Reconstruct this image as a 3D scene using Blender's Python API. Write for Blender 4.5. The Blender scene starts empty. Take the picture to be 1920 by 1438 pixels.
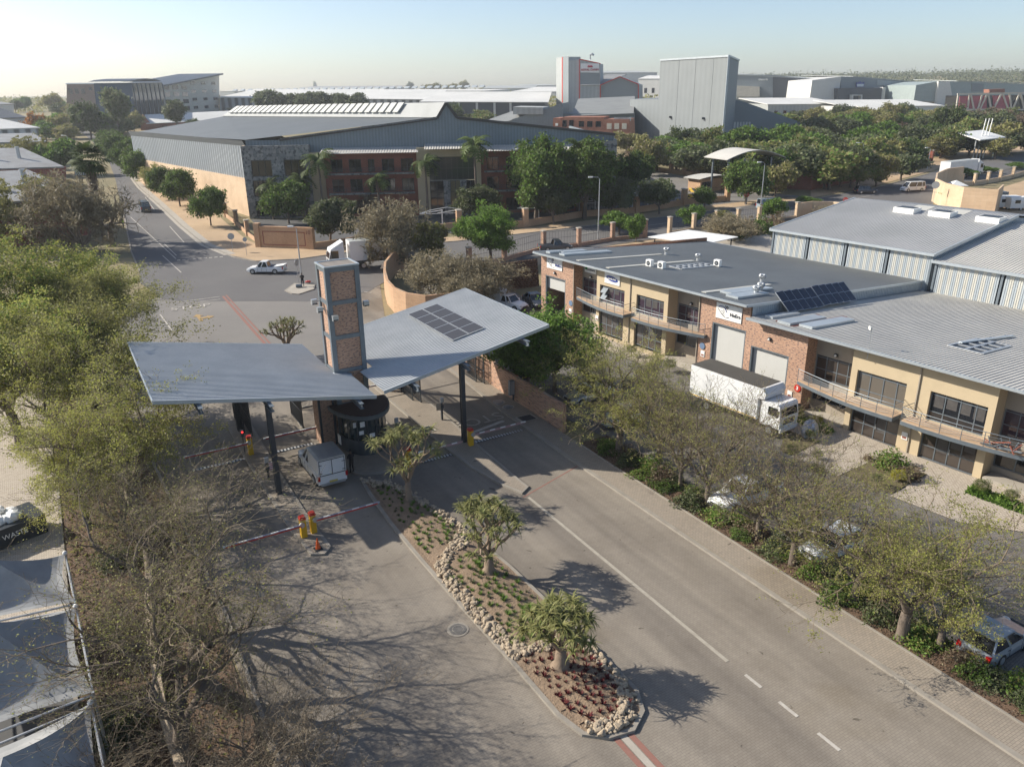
import bpy, bmesh, math, random
import numpy as np
from mathutils import Vector, Matrix
PI = math.pi; rad = math.radians
SC = bpy.context.scene; COL = SC.collection
HAZE = 0.0002
# ---------------------------------------------------------------- camera
F = 1450.0; H = 25.0
pitch = math.atan(549.0 / F); roll = rad(0.73)
fw = Vector((0, math.cos(pitch), -math.sin(pitch))); r0 = Vector((1, 0, 0)); u0 = r0.cross(fw)
rt = r0 * math.cos(roll) - u0 * math.sin(roll); up = u0 * math.cos(roll) + r0 * math.sin(roll)
cam = bpy.data.objects.new('camera', bpy.data.cameras.new('camera')); COL.objects.link(cam)
cam.matrix_world = Matrix.Translation((0, 0, H)) @ Matrix((rt, up, -fw)).transposed().to_4x4()
cam.data.sensor_width = 36; cam.data.lens = F / 1920 * 36; cam.data.clip_start = 0.3; cam.data.clip_end = 20000
SC.camera = cam
# ---------------------------------------------------------------- sky, sun, exposure
SUN_EL = rad(32); SUN_AZ = rad(166.5)                     # direction the sun stands in (from +X, counter-clockwise)
w = bpy.data.worlds.new('World'); SC.world = w; w.use_nodes = True
nt = w.node_tree; bg = nt.nodes['Background']; sk = nt.nodes.new('ShaderNodeTexSky')
sk.sky_type = 'NISHITA'; sk.sun_disc = False; sk.sun_elevation = SUN_EL; sk.sun_rotation = PI / 2 - SUN_AZ
sk.air_density = 0.75; sk.dust_density = 1.0; sk.ozone_density = 1.0; sk.altitude = 0
nt.links.new(sk.outputs[0], bg.inputs[0]); bg.inputs[1].default_value = 0.115
sd = Vector((math.cos(SUN_AZ) * math.cos(SUN_EL), math.sin(SUN_AZ) * math.cos(SUN_EL), math.sin(SUN_EL)))
sun = bpy.data.objects.new('sun', bpy.data.lights.new('sun', 'SUN')); COL.objects.link(sun)
sun.data.energy = 5.0; sun.data.angle = rad(0.53); sun.data.color = (1.0, 0.93, 0.82)
sun.rotation_euler = sd.to_track_quat('Z', 'Y').to_euler(); sun.location = (-60, 20, 80)
SC.view_settings.view_transform = 'Standard'; SC.view_settings.look = 'None'
SC.view_settings.exposure = 0.58; SC.view_settings.gamma = 1.0
# ---------------------------------------------------------------- ground shape and positions
BR = [(-400, 0), (50, 0), (250, 4.8), (700, 13.8), (1300, 20.5), (6000, 24.4)]
def g(Y): return float(np.interp(Y, [b[0] for b in BR], [b[1] for b in BR]))
def ray(x, y): return fw + rt * ((x - 960) / F) - up * ((y - 719) / F)
def P(x, y, z=0.0):
    d = ray(x, y); return Vector((0, 0, H)) + d * ((z - H) / d.z)
def at(x, y, dz=0.0):                                      # ground point seen at a photo position
    z = dz
    for _ in range(50):
        p = P(x, y, z); z = .5 * z + .5 * (g(p.y) + dz)
    return P(x, y, z)
def hgt(b, x, y):                                          # height of the thing standing at b whose top shows at (x, y)
    d = ray(x, y); t = (b.x * d.x + b.y * d.y) / (d.x ** 2 + d.y ** 2); return H + d.z * t - b.z
def onplane(x, y, p0, ang):                                # point on the vertical plane through p0 running along angle ang
    n = Vector((-math.sin(ang), math.cos(ang), 0)); d = ray(x, y)
    t = (p0 - Vector((0, 0, H))).dot(n) / d.dot(n); return Vector((0, 0, H)) + d * t
U = Vector((-.505, .863, 0)).normalized(); V = Vector((U.y, -U.x, 0)); RZ = math.atan2(V.y, V.x)
def T(a, b, dz=0.0):
    p = U * a + V * b; p.z = g(p.y) + dz; return p
RZ2 = RZ + rad(5); V2 = Vector((math.cos(RZ2), math.sin(RZ2), 0)); U2 = Vector((-V2.y, V2.x, 0))
def T2(a, b, dz=0.0):
    p = U2 * a + V2 * b; p.z = g(p.y) + dz; return p
# ---------------------------------------------------------------- mesh building
class MB:
    def __init__(s): s.v = []; s.f = []; s.m = []
    def add(s, vs, fs, mi=0):
        n = len(s.v); s.v += [tuple(v) for v in vs]; s.f += [tuple(i + n for i in f) for f in fs]; s.m += [mi] * len(fs); return s
    def box(s, x0, x1, y0, y1, z0, z1, mi=0):
        return s.add([(x, y, z) for z in (z0, z1) for y in (y0, y1) for x in (x0, x1)],
                     [(0, 2, 3, 1), (4, 5, 7, 6), (0, 1, 5, 4), (2, 6, 7, 3), (0, 4, 6, 2), (1, 3, 7, 5)], mi)
    def bar(s, p, q, wd, ht=None, mi=0):                   # square bar between two points
        p = Vector(p); q = Vector(q); ht = ht or wd; d = (q - p).normalized()
        sx = d.cross(Vector((0, 0, 1)));  sx = sx.normalized() if sx.length > 1e-4 else Vector((1, 0, 0)); sy = sx.cross(d)
        vs = [e + sx * (i * wd / 2) + sy * (j * ht / 2) for e in (p, q) for j in (-1, 1) for i in (-1, 1)]
        return s.add(vs, [(0, 2, 3, 1), (4, 5, 7, 6), (0, 1, 5, 4), (2, 6, 7, 3), (0, 4, 6, 2), (1, 3, 7, 5)], mi)
    def tube(s, pts, rs, n=6, mi=0, cap=True):
        pts = [Vector(p) for p in pts]; rs = rs if hasattr(rs, '__len__') else [rs] * len(pts); vs = []; fs = []
        for i, p in enumerate(pts):
            d = (pts[min(i + 1, len(pts) - 1)] - pts[max(i - 1, 0)]).normalized()
            a = d.cross(Vector((0, 0, 1)) if abs(d.z) < .95 else Vector((1, 0, 0))).normalized(); b = d.cross(a)
            vs += [p + (a * math.cos(2 * PI * k / n) + b * math.sin(2 * PI * k / n)) * rs[i] for k in range(n)]
        for i in range(len(pts) - 1):
            fs += [(i * n + k, i * n + (k + 1) % n, (i + 1) * n + (k + 1) % n, (i + 1) * n + k) for k in range(n)]
        if cap: fs += [tuple(range(n))[::-1], tuple((len(pts) - 1) * n + k for k in range(n))]
        return s.add(vs, fs, mi)
    def cyl(s, x, y, z0, z1, r, r2=None, n=16, mi=0):
        r2 = r if r2 is None else r2
        vs = [(x + rr * math.cos(2 * PI * k / n), y + rr * math.sin(2 * PI * k / n), z) for z, rr in ((z0, r), (z1, r2)) for k in range(n)]
        return s.add(vs, [(k, (k + 1) % n, n + (k + 1) % n, n + k) for k in range(n)] + [tuple(range(n))[::-1], tuple(range(n, 2 * n))], mi)
    def disc(s, c, ax, r, th, n=20, mi=0):                 # cylinder about any axis
        c = Vector(c); ax = Vector(ax).normalized(); return s.tube([c - ax * th / 2, c + ax * th / 2], r, n, mi)
    def prism(s, poly, z0, z1, mi=0):
        n = len(poly); vs = [(p[0], p[1], z0) for p in poly] + [(p[0], p[1], z1) for p in poly]
        return s.add(vs, [(k, (k + 1) % n, n + (k + 1) % n, n + k) for k in range(n)] + [tuple(range(n))[::-1], tuple(range(n, 2 * n))], mi)
    def profx(s, prof, x0, x1, mi=0):                      # polygon in (y, z) pushed along x
        n = len(prof); vs = [(x, y, z) for x in (x0, x1) for y, z in prof]
        return s.add(vs, [(k, (k + 1) % n, n + (k + 1) % n, n + k)[::-1] for k in range(n)] + [tuple(range(n)), tuple(range(n, 2 * n))[::-1]], mi)
    def profy(s, prof, y0, y1, mi=0):                      # polygon in (x, z) pushed along y
        n = len(prof); vs = [(x, y, z) for y in (y0, y1) for x, z in prof]
        return s.add(vs, [(k, (k + 1) % n, n + (k + 1) % n, n + k) for k in range(n)] + [tuple(range(n))[::-1], tuple(range(n, 2 * n))], mi)
    def quad(s, a, b, c, d, mi=0): return s.add([a, b, c, d], [(0, 1, 2, 3)], mi)
    def slab(s, a, b, c, d, th, mi=0):                     # a quad given thickness along its normal
        a, b, c, d = map(Vector, (a, b, c, d)); n = (b - a).cross(d - a).normalized() * th
        return s.add([a, b, c, d, a - n, b - n, c - n, d - n], [(0, 1, 2, 3), (7, 6, 5, 4), (0, 4, 5, 1), (1, 5, 6, 2), (2, 6, 7, 3), (3, 7, 4, 0)], mi)
    def ball(s, c, rx, ry=None, rz=None, n=10, m=6, mi=0, jit=0, rng=None):
        ry = ry or rx; rz = rz or rx; vs = []; fs = []
        for i in range(m + 1):
            th = PI * i / m
            for k in range(n):
                j = 1 + (rng.uniform(-jit, jit) if jit else 0); ph = 2 * PI * k / n
                vs.append((c[0] + rx * math.sin(th) * math.cos(ph) * j, c[1] + ry * math.sin(th) * math.sin(ph) * j, c[2] + rz * math.cos(th) * (j if 0 < i < m else 1)))
        for i in range(m): fs += [(i * n + k, (i + 1) * n + k, (i + 1) * n + (k + 1) % n, i * n + (k + 1) % n) for k in range(n)]
        return s.add(vs, fs, mi)
    def ribbed(s, o, du, dv, pitch, depth, th=0.0, mi=0, flat=.5):
        """corrugated sheet: o origin, du across the ribs, dv along them; the profile stands proud along du x dv"""
        o = Vector(o); du = Vector(du); dv = Vector(dv); L = du.length; e = du / L; nn = du.cross(dv).normalized()
        k = max(1, round(L / pitch)); p = L / k; prof = []
        for i in range(k):
            x = i * p; prof += [(x, 0), (x + p * flat * .8, 0), (x + p * flat, depth), (x + p * (.98 - flat * .2), depth)]
        prof.append((L, 0)); n = len(prof); vs = []
        for t in (0, 1): vs += [o + e * x + nn * z + dv * t for x, z in prof]
        s.add(vs, [(i, i + 1, n + i + 1, n + i) for i in range(n - 1)], mi)
        return s
    def build(s, name, mats, parent=None, smooth=False, link=True):
        me = bpy.data.meshes.new(name); me.from_pydata(s.v, [], s.f); mats = mats if isinstance(mats, (list, tuple)) else [mats]
        for m in mats: me.materials.append(m)
        if len(mats) > 1: me.polygons.foreach_set('material_index', s.m)
        if smooth: me.polygons.foreach_set('use_smooth', [True] * len(me.polygons))
        me.update(); o = bpy.data.objects.new(name, me)
        if link: COL.objects.link(o)
        if parent is not None: o.parent = parent
        return o
def tag(o, label=None, cat=None, group=None, kind=None):
    if label: o['label'] = label
    if cat: o['category'] = cat
    if group: o['group'] = group
    if kind: o['kind'] = kind
    return o
def thing(name, label, cat, loc=(0, 0, 0), rz=0.0, group=None):
    o = bpy.data.objects.new(name, None); COL.objects.link(o); o.empty_display_size = .3
    o.location = loc; o.rotation_euler = (0, 0, rz); return tag(o, label, cat, group)
def copy_tree(o, parent=None):
    c = o.copy(); COL.objects.link(c); c.parent = parent
    for ch in list(o.children): copy_tree(ch, c)
    return c
def place(src, loc, rz=0.0, label=None, group=None, scale=None, used={}):
    o = src if src.name not in used else copy_tree(src)
    used[src.name] = 1; o.location = loc; o.rotation_euler = (0, 0, rz)
    if label: o['label'] = label
    if group: o['group'] = group
    if scale is not None: o.scale = scale if hasattr(scale, '__len__') else (scale,) * 3
    return o
def sheet(name, poly, dz, m, kind='structure', label=None, cat=None, cuts=()):   # a level sheet laid on the ground
    bm = bmesh.new(); bm.faces.new([bm.verts.new((p[0], p[1], 0)) for p in poly])
    ys = [p[1] for p in poly]
    for y in [b[0] for b in BR] + list(cuts):
        if min(ys) < y < max(ys): bmesh.ops.bisect_plane(bm, geom=bm.verts[:] + bm.edges[:] + bm.faces[:], plane_co=(0, y, 0), plane_no=(0, 1, 0))
    bmesh.ops.recalc_face_normals(bm, faces=bm.faces[:])
    for v in bm.verts: v.co.z = g(v.co.y) + dz
    bmesh.ops.triangulate(bm, faces=bm.faces[:])
    for f in bm.faces:
        if f.normal.z < 0: f.normal_flip()
    me = bpy.data.meshes.new(name); bm.to_mesh(me); bm.free(); me.materials.append(m)
    o = bpy.data.objects.new(name, me); COL.objects.link(o); return tag(o, label, cat, None, kind)
def ribbon(pts, w0, w1):                                   # closed polygon along a path, offset w0 (left) to w1 (right)
    n = len(pts); L = []; R = []
    for i, p in enumerate(pts):
        a = pts[max(0, i - 1)]; b = pts[min(n - 1, i + 1)]; d = Vector((b[0] - a[0], b[1] - a[1])).normalized(); q = Vector((-d.y, d.x))
        L.append(Vector((p[0], p[1])) + q * w0); R.append(Vector((p[0], p[1])) + q * w1)
    return L, R
def band(name, pts, w0, w1, dz, m, **k):                   # sheet along a path
    L, R = ribbon(pts, w0, w1); return sheet(name, [tuple(p) for p in L] + [tuple(p) for p in R[::-1]], dz, m, **k)
def kerb(name, pts, wd, ht, m, closed=False, kind='structure', z0=-.3, parent=None):
    pts = [Vector((p[0], p[1], 0)) for p in pts]; q = []
    for i in range(len(pts) - (0 if closed else 1)):       # cut finely enough to follow the ground
        a = pts[i]; b = pts[(i + 1) % len(pts)]; k = max(1, int((b - a).length / 4)); q += [a.lerp(b, j / k) for j in range(k)]
    if not closed: q.append(pts[-1])
    n = len(q); vs = []; fs = []
    for i, p in enumerate(q):
        a = q[(i - 1) % n] if closed or i else p; b = q[(i + 1) % n] if closed or i < n - 1 else p
        d = (b - a).normalized(); s = Vector((-d.y, d.x, 0)) * wd / 2; z = g(p.y)
        vs += [p + s + Vector((0, 0, z + z0)), p - s + Vector((0, 0, z + z0)), p + s * .85 + Vector((0, 0, z + ht)), p - s * .85 + Vector((0, 0, z + ht))]
    for i in range(n if closed else n - 1):
        a = 4 * i; b = 4 * ((i + 1) % n); fs += [(a, a + 2, b + 2, b), (a + 2, a + 3, b + 3, b + 2), (a + 3, a + 1, b + 1, b + 3)]
    if not closed: fs += [(0, 1, 3, 2), (4 * n - 4, 4 * n - 2, 4 * n - 1, 4 * n - 3)]
    o = MB().add(vs, fs).build(name, m, parent)
    return tag(o, kind=kind) if kind else o
# ---------------------------------------------------------------- materials
def newmat(name):
    m = bpy.data.materials.new(name); m.use_nodes = True; t = m.node_tree; b = t.nodes['Principled BSDF']; return m, t, b
def nd(t, ty, **k):
    n = t.nodes.new(ty)
    for a, v in k.items():
        if a in n.inputs.keys() or isinstance(a, int): n.inputs[a].default_value = v
        else: setattr(n, a, v)
    return n
def c4(c): return (c[0], c[1], c[2], 1)
def mixc(t, fac, a, b, mode='MIX'):
    n = t.nodes.new('ShaderNodeMix'); n.data_type = 'RGBA'; n.blend_type = mode
    for i, s in ((0, fac), (6, a), (7, b)):
        if hasattr(s, 'is_linked'): t.links.new(s, n.inputs[i])
        elif i == 0: n.inputs[0].default_value = s
        else: n.inputs[i].default_value = c4(s)
    return n.outputs[2]
def noise(t, scale, detail=4, rough=.6, vec=None, dist=0):
    n = nd(t, 'ShaderNodeTexNoise', Scale=scale, Detail=detail, Roughness=rough, Distortion=dist)
    if vec is None: vec = t.nodes.new('ShaderNodeTexCoord').outputs['Object']
    t.links.new(vec, n.inputs['Vector']); return n.outputs[0]
def ramp(t, s, lo, hi):
    n = t.nodes.new('ShaderNodeMapRange'); t.links.new(s, n.inputs[0]); n.inputs[1].default_value = lo; n.inputs[2].default_value = hi; n.clamp = True; return n.outputs[0]
def bump(t, b, s, st, dist=.02):
    n = t.nodes.new('ShaderNodeBump'); n.inputs['Strength'].default_value = st; n.inputs['Distance'].default_value = dist
    t.links.new(s, n.inputs['Height']); t.links.new(n.outputs[0], b.inputs['Normal'])
MATS = {}
def M(name, c, rough=.6, metal=0.0, c2=None, s1=.6, s2=14, amt=.5, bmp=0.0, bs=60, bd=.01, spec=.5):
    """plain stuff: colour wandering to c2 at two scales"""
    if name in MATS: return MATS[name]
    m, t, b = newmat(name); c2 = c2 or tuple(x * .8 for x in c)
    n1 = ramp(t, noise(t, s1, 5), .35, .7); col = mixc(t, n1, c, c2)
    n2 = ramp(t, noise(t, s2, 3), .3, .75); mm = t.nodes.new('ShaderNodeMath'); mm.operation = 'MULTIPLY'; t.links.new(n2, mm.inputs[0]); mm.inputs[1].default_value = amt
    col = mixc(t, mm.outputs[0], col, tuple(x * .72 for x in c)); t.links.new(col, b.inputs['Base Color'])
    b.inputs['Roughness'].default_value = rough; b.inputs['Metallic'].default_value = metal; b.inputs['Specular IOR Level'].default_value = spec
    if bmp: bump(t, b, noise(t, bs, 3), bmp, bd)
    MATS[name] = m; return m
def brickmat(name, c1, c2, dark, mortar, bw=.23, bh=.085, flat=False, ms=.012, darkamt=.5, off=.5, bmp=.4, rot=0):
    if name in MATS: return MATS[name]
    m, t, b = newmat(name); tc = t.nodes.new('ShaderNodeTexCoord'); v = tc.outputs['Object']
    if not flat:
        s = t.nodes.new('ShaderNodeSeparateXYZ'); t.links.new(v, s.inputs[0]); a = t.nodes.new('ShaderNodeMath'); t.links.new(s.outputs[0], a.inputs[0]); t.links.new(s.outputs[1], a.inputs[1])
        cb = t.nodes.new('ShaderNodeCombineXYZ'); t.links.new(a.outputs[0], cb.inputs[0]); t.links.new(s.outputs[2], cb.inputs[1]); v = cb.outputs[0]
    elif rot:
        mp = t.nodes.new('ShaderNodeMapping'); mp.inputs['Rotation'].default_value = (0, 0, rot); t.links.new(v, mp.inputs[0]); v = mp.outputs[0]
    br = nd(t, 'ShaderNodeTexBrick', Scale=1.0, Color1=c4(c1), Color2=c4(c2), Mortar=c4(mortar)); br.offset = off
    br.inputs['Brick Width'].default_value = bw; br.inputs['Row Height'].default_value = bh; br.inputs['Mortar Size'].default_value = ms; br.inputs['Bias'].default_value = 0
    t.links.new(v, br.inputs['Vector'])
    vs = nd(t, 'ShaderNodeVectorMath', operation='MULTIPLY'); vs.inputs[1].default_value = (1 / bw * 1.15, 1 / bh * .95, 1); t.links.new(v, vs.inputs[0])
    n = ramp(t, noise(t, 1.0, 2, .5, vs.outputs[0]), .55, .60); mm = t.nodes.new('ShaderNodeMath'); mm.operation = 'MULTIPLY'; t.links.new(n, mm.inputs[0]); mm.inputs[1].default_value = darkamt
    col = mixc(t, mm.outputs[0], br.outputs[0], dark)
    col = mixc(t, ramp(t, noise(t, .35, 4), .3, .8), col, (.75, .72, .7), 'MULTIPLY')
    t.links.new(col, b.inputs['Base Color']); b.inputs['Roughness'].default_value = .85
    if bmp: bump(t, b, br.outputs[1], -bmp, .01)
    MATS[name] = m; return m
def paver(name, c1, c2, rot=RZ, bw=.24, bh=.12, mort=(.10, .085, .065), wear=.5, patch=.5):
    m, t, b = newmat(name); tc = t.nodes.new('ShaderNodeTexCoord'); mp = t.nodes.new('ShaderNodeMapping'); mp.vector_type = 'TEXTURE'
    mp.inputs['Rotation'].default_value = (0, 0, rot); t.links.new(tc.outputs['Object'], mp.inputs[0]); v = mp.outputs[0]
    br = nd(t, 'ShaderNodeTexBrick', Scale=1.0, Color1=c4(c1), Color2=c4(c2), Mortar=c4(mort)); t.links.new(v, br.inputs['Vector'])
    br.inputs['Brick Width'].default_value = bw; br.inputs['Row Height'].default_value = bh; br.inputs['Mortar Size'].default_value = .009; br.inputs['Bias'].default_value = 0; br.inputs['Mortar Smooth'].default_value = .3
    ml = t.nodes.new('ShaderNodeMapping'); ml.inputs['Scale'].default_value = (.55, .035, 1); t.links.new(v, ml.inputs[0])
    lanes = ramp(t, noise(t, 1.0, 4, .55, ml.outputs[0]), .38, .68)
    f = t.nodes.new('ShaderNodeMath'); f.operation = 'MULTIPLY'; t.links.new(lanes, f.inputs[0]); f.inputs[1].default_value = wear
    col = mixc(t, f.outputs[0], br.outputs[0], (.62, .62, .64), 'MULTIPLY')
    f2 = t.nodes.new('ShaderNodeMath'); f2.operation = 'MULTIPLY'; t.links.new(ramp(t, noise(t, .22, 6, .65), .45, .7), f2.inputs[0]); f2.inputs[1].default_value = patch
    col = mixc(t, f2.outputs[0], col, (.70, .68, .66), 'MULTIPLY')
    f3 = ramp(t, noise(t, 2.6, 8, .75), .62, .72); col = mixc(t, f3, col, (.8, .78, .76), 'MULTIPLY')
    col = mixc(t, ramp(t, noise(t, 1.7, 3, .5, dist=.6), .70, .74), col, (.45, .44, .43), 'MULTIPLY'); col = mixc(t, ramp(t, noise(t, .09, 3, .5), .58, .62), col, (.90, .88, .84), 'MULTIPLY')
    t.links.new(col, b.inputs['Base Color']); b.inputs['Roughness'].default_value = .8; b.inputs['Specular IOR Level'].default_value = .3
    bump(t, b, br.outputs[1], -.35, .01); MATS[name] = m; return m
def ribmat(name, c, c2, pitch=.3, rough=.4, metal=.3, ang=0.0, wall=False, contrast=.25, dirt=.35):
    """sheet metal whose ribs are drawn by a wave along local x (or along the wall)"""
    m, t, b = newmat(name); tc = t.nodes.new('ShaderNodeTexCoord'); v = tc.outputs['Object']
    s = t.nodes.new('ShaderNodeSeparateXYZ'); mp = t.nodes.new('ShaderNodeMapping'); mp.vector_type = 'TEXTURE'; mp.inputs['Rotation'].default_value = (0, 0, ang)
    t.links.new(v, mp.inputs[0]); t.links.new(mp.outputs[0], s.inputs[0]); x = s.outputs[0]
    if wall:
        a = t.nodes.new('ShaderNodeMath'); t.links.new(s.outputs[0], a.inputs[0]); t.links.new(s.outputs[1], a.inputs[1]); x = a.outputs[0]
    k = t.nodes.new('ShaderNodeMath'); k.operation = 'MULTIPLY'; t.links.new(x, k.inputs[0]); k.inputs[1].default_value = 2 * PI / pitch
    si = t.nodes.new('ShaderNodeMath'); si.operation = 'SINE'; t.links.new(k.outputs[0], si.inputs[0])
    w_ = ramp(t, si.outputs[0], -.6, .6)
    col = mixc(t, w_, tuple(x * (1 - contrast) for x in c), c)  # troughs coloured darker: painted rib shade, except on the striped hall
    col = mixc(t, ramp(t, noise(t, .15, 5), .35, .7), col, tuple(a / max(b_, .01) for a, b_ in zip(c2, c)), 'MULTIPLY')
    f = t.nodes.new('ShaderNodeMath'); f.operation = 'MULTIPLY'; t.links.new(ramp(t, noise(t, 1.1, 6, .7), .5, .75), f.inputs[0]); f.inputs[1].default_value = dirt
    col = mixc(t, f.outputs[0], col, (.72, .7, .66), 'MULTIPLY')
    t.links.new(col, b.inputs['Base Color']); b.inputs['Roughness'].default_value = rough; b.inputs['Metallic'].default_value = metal
    bump(t, b, w_, .5, .04); MATS[name] = m; return m
def leafmat(name, c1, c2, c3=None, s=1.2, trans=.35):
    m, t, b = newmat(name); n1 = ramp(t, noise(t, s, 2), .35, .65); col = mixc(t, n1, c1, c2)
    oi = t.nodes.new('ShaderNodeObjectInfo'); n2 = ramp(t, noise(t, s * 6, 2), .4, .7); col = mixc(t, n2, col, c3 or tuple(x * .55 for x in c1))
    hv = t.nodes.new('ShaderNodeHueSaturation'); t.links.new(col, hv.inputs['Color']); mr = t.nodes.new('ShaderNodeMapRange'); t.links.new(oi.outputs['Random'], mr.inputs[0]); mr.inputs[3].default_value = .8; mr.inputs[4].default_value = 1.2; t.links.new(mr.outputs[0], hv.inputs['Value'])
    t.links.new(hv.outputs[0], b.inputs['Base Color']); b.inputs['Roughness'].default_value = .6; b.inputs['Specular IOR Level'].default_value = .25
    tr = t.nodes.new('ShaderNodeBsdfTranslucent'); t.links.new(hv.outputs[0], tr.inputs[0]); mx = t.nodes.new('ShaderNodeMixShader'); mx.inputs[0].default_value = trans
    t.links.new(b.outputs[0], mx.inputs[1]); t.links.new(tr.outputs[0], mx.inputs[2]); t.links.new(mx.outputs[0], t.nodes['Material Output'].inputs[0]); MATS[name] = m; return m
def glassmat(name, c=(.012, .014, .018), rough=.06, spec=.9):
    m, t, b = newmat(name); b.inputs['Base Color'].default_value = c4(c); b.inputs['Roughness'].default_value = rough; b.inputs['Specular IOR Level'].default_value = spec
    bump(t, b, noise(t, 1.5, 2), .02, .02); MATS[name] = m; return m
# palette
m_paver = paver('road_paver', (.268, .236, .192), (.245, .214, .174), mort=(.19, .165, .135), wear=.85, patch=.6)
m_paver2 = paver('walk_paver', (.315, .27, .215), (.27, .235, .19), mort=(.17, .14, .11), wear=.1)
m_lotpaver = paver('lot_paver', (.205, .19, .17), (.17, .16, .145), mort=(.09, .08, .07), rot=RZ2, wear=.35)
m_lightpaver = paver('light_paver', (.50, .44, .36), (.43, .37, .30), wear=.1, patch=.3)
m_asph = M('asphalt', (.135, .13, .125), .9, c2=(.105, .10, .10), s1=.12, s2=9, amt=.5, bmp=.3, bs=90)
m_asph2 = M('worn_asphalt', (.215, .20, .18), .9, c2=(.165, .155, .145), s1=.1, s2=7, amt=.45, bmp=.3, bs=90)
m_dark = M('dark_asphalt', (.10, .10, .10), .9, c2=(.08, .08, .08), s1=.2)
m_conc = M('concrete', (.42, .38, .32), .85, c2=(.33, .30, .25), s1=.8, s2=18, amt=.5, bmp=.2)
m_kerb = M('kerb_concrete', (.31, .28, .235), .85, c2=(.23, .205, .17), s1=1.2, s2=10, amt=.6, bmp=.2)
m_sand = M('sandy_soil', (.50, .36, .22), .95, c2=(.38, .27, .165), s1=.25, s2=5, amt=.55, bmp=.6, bs=12, bd=.05)
m_bed = M('bed_soil', (.27, .195, .13), .95, c2=(.19, .135, .09), s1=1.5, s2=9, amt=.5, bmp=1, bs=9, bd=.08)
m_mulch = M('leaf_litter', (.17, .105, .065), .95, c2=(.10, .07, .045), s1=1.1, s2=16, amt=.7, bmp=1, bs=22, bd=.05)
m_dry = M('dry_grass', (.27, .215, .115), .95, c2=(.15, .145, .07), s1=.05, s2=.9, amt=.55, bmp=.6, bs=6, bd=.1)
m_lawn = M('lawn', (.15, .135, .055), .95, c2=(.12, .085, .05), s1=.8, s2=8, amt=.5, bmp=.8, bs=30, bd=.04)
m_white = M('white_paint', (.78, .78, .75), .5, c2=(.70, .70, .67), amt=.15)
m_rpaint = M('road_paint', (.52, .49, .43), .8, c2=(.34, .30, .26), s1=2.5, s2=12, amt=.6)
m_ypaint = M('yellow_road_paint', (.42, .27, .10), .8, c2=(.26, .19, .10), s1=2, s2=12, amt=.6)
m_redpav = M('red_paver', (.25, .13, .10), .85, c2=(.27, .12, .09), s1=1.5, s2=10, amt=.4)
m_brick = brickmat('face_brick', (.52, .30, .195), (.42, .225, .14), (.10, .08, .085), (.42, .33, .25), bw=.24, bh=.085, darkamt=.75)
m_bricktan = brickmat('tan_brick', (.58, .36, .21), (.50, .30, .17), (.34, .20, .12), (.45, .33, .22), bw=.24, bh=.09, darkamt=.35)
m_brickred = brickmat('red_brick', (.30, .095, .055), (.24, .075, .045), (.13, .05, .04), (.22, .12, .09), bw=.24, bh=.09, darkamt=.4)
m_wallpale = brickmat('pale_block', (.66, .50, .335), (.62, .46, .30), (.5, .36, .23), (.56, .43, .30), bw=.45, bh=.2, darkamt=.2)
m_stone = brickmat('slate_tile', (.20, .21, .21), (.36, .35, .32), (.055, .06, .065), (.16, .16, .15), bw=.6, bh=.6, darkamt=.75, off=0)
m_tan = M('tan_plaster', (.50, .405, .265), .9, c2=(.45, .365, .24), s1=.7, s2=20, amt=.15, bmp=.15)
m_grey = M('grey_plaster', (.33, .29, .23), .9, c2=(.30, .26, .21), s1=.7, amt=.15)
m_steel = M('grey_steel', (.17, .20, .225), .45, .3, c2=(.13, .155, .175), s1=1.5, amt=.3)
m_dsteel = M('dark_steel', (.045, .055, .065), .45, .3, c2=(.035, .04, .05), amt=.3)
m_galv = M('galvanised', (.50, .52, .53), .38, .6, c2=(.42, .44, .46), s1=1, amt=.3)
m_roof = M('canopy_sheet', (.46, .475, .475), .55, 0, c2=(.38, .395, .40), s1=.5, s2=7, amt=.35)
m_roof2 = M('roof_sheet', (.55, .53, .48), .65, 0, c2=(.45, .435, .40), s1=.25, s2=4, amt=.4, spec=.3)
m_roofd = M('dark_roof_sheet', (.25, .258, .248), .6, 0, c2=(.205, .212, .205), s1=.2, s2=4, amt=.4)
m_clad = M('blue_grey_cladding', (.36, .40, .425), .6, 0, c2=(.31, .35, .375), s1=.4, amt=.25)
m_trans = M('fibreglass_sheet', (.50, .50, .46), .6, 0, c2=(.44, .42, .36), s1=.5, amt=.3)
m_shut = ribmat('roller_shutter', (.60, .60, .57), (.56, .56, .53), .12, .5, .1, dirt=.15)
m_glass = glassmat('dark_glass'); m_glass2 = glassmat('brown_glass', (.05, .04, .034), .08); m_glass3 = glassmat('purple_glass', (.045, .03, .045), .1)
m_black = M('black_rubber', (.02, .02, .02), .7); m_yel = M('yellow_paint', (.75, .44, .01), .45, c2=(.62, .36, .01), s1=3)
m_red = M('red_paint', (.55, .035, .02), .45); m_orange = M('orange_plastic', (.75, .12, .02), .5)
m_blue = M('blue_paint', (.02, .06, .30), .5); m_pv = M('solar_cell', (.012, .016, .032), .25, spec=.6, amt=.2); m_pv2 = M('dusty_solar_cell', (.05, .05, .055), .5, spec=.4, amt=.3)
m_wood = M('pallet_wood', (.42, .28, .15), .85, c2=(.32, .21, .12), s1=4, s2=20)
m_bark = M('bark', (.17, .135, .105), .95, c2=(.11, .088, .07), s1=3, s2=20, bmp=.8, bs=20, bd=.03)
m_twig = M('twig', (.205, .16, .105), .9, c2=(.14, .11, .075), s1=2)
m_palebark = M('pale_bark', (.33, .30, .18), .9, c2=(.22, .19, .12), s1=3)
m_rock = M('pale_rock', (.45, .37, .265), .9, c2=(.31, .24, .17), s1=2.2, s2=12, amt=.6, bmp=.6, bs=20, bd=.04)
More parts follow.
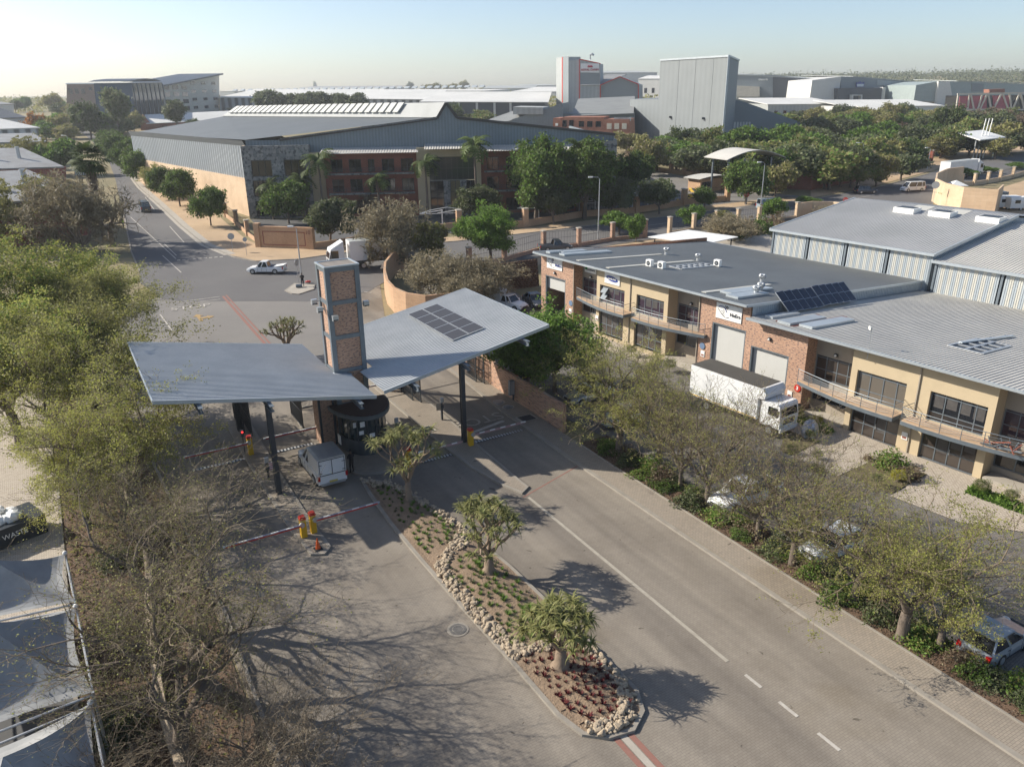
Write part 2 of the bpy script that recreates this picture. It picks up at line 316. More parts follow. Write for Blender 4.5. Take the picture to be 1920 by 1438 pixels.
m_fabric = M('shade_cloth', (.36, .365, .36), .95, c2=(.24, .245, .245), s1=.6, s2=60, amt=.2, spec=.1)
m_rust = M('red_oxide', (.26, .085, .055), .6, c2=(.2, .07, .05)); m_flash = M('flashing', (.48, .53, .56), .4, .4)
l_spring = leafmat('spring_leaves', (.40, .42, .085), (.29, .32, .075), (.36, .33, .12), trans=.45)
l_olive = leafmat('olive_leaves', (.25, .25, .08), (.31, .29, .11), (.16, .16, .055), trans=.4)
l_dark = leafmat('dark_leaves', (.085, .125, .035), (.14, .18, .05), (.05, .08, .025))
l_green = leafmat('green_leaves', (.135, .235, .04), (.19, .30, .055), (.08, .14, .028), trans=.4)
l_grey = leafmat('grey_green_leaves', (.135, .155, .08), (.18, .195, .10), (.085, .10, .055))
l_tan = leafmat('dry_leaves', (.27, .235, .145), (.31, .27, .17), (.18, .15, .10))
l_brown = leafmat('brown_leaves', (.19, .135, .09), (.24, .18, .125), (.12, .085, .06))
l_orange = leafmat('orange_leaves', (.55, .24, .04), (.45, .18, .04)); l_red = leafmat('red_leaves', (.12, .018, .02), (.17, .03, .028), trans=.15)
l_yel = leafmat('yellow_leaves', (.42, .38, .04), (.34, .34, .05)); l_ygr = leafmat('yellow_green_leaves', (.25, .26, .085), (.30, .29, .12)); l_purple = leafmat('purple_blossom', (.30, .22, .42), (.22, .15, .34))
l_aloe = leafmat('aloe_blades', (.22, .235, .07), (.33, .30, .12), (.12, .14, .045), s=3, trans=.2)
# ================================================================= the ground
def siteP(*ab): return [tuple(T(a, b)) for a, b in ab]
def site2P(*ab): return [tuple(T2(a, b)) for a, b in ab]
def pix(*xy): return [tuple(at(x, y)) for x, y in xy]
xs = [-3500, -900, -300, -100, 0, 100, 300, 900, 3500]; ys = [-60, 0, 50, 90, 140, 200, 250, 400, 700, 1000, 1300, 2500, 6000]
def hill(x, y): return 19 * math.exp(-((x - 900) / 420) ** 2 - ((y - 1500) / 420) ** 2) + 15 * math.exp(-((x - 380) / 300) ** 2 - ((y - 1650) / 380) ** 2)
mb = MB(); xs = list(range(-3500, -900, 400)) + list(range(-900, 1800, 100)) + [2200, 2800, 3500]; ys = [-60, 0, 50, 120, 250, 400, 550, 700] + list(range(800, 2600, 100)) + [3200, 4200, 6000]
vs = [(x, y, g(y) + hill(x, y)) for y in ys for x in xs]; n = len(xs)
tag(mb.add(vs, [(j * n + i, j * n + i + 1, (j + 1) * n + i + 1, (j + 1) * n + i) for j in range(len(ys) - 1) for i in range(n - 1)]).build('ground', m_dry, smooth=True), kind='structure')
# entrance road of pavers, with the islands standing on it
sheet('entrance_road', siteP((9, 3.6), (9, 29), (78, 29.6), (96, 36), (100, 33), (103, 16), (100, 1), (78, 1.5), (50, 3.4)), .02, m_paver)
sheet('approach_asphalt', siteP((66, 4), (66, 16), (72, 22), (80, 24.5), (88, 28), (97, 34), (103, 36), (112, 33), (104, 8), (98, -8), (84, -2)), .03, m_asph2)
# public streets
L1 = pix((262, 505), (245, 470), (236, 430), (226, 380), (216, 335), (203, 300), (170, 262), (128, 232))
R1 = pix((140, 229), (180, 256), (212, 284), (230, 312), (262, 354), (297, 385), (342, 427), (386, 462), (430, 479))
sheet('side_street', L1 + R1, .04, m_asph)
cr = [(262, 503), (430, 478), (480, 490), (560, 487), (650, 474), (740, 463), (860, 453), (990, 438), (1100, 424), (1190, 414), (1330, 396), (1430, 382), (1520, 374), (1640, 352), (1740, 326), (1820, 300), (1925, 288), (1925, 322), (1850, 343), (1760, 358), (1745, 392), (1600, 420), (1480, 412), (1400, 425), (1300, 438), (1200, 452), (1100, 466), (1010, 482), (960, 497), (860, 515), (790, 530), (740, 515), (720, 530), (690, 548), (575, 566), (540, 565), (345, 566), (300, 560), (262, 530)]
sheet('public_road', pix(*cr), .045, m_asph)
sheet('gate_approach', pix((1330, 397), (1230, 372), (1170, 350), (1150, 330), (1190, 315), (1260, 326), (1340, 350), (1420, 362), (1500, 368), (1520, 376), (1430, 384)), .05, m_asph2)
sheet('forecourt', pix((560, 455), (720, 447), (860, 437), (1000, 418), (1130, 404), (1240, 393), (1180, 358), (1150, 340), (1000, 372), (700, 412), (520, 412), (470, 412), (500, 445)), .03, m_dark)
sheet('sandy_verge', pix((430, 479), (386, 462), (342, 427), (297, 385), (262, 354), (230, 312), (212, 284), (236, 296), (262, 330), (310, 356), (360, 378), (405, 402), (462, 450), (490, 462), (580, 464), (720, 456), (860, 444), (1000, 427), (1190, 403), (1330, 386), (1430, 375), (1520, 369), (1520, 374), (1430, 382), (1330, 396), (1190, 414), (990, 438), (860, 453), (740, 463), (650, 474), (560, 487), (480, 490)), .06, m_sand)
band('pavement', pix((432, 478), (388, 460), (345, 425), (300, 383), (266, 353), (233, 311)), -.9, 1.0, .075, m_conc)
sheet('north_verge', pix((850, 521), (1000, 486), (1090, 468), (1240, 448), (1480, 414), (1480, 424), (1240, 458), (1090, 478), (1000, 500), (870, 540)), .052, m_sand)
sheet('far_verge', pix((1520, 372), (1640, 349), (1740, 323), (1820, 297), (1925, 284), (1925, 262), (1820, 280), (1740, 300), (1640, 330), (1520, 358)), .06, m_sand)
sheet('sand_lot', pix((1700, 440), (1790, 380), (1925, 338), (1990, 345), (1990, 430)), .05, m_sand)
sheet('yard', pix((1220, 470), (1300, 452), (1440, 440), (1470, 470), (1500, 520), (1380, 560), (1200, 520)), .05, m_conc)
# right of the entrance road: pavement, planting strip, tenants' car park
sheet('right_pavement', siteP((9, 29.1), (9, 30.7), (36, 30.85), (50, 31.0), (78, 33.5), (78, 29.6), (54, 29.1)), .1, m_paver2)
sheet('planting_strip', siteP((8, 30.75), (8, 33.2), (43, 33.6), (43, 30.95)), .09, m_mulch)
sheet('car_park', siteP((4, 33.2), (4, 62), (30, 55), (76, 48), (92, 50), (92, 40), (84, 34), (66, 35), (50, 32.3), (42, 33.4)), .04, m_lotpaver)
sheet('tenant_walkway', site2P((12, 48.7), (12, 52.6), (32.8, 52.6), (32.8, 48.4), (29.4, 47.6), (29.4, 45.4), (25.6, 45.4), (25.6, 47.4), (22.0, 47.6), (22.0, 45.6), (17.6, 45.9), (14, 48.4)), .085, m_lightpaver)
sheet('tenant_lawn', site2P((25.5, 50.2), (25.5, 45.9), (22.1, 45.9), (22.1, 50.4)), .13, m_lawn)
sheet('tenant_lawn', site2P((32.3, 48.8), (29.5, 49.2), (29.5, 45.6), (30.4, 45.5)), .13, m_lawn)
sheet('upper_walkway', site2P((49, 50.2), (49, 52.6), (69, 52.6), (69, 51.2), (60, 50.4)), 0.08, m_lightpaver)
# left of the entrance road
sheet('left_planting', siteP((8, -3.0), (8, 3.45), (50, 3.3), (66, 1.3), (78, .5), (78, -3)), .05, m_mulch)
sheet('left_yard', siteP((44, -22), (37.5, -3.2), (90, -3.2), (90, -26)), .06, m_lightpaver)
sheet('carport_floor', siteP((8, -16), (8, -3.2), (37.5, -3.2), (37.5, -22)), .045, m_dark)
for nm, pts in (('left_kerb', siteP((9, 3.5), (36, 3.85), (50, 3.3), (66, 2.6))), ('yard_kerb', siteP((12, -3.1), (60, -3.1)))): kerb(nm, pts, .2, .14, m_kerb)
kerb('right_kerb', siteP((9, 28.95), (30, 28.9), (52, 29.1), (66, 29.9)), .32, .13, m_kerb)
kerb('strip_kerb', siteP((9, 30.8), (43, 30.9)), .12, .15, m_kerb)
kerb('street_kerb', pix((480, 491), (440, 484), (424, 477), (384, 460), (341, 425), (297, 384), (262, 353), (230, 311)), .25, .14, m_kerb)
kerb('street_kerb', pix((480, 491), (560, 487), (650, 474), (740, 463), (860, 453), (990, 438), (1190, 414), (1320, 398)), .25, .14, m_kerb)
kerb('street_kerb', pix((958, 499), (1010, 483), (1100, 467), (1200, 453), (1300, 439), (1400, 426)), .25, .14, m_kerb)
kerb('street_kerb', pix((1170, 317), (1260, 328), (1340, 352), (1420, 364), (1520, 375), (1640, 353), (1740, 327)), .25, .14, m_kerb)
kerb('street_kerb', pix((262, 510), (246, 472), (238, 432), (229, 382)), .25, .14, m_kerb)
# ------------------------------------------------------------- painted and inlaid marks
def mark(poly, m=None, name='road_marking', dz=.058): return sheet(name, poly, dz, m or m_rpaint)
def lmark(a, b, wd=.12, m=None, dz=.058, name='road_marking'):
    d = Vector((b[0] - a[0], b[1] - a[1])).normalized(); q = Vector((-d.y, d.x)) * wd / 2
    return mark([(a[0] + q.x, a[1] + q.y), (b[0] + q.x, b[1] + q.y), (b[0] - q.x, b[1] - q.y), (a[0] - q.x, a[1] - q.y)], m, name, dz)
def S2(a, b): return tuple(T(a, b))
lmark(S2(20.1, 23.2), S2(38.2, 23.5), .2, M('faded_road_paint', (.40, .365, .30), .8, c2=(.30, .27, .22), s1=2.5, s2=12, amt=.6), dz=.035)
for a0, a1 in ((18.1, 19.05), (16.1, 17.1), (14.0, 15.05), (11.6, 12.8)): lmark(S2(a0, 23.25), S2(a1, 23.25), .17, dz=.035)
lmark(S2(38.4, 23.2), S2(40.2, 28.8), .1, m_redpav, .026)
for b0 in (15.95, 16.6): lmark(S2(19.4, b0), S2(9, b0 - .1), .26, m_redpav, .03, 'red_paver_line')
lmark(S2(19.4, 16.28), S2(9, 16.18), .3, m_conc, .03, 'pale_paver_line')
lmark(tuple(at(510, 660)), tuple(at(418, 556)), .32, m_redpav, .05, 'red_paver_line'); lmark(tuple(at(520, 660)), tuple(at(424, 554)), .2, m_redpav, .05, 'red_paver_line')
for (p, q) in (((305, 480), (340, 512)), ((308, 458), (331, 480)), ((245, 408), (330, 486)), ((290, 395), (272, 370)), ((345, 455), (318, 425)), ((260, 345), (250, 330)), ((300, 590), (326, 625)), ((330, 568), (412, 557)), ((342, 570), (413, 562))): lmark(tuple(at(*p)), tuple(at(*q)), .14, dz=.062)
for i in range(9): lmark(tuple(at(332 + 10 * i, 489 - .8 * i)), tuple(at(338 + 10 * i, 488.5 - .8 * i)), .45, dz=.062)
for (p, q) in (((683, 548), (697, 550)), ((702, 541), (712, 540)), ((1470, 392), (1530, 385)), ((1560, 382), (1640, 366)), ((1080, 440), (1140, 433)), ((1200, 426), (1250, 419))): lmark(tuple(at(*p)), tuple(at(*q)), .14, dz=.062)
lmark(S2(48.9, 24.6), S2(49.6, 28.2), .35, dz=.04)
def text(s, size, m, ext=.02, name='lettering', align='CENTER', sx=1.0, bold=0.0):
    c = bpy.data.curves.new('t', 'FONT'); c.body = s; c.size = size; c.extrude = ext / 2; c.align_x = align; c.align_y = 'CENTER'; c.offset = bold; c.resolution_u = 3
    o = bpy.data.objects.new('t', c); COL.objects.link(o); bpy.context.view_layer.update()
    me = bpy.data.meshes.new_from_object(o.evaluated_get(bpy.context.evaluated_depsgraph_get())); bpy.data.objects.remove(o)
    for v in me.vertices: v.co.x *= sx
    me.materials.clear(); me.materials.append(m); r = bpy.data.objects.new(name, me); COL.objects.link(r); return r
def ground_text(s, size, p, ang, sx, m, dz=.07):
    o = text(s, size, m, .004, 'road_lettering', sx=sx); o.location = (p[0], p[1], g(p[1]) + dz)
    e = Matrix.Rotation(ang, 4, 'Z'); sl = math.atan(.024) if p[1] > 50 else 0
    o.matrix_world = Matrix.Translation((p[0], p[1], g(p[1]) + dz)) @ Matrix.Rotation(sl, 4, 'X') @ e; return tag(o, kind='structure')
ground_text('STOP', 1.9, at(358, 577), RZ - .1, 1.0, m_rpaint)
ground_text('STOP', 1.9, T(50.7, 26.4), RZ + PI, 1.0, m_conc)
p0 = at(374, 597); e = U; q = V
def arrow(c, pts, m, dz=.062): return mark([(c[0] + q.x * x + e.x * y, c[1] + q.y * x + e.y * y) for x, y in pts], m, dz=dz)
arrow(p0, [(-.2, -1.4), (.2, -1.4), (.2, -.5), (.9, -.5), (.9, -.9), (1.6, -.2), (.9, .5), (.9, .1), (.2, .1), (.2, .7), (.6, .7), (0, 1.7), (-.6, .7), (-.2, .7)], m_ypaint)
# ================================================================= gatehouse: tower, canopies, booth
def site(name, label, cat, a, b, dz=0.0, group=None, rz=None):
    return thing(name, label, cat, T(a, b, dz), RZ if rz is None else rz, group)
# tower: local x runs to the right (b), local y away (a)
tw = site('gatehouse_tower', 'tall square brick tower in a grey steel frame rising between the two gate canopies', 'tower', 52.2, 15.6)
W_, D_, Ht = 2.5, 2.15, 13.55
MB().box(.12, W_ - .12, .12, D_ - .12, -.2, Ht - .25).build('brick_wall', m_brick, tw)
for x in (0, W_ - .34):
    for y in (0, D_ - .34):
        f = MB(); f.box(x, x + .34, y, y + .34, -.3, Ht); f.build('column', m_steel, tw)
for z in (Ht - .34, 10.85, 8.3, 5.75, 3.1):
    f = MB()
    for x0, x1, y0, y1 in ((.34, W_ - .34, .03, .2), (.34, W_ - .34, D_ - .2, D_ - .03), (.03, .2, .34, D_ - .34), (W_ - .2, W_ - .03, .34, D_ - .34)): f.box(x0, x1, y0, y1, z, z + .3)
    f.build('cross_beam', m_steel, tw)
MB().box(.05, W_ - .05, .05, D_ - .05, Ht - .2, Ht + .04).build('roof_slab', M('weathered_slab', (.25, .22, .19), .9, c2=(.17, .155, .14), s1=1.5), tw)
f = MB()
for x0, x1, y0, y1 in ((-.04, W_ + .04, -.04, .08), (-.04, W_ + .04, D_ - .08, D_ + .04), (-.04, .08, .08, D_ - .08), (W_ - .08, W_ + .04, .08, D_ - .08)): f.box(x0, x1, y0, y1, Ht, Ht + .1)
f.build('parapet_trim', m_flash, tw)
for (x, y, z, d) in ((-.05, .5, 10.6, (-1, 0)), (.3, -.05, 10.1, (0, -1)), (W_ + .05, .4, 10.6, (1, 0)), (-.05, D_ - .4, 10.9, (-1, 0))):
    f = MB(); c = Vector((x + d[0] * .4, y + d[1] * .4, z)); f.bar((x, y, z), c, .07); f.box(c.x - .2, c.x + .2, c.y - .15, c.y + .15, c.z - .22, c.z + .16)
    fl = f.build('floodlight', m_galv, tw); MB().box(c.x - .17, c.x + .17, c.y - .19, c.y + .0, c.z - .19, c.z - .12).build('lens', m_glass, fl)
def canopy(name, label, bi, bo, a0, a1, zi, zo, cols, beams, notch):
    t = site(name, label, 'canopy', a0, min(bi, bo)); w_ = abs(bo - bi); d_ = a1 - a0; left = bo < bi
    z0 = t.location.z; zl, zr = (zo, zi) if left else (zi, zo); zl -= z0; zr -= z0
    zz = lambda x: zl + (zr - zl) * x / w_
    s = MB()
    if left: pieces = [(0, w_, 0, notch[0]), (0, notch[1], notch[0], d_)]
    else: pieces = [(0, w_, 0, notch[0]), (notch[1], w_, notch[0], d_)]
    for x0, x1, y0, y1 in pieces:
        s.ribbed((x0, y1, zz(x0)), (0, y0 - y1, 0), (x1 - x0, 0, zz(x1) - zz(x0)), .262, .045, flat=.62)
        s.quad((x0, y0, zz(x0) - .03), (x0, y1, zz(x0) - .03), (x1, y1, zz(x1) - .03), (x1, y0, zz(x1) - .03))
    sh = s.build('roof_sheet', m_roof, t)
    e = MB()
    e.bar((-.03, -.05, zz(0) - .06), (w_ + .03, -.05, zz(w_) - .06), .07, .24); e.bar((-.03 if left else notch[1], d_ + .05, zz(0 if left else notch[1]) - .06), (notch[1] if left else w_ + .03, d_ + .05, zz(notch[1] if left else w_) - .06), .07, .2)
    xo = -.04 if left else w_ + .04; e.bar((xo, 0, zz(xo) - .06), (xo, d_, zz(xo) - .06), .07, .2)
    e.build('edge_trim', m_flash, t)
    for k in range(7):
        x = .5 + (w_ - 1) * k / 6; y1 = d_ if (left and x < notch[1]) or (not left and x > notch[1]) else notch[0]
        f = MB(); f.bar((x, .1, zz(x) - .14), (x, y1 - .1, zz(x) - .14), .07, .18); f.build('purlin', m_steel, t)
    for x in beams:
        y1 = d_ if (left and x < notch[1]) or (not left and x > notch[1]) else notch[0]; z = zz(x) - .42
        f = MB(); f.box(x - .13, x + .13, -.9, y1, z + .15, z + .19); f.box(x - .13, x + .13, -.9, y1, z - .19, z - .15); f.box(x - .02, x + .02, -.9, y1, z - .15, z + .15)
        f.build('beam', m_steel, t)
    for (x, y) in cols:
        z = zz(x) - .62; gz = g((U * (a0 + y) + V * (min(bi, bo) + x)).y) - z0
        f = MB(); f.box(x - .16, x + .16, y - .17, y - .14, gz - .2, z); f.box(x - .16, x + .16, y + .14, y + .17, gz - .2, z); f.box(x - .02, x + .02, y - .14, y + .14, gz - .2, z); f.box(x - .13, x + .13, y - .1, y + .1, gz - .2, z)
        c = f.build('column', m_dsteel, t); MB().box(x - .24, x + .24, y - .24, y + .24, gz, gz + .04).build('base_plate', m_dsteel, c)
    return t, zz
cl, zl_ = canopy('gate_canopy', 'flat blue-grey ribbed metal canopy left of the brick tower', 16.7, 3.1, 46.9, 60.3, 5.7, 8.25, [(6.5, .35), (6.5, 12)], [2.4, 6.5, 12.3], (5.35, 12.5))
cr_, zr_ = canopy('gate_canopy', 'pale ribbed metal canopy right of the brick tower with solar panels on it', 17.5, 31.0, 47.4, 61.2, 5.7, 8.3, [(6.2, .35), (6.2, 12.3)], [2.2, 6.2, 11.2], (4.8, 1.0))
MB().bar((12.4, 5.2, zl_(12.4) + .02), (13.7, 5.2, zl_(13.7) + .02), .5, .06).build('tower_flashing', m_flash, cl)
# solar panels lying on the right canopy: two rows of five
for i in range(5):
    for j in range(2):
        a_, b_ = 51.0 + 1.72 * i, 24.65 + 1.42 * j; sl = math.atan2(8.3 - 5.7, 13.5)
        x = b_ - 17.5; z = zr_(x) + T(47.4, 17.5).z + .12
        t = thing('solar_panel', 'dark solar panel on the right canopy, %s of the %s row' % (('nearest', 'second', 'middle', 'fourth', 'farthest')[i], ('left', 'right')[j]), 'solar panel', (U * a_ + V * b_) + Vector((0, 0, z)), RZ, 'solar panels on the gate canopy')
        t.rotation_euler = Matrix.Rotation(RZ, 3, 'Z').to_4x4().to_3x3().__matmul__(Matrix.Rotation(-sl, 3, 'Y')).to_euler()
        MB().box(.03, 1.35, .03, 1.65, 0, .045).build('glass', m_pv2, t)
        f = MB(); f.box(0, 1.38, 0, .03, -.02, .05); f.box(0, 1.38, 1.65, 1.68, -.02, .05); f.box(0, .03, .03, 1.65, -.02, .05); f.box(1.35, 1.38, .03, 1.65, -.02, .05); f.build('frame', m_galv, t)
# booth: rounded glass front towards the camera
bo = site('guard_booth', 'curved glass guard booth with dark leaf-shaped roof under the brick tower', 'guard booth', 52.1, 15.7)
arc = [(1.45 + 1.75 * math.cos(PI + PI * k / 16), -2.7 * math.sin(PI * k / 16)) for k in range(17)]
MB().prism([(x, y) for x, y in arc], -.1, 1.15).build('lower_wall', M('booth_wall', (.05, .07, .085), .5), bo)
MB().prism([(1.45 + (x - 1.45) * .93, y * .93) for x, y in arc], 1.15, 3.0).build('curved_window', glassmat('booth_glass', (.02, .035, .04), .05), bo)
for k in range(1, 16, 2):
    x, y = arc[k]; MB().tube([(x, y, 1.15), (x, y, 3.0)], .035, 6).build('mullion', m_dsteel, bo)
rfp = [(1.45 + 2.25 * math.cos(PI + PI * k / 16) * (1 - .10 * math.sin(PI * k / 16)), .35 - 3.5 * math.sin(PI * k / 16) ** .85) for k in range(17)]
MB().prism(rfp, 3.02, 3.3).build('roof', M('booth_fascia', (.10, .12, .13), .5), bo)
MB().prism([(1.45 + (x - 1.45) * .95, y * .95) for x, y in rfp], 3.3, 3.36).build('roof_deck', M('brown_deck', (.07, .04, .035), .8), bo)
for i, (x, y, z, w2, h2) in enumerate(((.25, -1.75, 2.2, .3, .4), (.55, -2.1, 1.7, .45, .3), (.65, -2.15, 2.3, .35, .4), (1.2, -2.45, 1.5, .4, .3))):
    MB().box(x, x + w2, y - .25, y - .23, z, z + h2).build('notice', m_white, bo)
f = MB(); f.box(-.45, -.4, -.9, -.3, .6, 1.3); nb = f.build('notice_board', m_white, bo)
# a second brick pier that carries the left gate leaf
pr = site('brick_pier', 'dark brick pier with steel edges left of the guard booth', 'pier', 52.6, 14.3)
MB().box(0, 1.1, .05, 1.6, -.2, 5.1).build('brick_wall', m_brick, pr); 
for x in (-.06, 1.0): MB().box(x, x + .16, -.06, .1, -.2, 5.15).build('edge_column', m_dsteel, pr)
# barriers ---------------------------------------------------------------
def barrier(label, a, b, bl, ang=0.0, h=1.45, red=True, group='boom barriers at the gate', light=False):
    """yellow housing with a red cap and a boom; bl is the signed boom length along b"""
    t = site('boom_barrier', label, 'barrier', a, b, group=group)
    f = MB(); f.profy([(-.17, 0), (.17, 0), (.17, h - .12), (-.17, h - .12)], -.19, .19); f.box(-.19, .19, -.21, .21, 0, .12)
    bd = f.build('housing', m_yel, t); MB().box(-.15, .15, -.2, -.19, .2, h * .6).build('door', M('yellow_door', (.68, .40, .01), .5), bd)
    c = MB(); c.prism([(-.19, -.21), (.19, -.21), (.19, .21), (-.19, .21)], h - .12, h - .04); c.prism([(-.15, -.17), (.15, -.17), (.15, .17), (-.15, .17)], h - .04, h + .06); c.build('cap', m_red, t)
    s = 1 if bl > 0 else -1; z = h - .38; n = int(abs(bl) / .45); dz = math.sin(ang)
    MB().disc((s * .1, -.28, z), (0, 1, 0), .16, .12, 14).build('boom_hub', m_galv, t)
    bm_ = MB()
    for i in range(n):
        x0 = s * (.15 + i * .45); x1 = x0 + s * .45
        bm_.bar((x0, -.28, z + dz * abs(x0)), (x1, -.28, z + dz * abs(x1)), .07, .09, 0 if i % 2 else (2 if not red else 3))
    bm_.bar((s * .15, -.315, z - .055), (s * n * .45, -.315, z - .055 + dz * n * .45), .06, .075, 1 if red else 2)
    bm_.build('boom', [m_white, m_red, M('pink_tape', (.42, .26, .26), .6), M('blue_grey_tape', (.36, .38, .46), .6)], t)
    if light:
        f = MB(); f.tube([(-.42, 0, 0), (-.42, 0, h + .1)], .035, 6); f.box(-.52, -.32, -.1, .1, h + .1, h + .6); l = f.build('signal_head', m_dsteel, t)
        m, tt, b_ = newmat('lit_red_lamp'); b_.inputs['Base Color'].default_value = (.6, .02, .02, 1); b_.inputs['Emission Color'].default_value = (1, .03, .03, 1); b_.inputs['Emission Strength'].default_value = 2.5
        MB().disc((-.42, -.11, h + .47), (0, 1, 0), .07, .03, 10).build('red_lamp', m, l)
    return t
barrier('yellow boom barrier left of the guard booth, boom lowered across the second lane', 54.2, 15.0, -4.6, h=1.6, light=True)
barrier('yellow boom barrier partly behind bare twigs at the far end of the narrow island', 54.3, 9.4, -4.7, h=1.55, light=True)
barrier('left one of the two yellow barriers side by side behind the traffic cone', 41.1, 9.45, -4.5)
barrier('right one of the two yellow barriers side by side, boom lowered over the empty lane', 41.3, 10.1, 4.3)
barrier('yellow boom barrier at the foot of the right canopy column', 47.0, 23.85, 4.5, red=False)
barrier('yellow boom barrier hidden behind the farthest aloe', 46.5, 18.6, 4.3, red=False)
barrier('left yellow barrier beyond the right canopy edge', 60.1, 22.8, -3.9, red=False); barrier('right yellow barrier beyond the right canopy edge', 60.3, 23.5, 4.2, red=False)
# traffic cone
cn = site('traffic_cone', 'faded orange traffic cone at the tip of the narrow island', 'cone', 39.3, 9.75, .14)
MB().cyl(0, 0, .05, .72, .15, .03, 14).build('cone_body', m_orange, cn); MB().prism([(-.22, -.22), (.22, -.22), (.22, .22), (-.22, .22)], 0, .05).build('base', m_black, cn)
# tyre-spike strips
for i, (a, b0, b1) in enumerate(((54.0, 5.2, 9.1), (53.8, 10.9, 14.6), (47.4, 24.4, 28.7), (46.6, 19.6, 22.6))):
    f = MB(); L = b1 - b0; f.box(0, L, -.18, .18, -.01, .035, 0); n = int(L / .25)
    for k in range(n): f.box(.06 + k * .25, .18 + k * .25, -.15, .15, .035, .055, 1)
    t = f.build('spike_strip', [m_dsteel, m_white if i < 2 else m_galv]); t.location = T(a, b0, .02); t.rotation_euler = (0, 0, RZ)
    tag(t, ('white toothed strip across the lane by the left yellow barrier', 'white toothed strip across the lane ahead of the canopied pickup', 'dark toothed strip in the shade of the right lane', 'dark toothed strip in the shade behind the farthest aloe')[i], 'spike strip', 'toothed strips across the lanes')
# reader posts
def post(name, label, a, b, h, sign=None, side=1):
    t = site(name, label, 'post', a, b, .12)
    MB().box(-.07, .07, -.07, .07, 0, h).build('upright', m_dsteel, t); MB().box(-.14, .14, -.16, .0, h - .35, h + .02).build('reader', m_galv, t); MB().box(-.12, .12, -.14, .02, h - .85, h - .55).build('intercom', m_dsteel, t)
    if sign: MB().box(.1 * side, .1 * side + .42 * side, -.12, -.09, h - .95, h - .4).build('sign_plate', sign, t)
    return t
def stripes(name):
    m, t, b = newmat(name); tc = t.nodes.new('ShaderNodeTexCoord'); s = t.nodes.new('ShaderNodeSeparateXYZ'); t.links.new(tc.outputs['Object'], s.inputs[0])
    k = t.nodes.new('ShaderNodeMath'); k.operation = 'MULTIPLY'; k.inputs[1].default_value = 45; t.links.new(s.outputs[2], k.inputs[0]); q_ = t.nodes.new('ShaderNodeMath'); q_.operation = 'SINE'; t.links.new(k.outputs[0], q_.inputs[0])
    t.links.new(mixc(t, ramp(t, q_.outputs[0], -.1, .1), (.45, .12, .12), (.7, .66, .66)), b.inputs['Base Color']); return m
post('reader_post', 'dark reader post with red and white notice on the narrow island', 49.6, 9.5, 1.7, stripes('notice_print'))
post('reader_post', 'dark reader post with grey box under the right canopy', 52.2, 24.0, 1.9, m_grey, -1)
post('reader_post', 'dark reader post beside the curved guard booth', 51.0, 19.6, 1.7)
# mesh gate leaves standing open
def gate(label, a, b, L, h=2.1, n=2, bars=None, ang=PI / 2, name='sliding_gate'):
    t = site(name, label, 'gate', a, b, .1); t.rotation_euler.z = RZ + ang
    for k in range(n):
        y = .4 * k; o = .8 * k; f = MB()
        for p_, q_ in (((o, y, .05), (o, y, h)), ((o + L, y, .05), (o + L, y, h)), ((o, y, .08), (o + L, y, .08)), ((o, y, h), (o + L, y, h)), ((o, y, h * .5), (o + L, y, h * .5))): f.bar(p_, q_, .07)
        fr = f.build('gate_frame', m_dsteel, t); f = MB(); s = .11
        for i in range(1, int(L / s)): f.bar((o + i * s, y, .08), (o + i * s, y, h), .022)
        f.build('bars', m_dsteel, fr)
    return t
gate('pair of tall dark barred gate leaves standing open left of the left canopy column', 57.3, 10.2, 3.6, 2.9)
gate('dark barred gate leaf left of the brick pier under the left canopy', 56.6, 14.0, 3.4, 2.8, 1)
gate('dark mesh gate leaves on the island under the right canopy', 56.3, 24.0, 3.6, 2.4)
gate('dark mesh gate leaves against the brick wall on the far right pavement', 57.2, 30.6, 3.2, 2.4)
gate('low barred fence between the planted island and the brick pier', 60.5, 14.6, 2.6, 1.3, 1, ang=0, name='barred_fence')
# cabinets, covers and grates
cb = site('meter_cabinet', 'grey metal cabinet on a leg in front of the right brick wall', 'cabinet', 52.7, 31.0); MB().box(-.45, .45, -.15, .15, .6, 1.9).build('cabinet_body', m_steel, cb); MB().box(-.1, .1, -.08, .08, 0, .6).build('leg', m_dsteel, cb); MB().box(-.4, .4, -.165, -.15, .65, 1.85).build('door', m_galv, cb)
m_mh = M('cover_iron', (.16, .15, .135), .8, c2=(.12, .115, .105))
def cover(label, a, b, r, dz=.03, m=None, grp='round covers in the paving'):
    f = MB(); f.cyl(0, 0, 0, .012, r * 1.3, n=24, mi=0); f.cyl(0, 0, .015, .03, r, n=24, mi=1); f.cyl(0, 0, .03, .036, r * .7, n=24, mi=0); f.cyl(0, 0, .036, .04, r * .62, n=24, mi=1)
    o = f.build('manhole_cover', [m_kerb if m else m_conc, m or m_steel]); o.location = T(a, b, dz); tag(o, label, 'cover', grp)
cover('round manhole cover in the paving left of the planted island', 28.7, 13.5, .42, m=m_mh)
cover('farther of two round covers in the shaded right pavement', 52.9, 29.6, .45, .11); cover('nearer of two round covers in the shaded right pavement', 51.6, 29.8, .4, .11)
for i, (a, b) in enumerate(((51.2, 22.0), (48.9, 29.95))):
    f = MB(); f.box(-.75, .75, -.6, .6, 0, .02, 0); 
    for k in range(9): f.box(-.6, .6, -.5 + k * .115, -.44 + k * .115, .02, .04, 1)
    o = f.build('drain_grate', [m_conc, m_dsteel]); o.location = T(a, b, (.15, .11)[i]); o.rotation_euler = (0, 0, RZ); tag(o, ('square drain grate on the island behind the right canopy column', 'dark square drain grate in the pavement beyond the boom tip')[i], 'grate', 'drain grates')
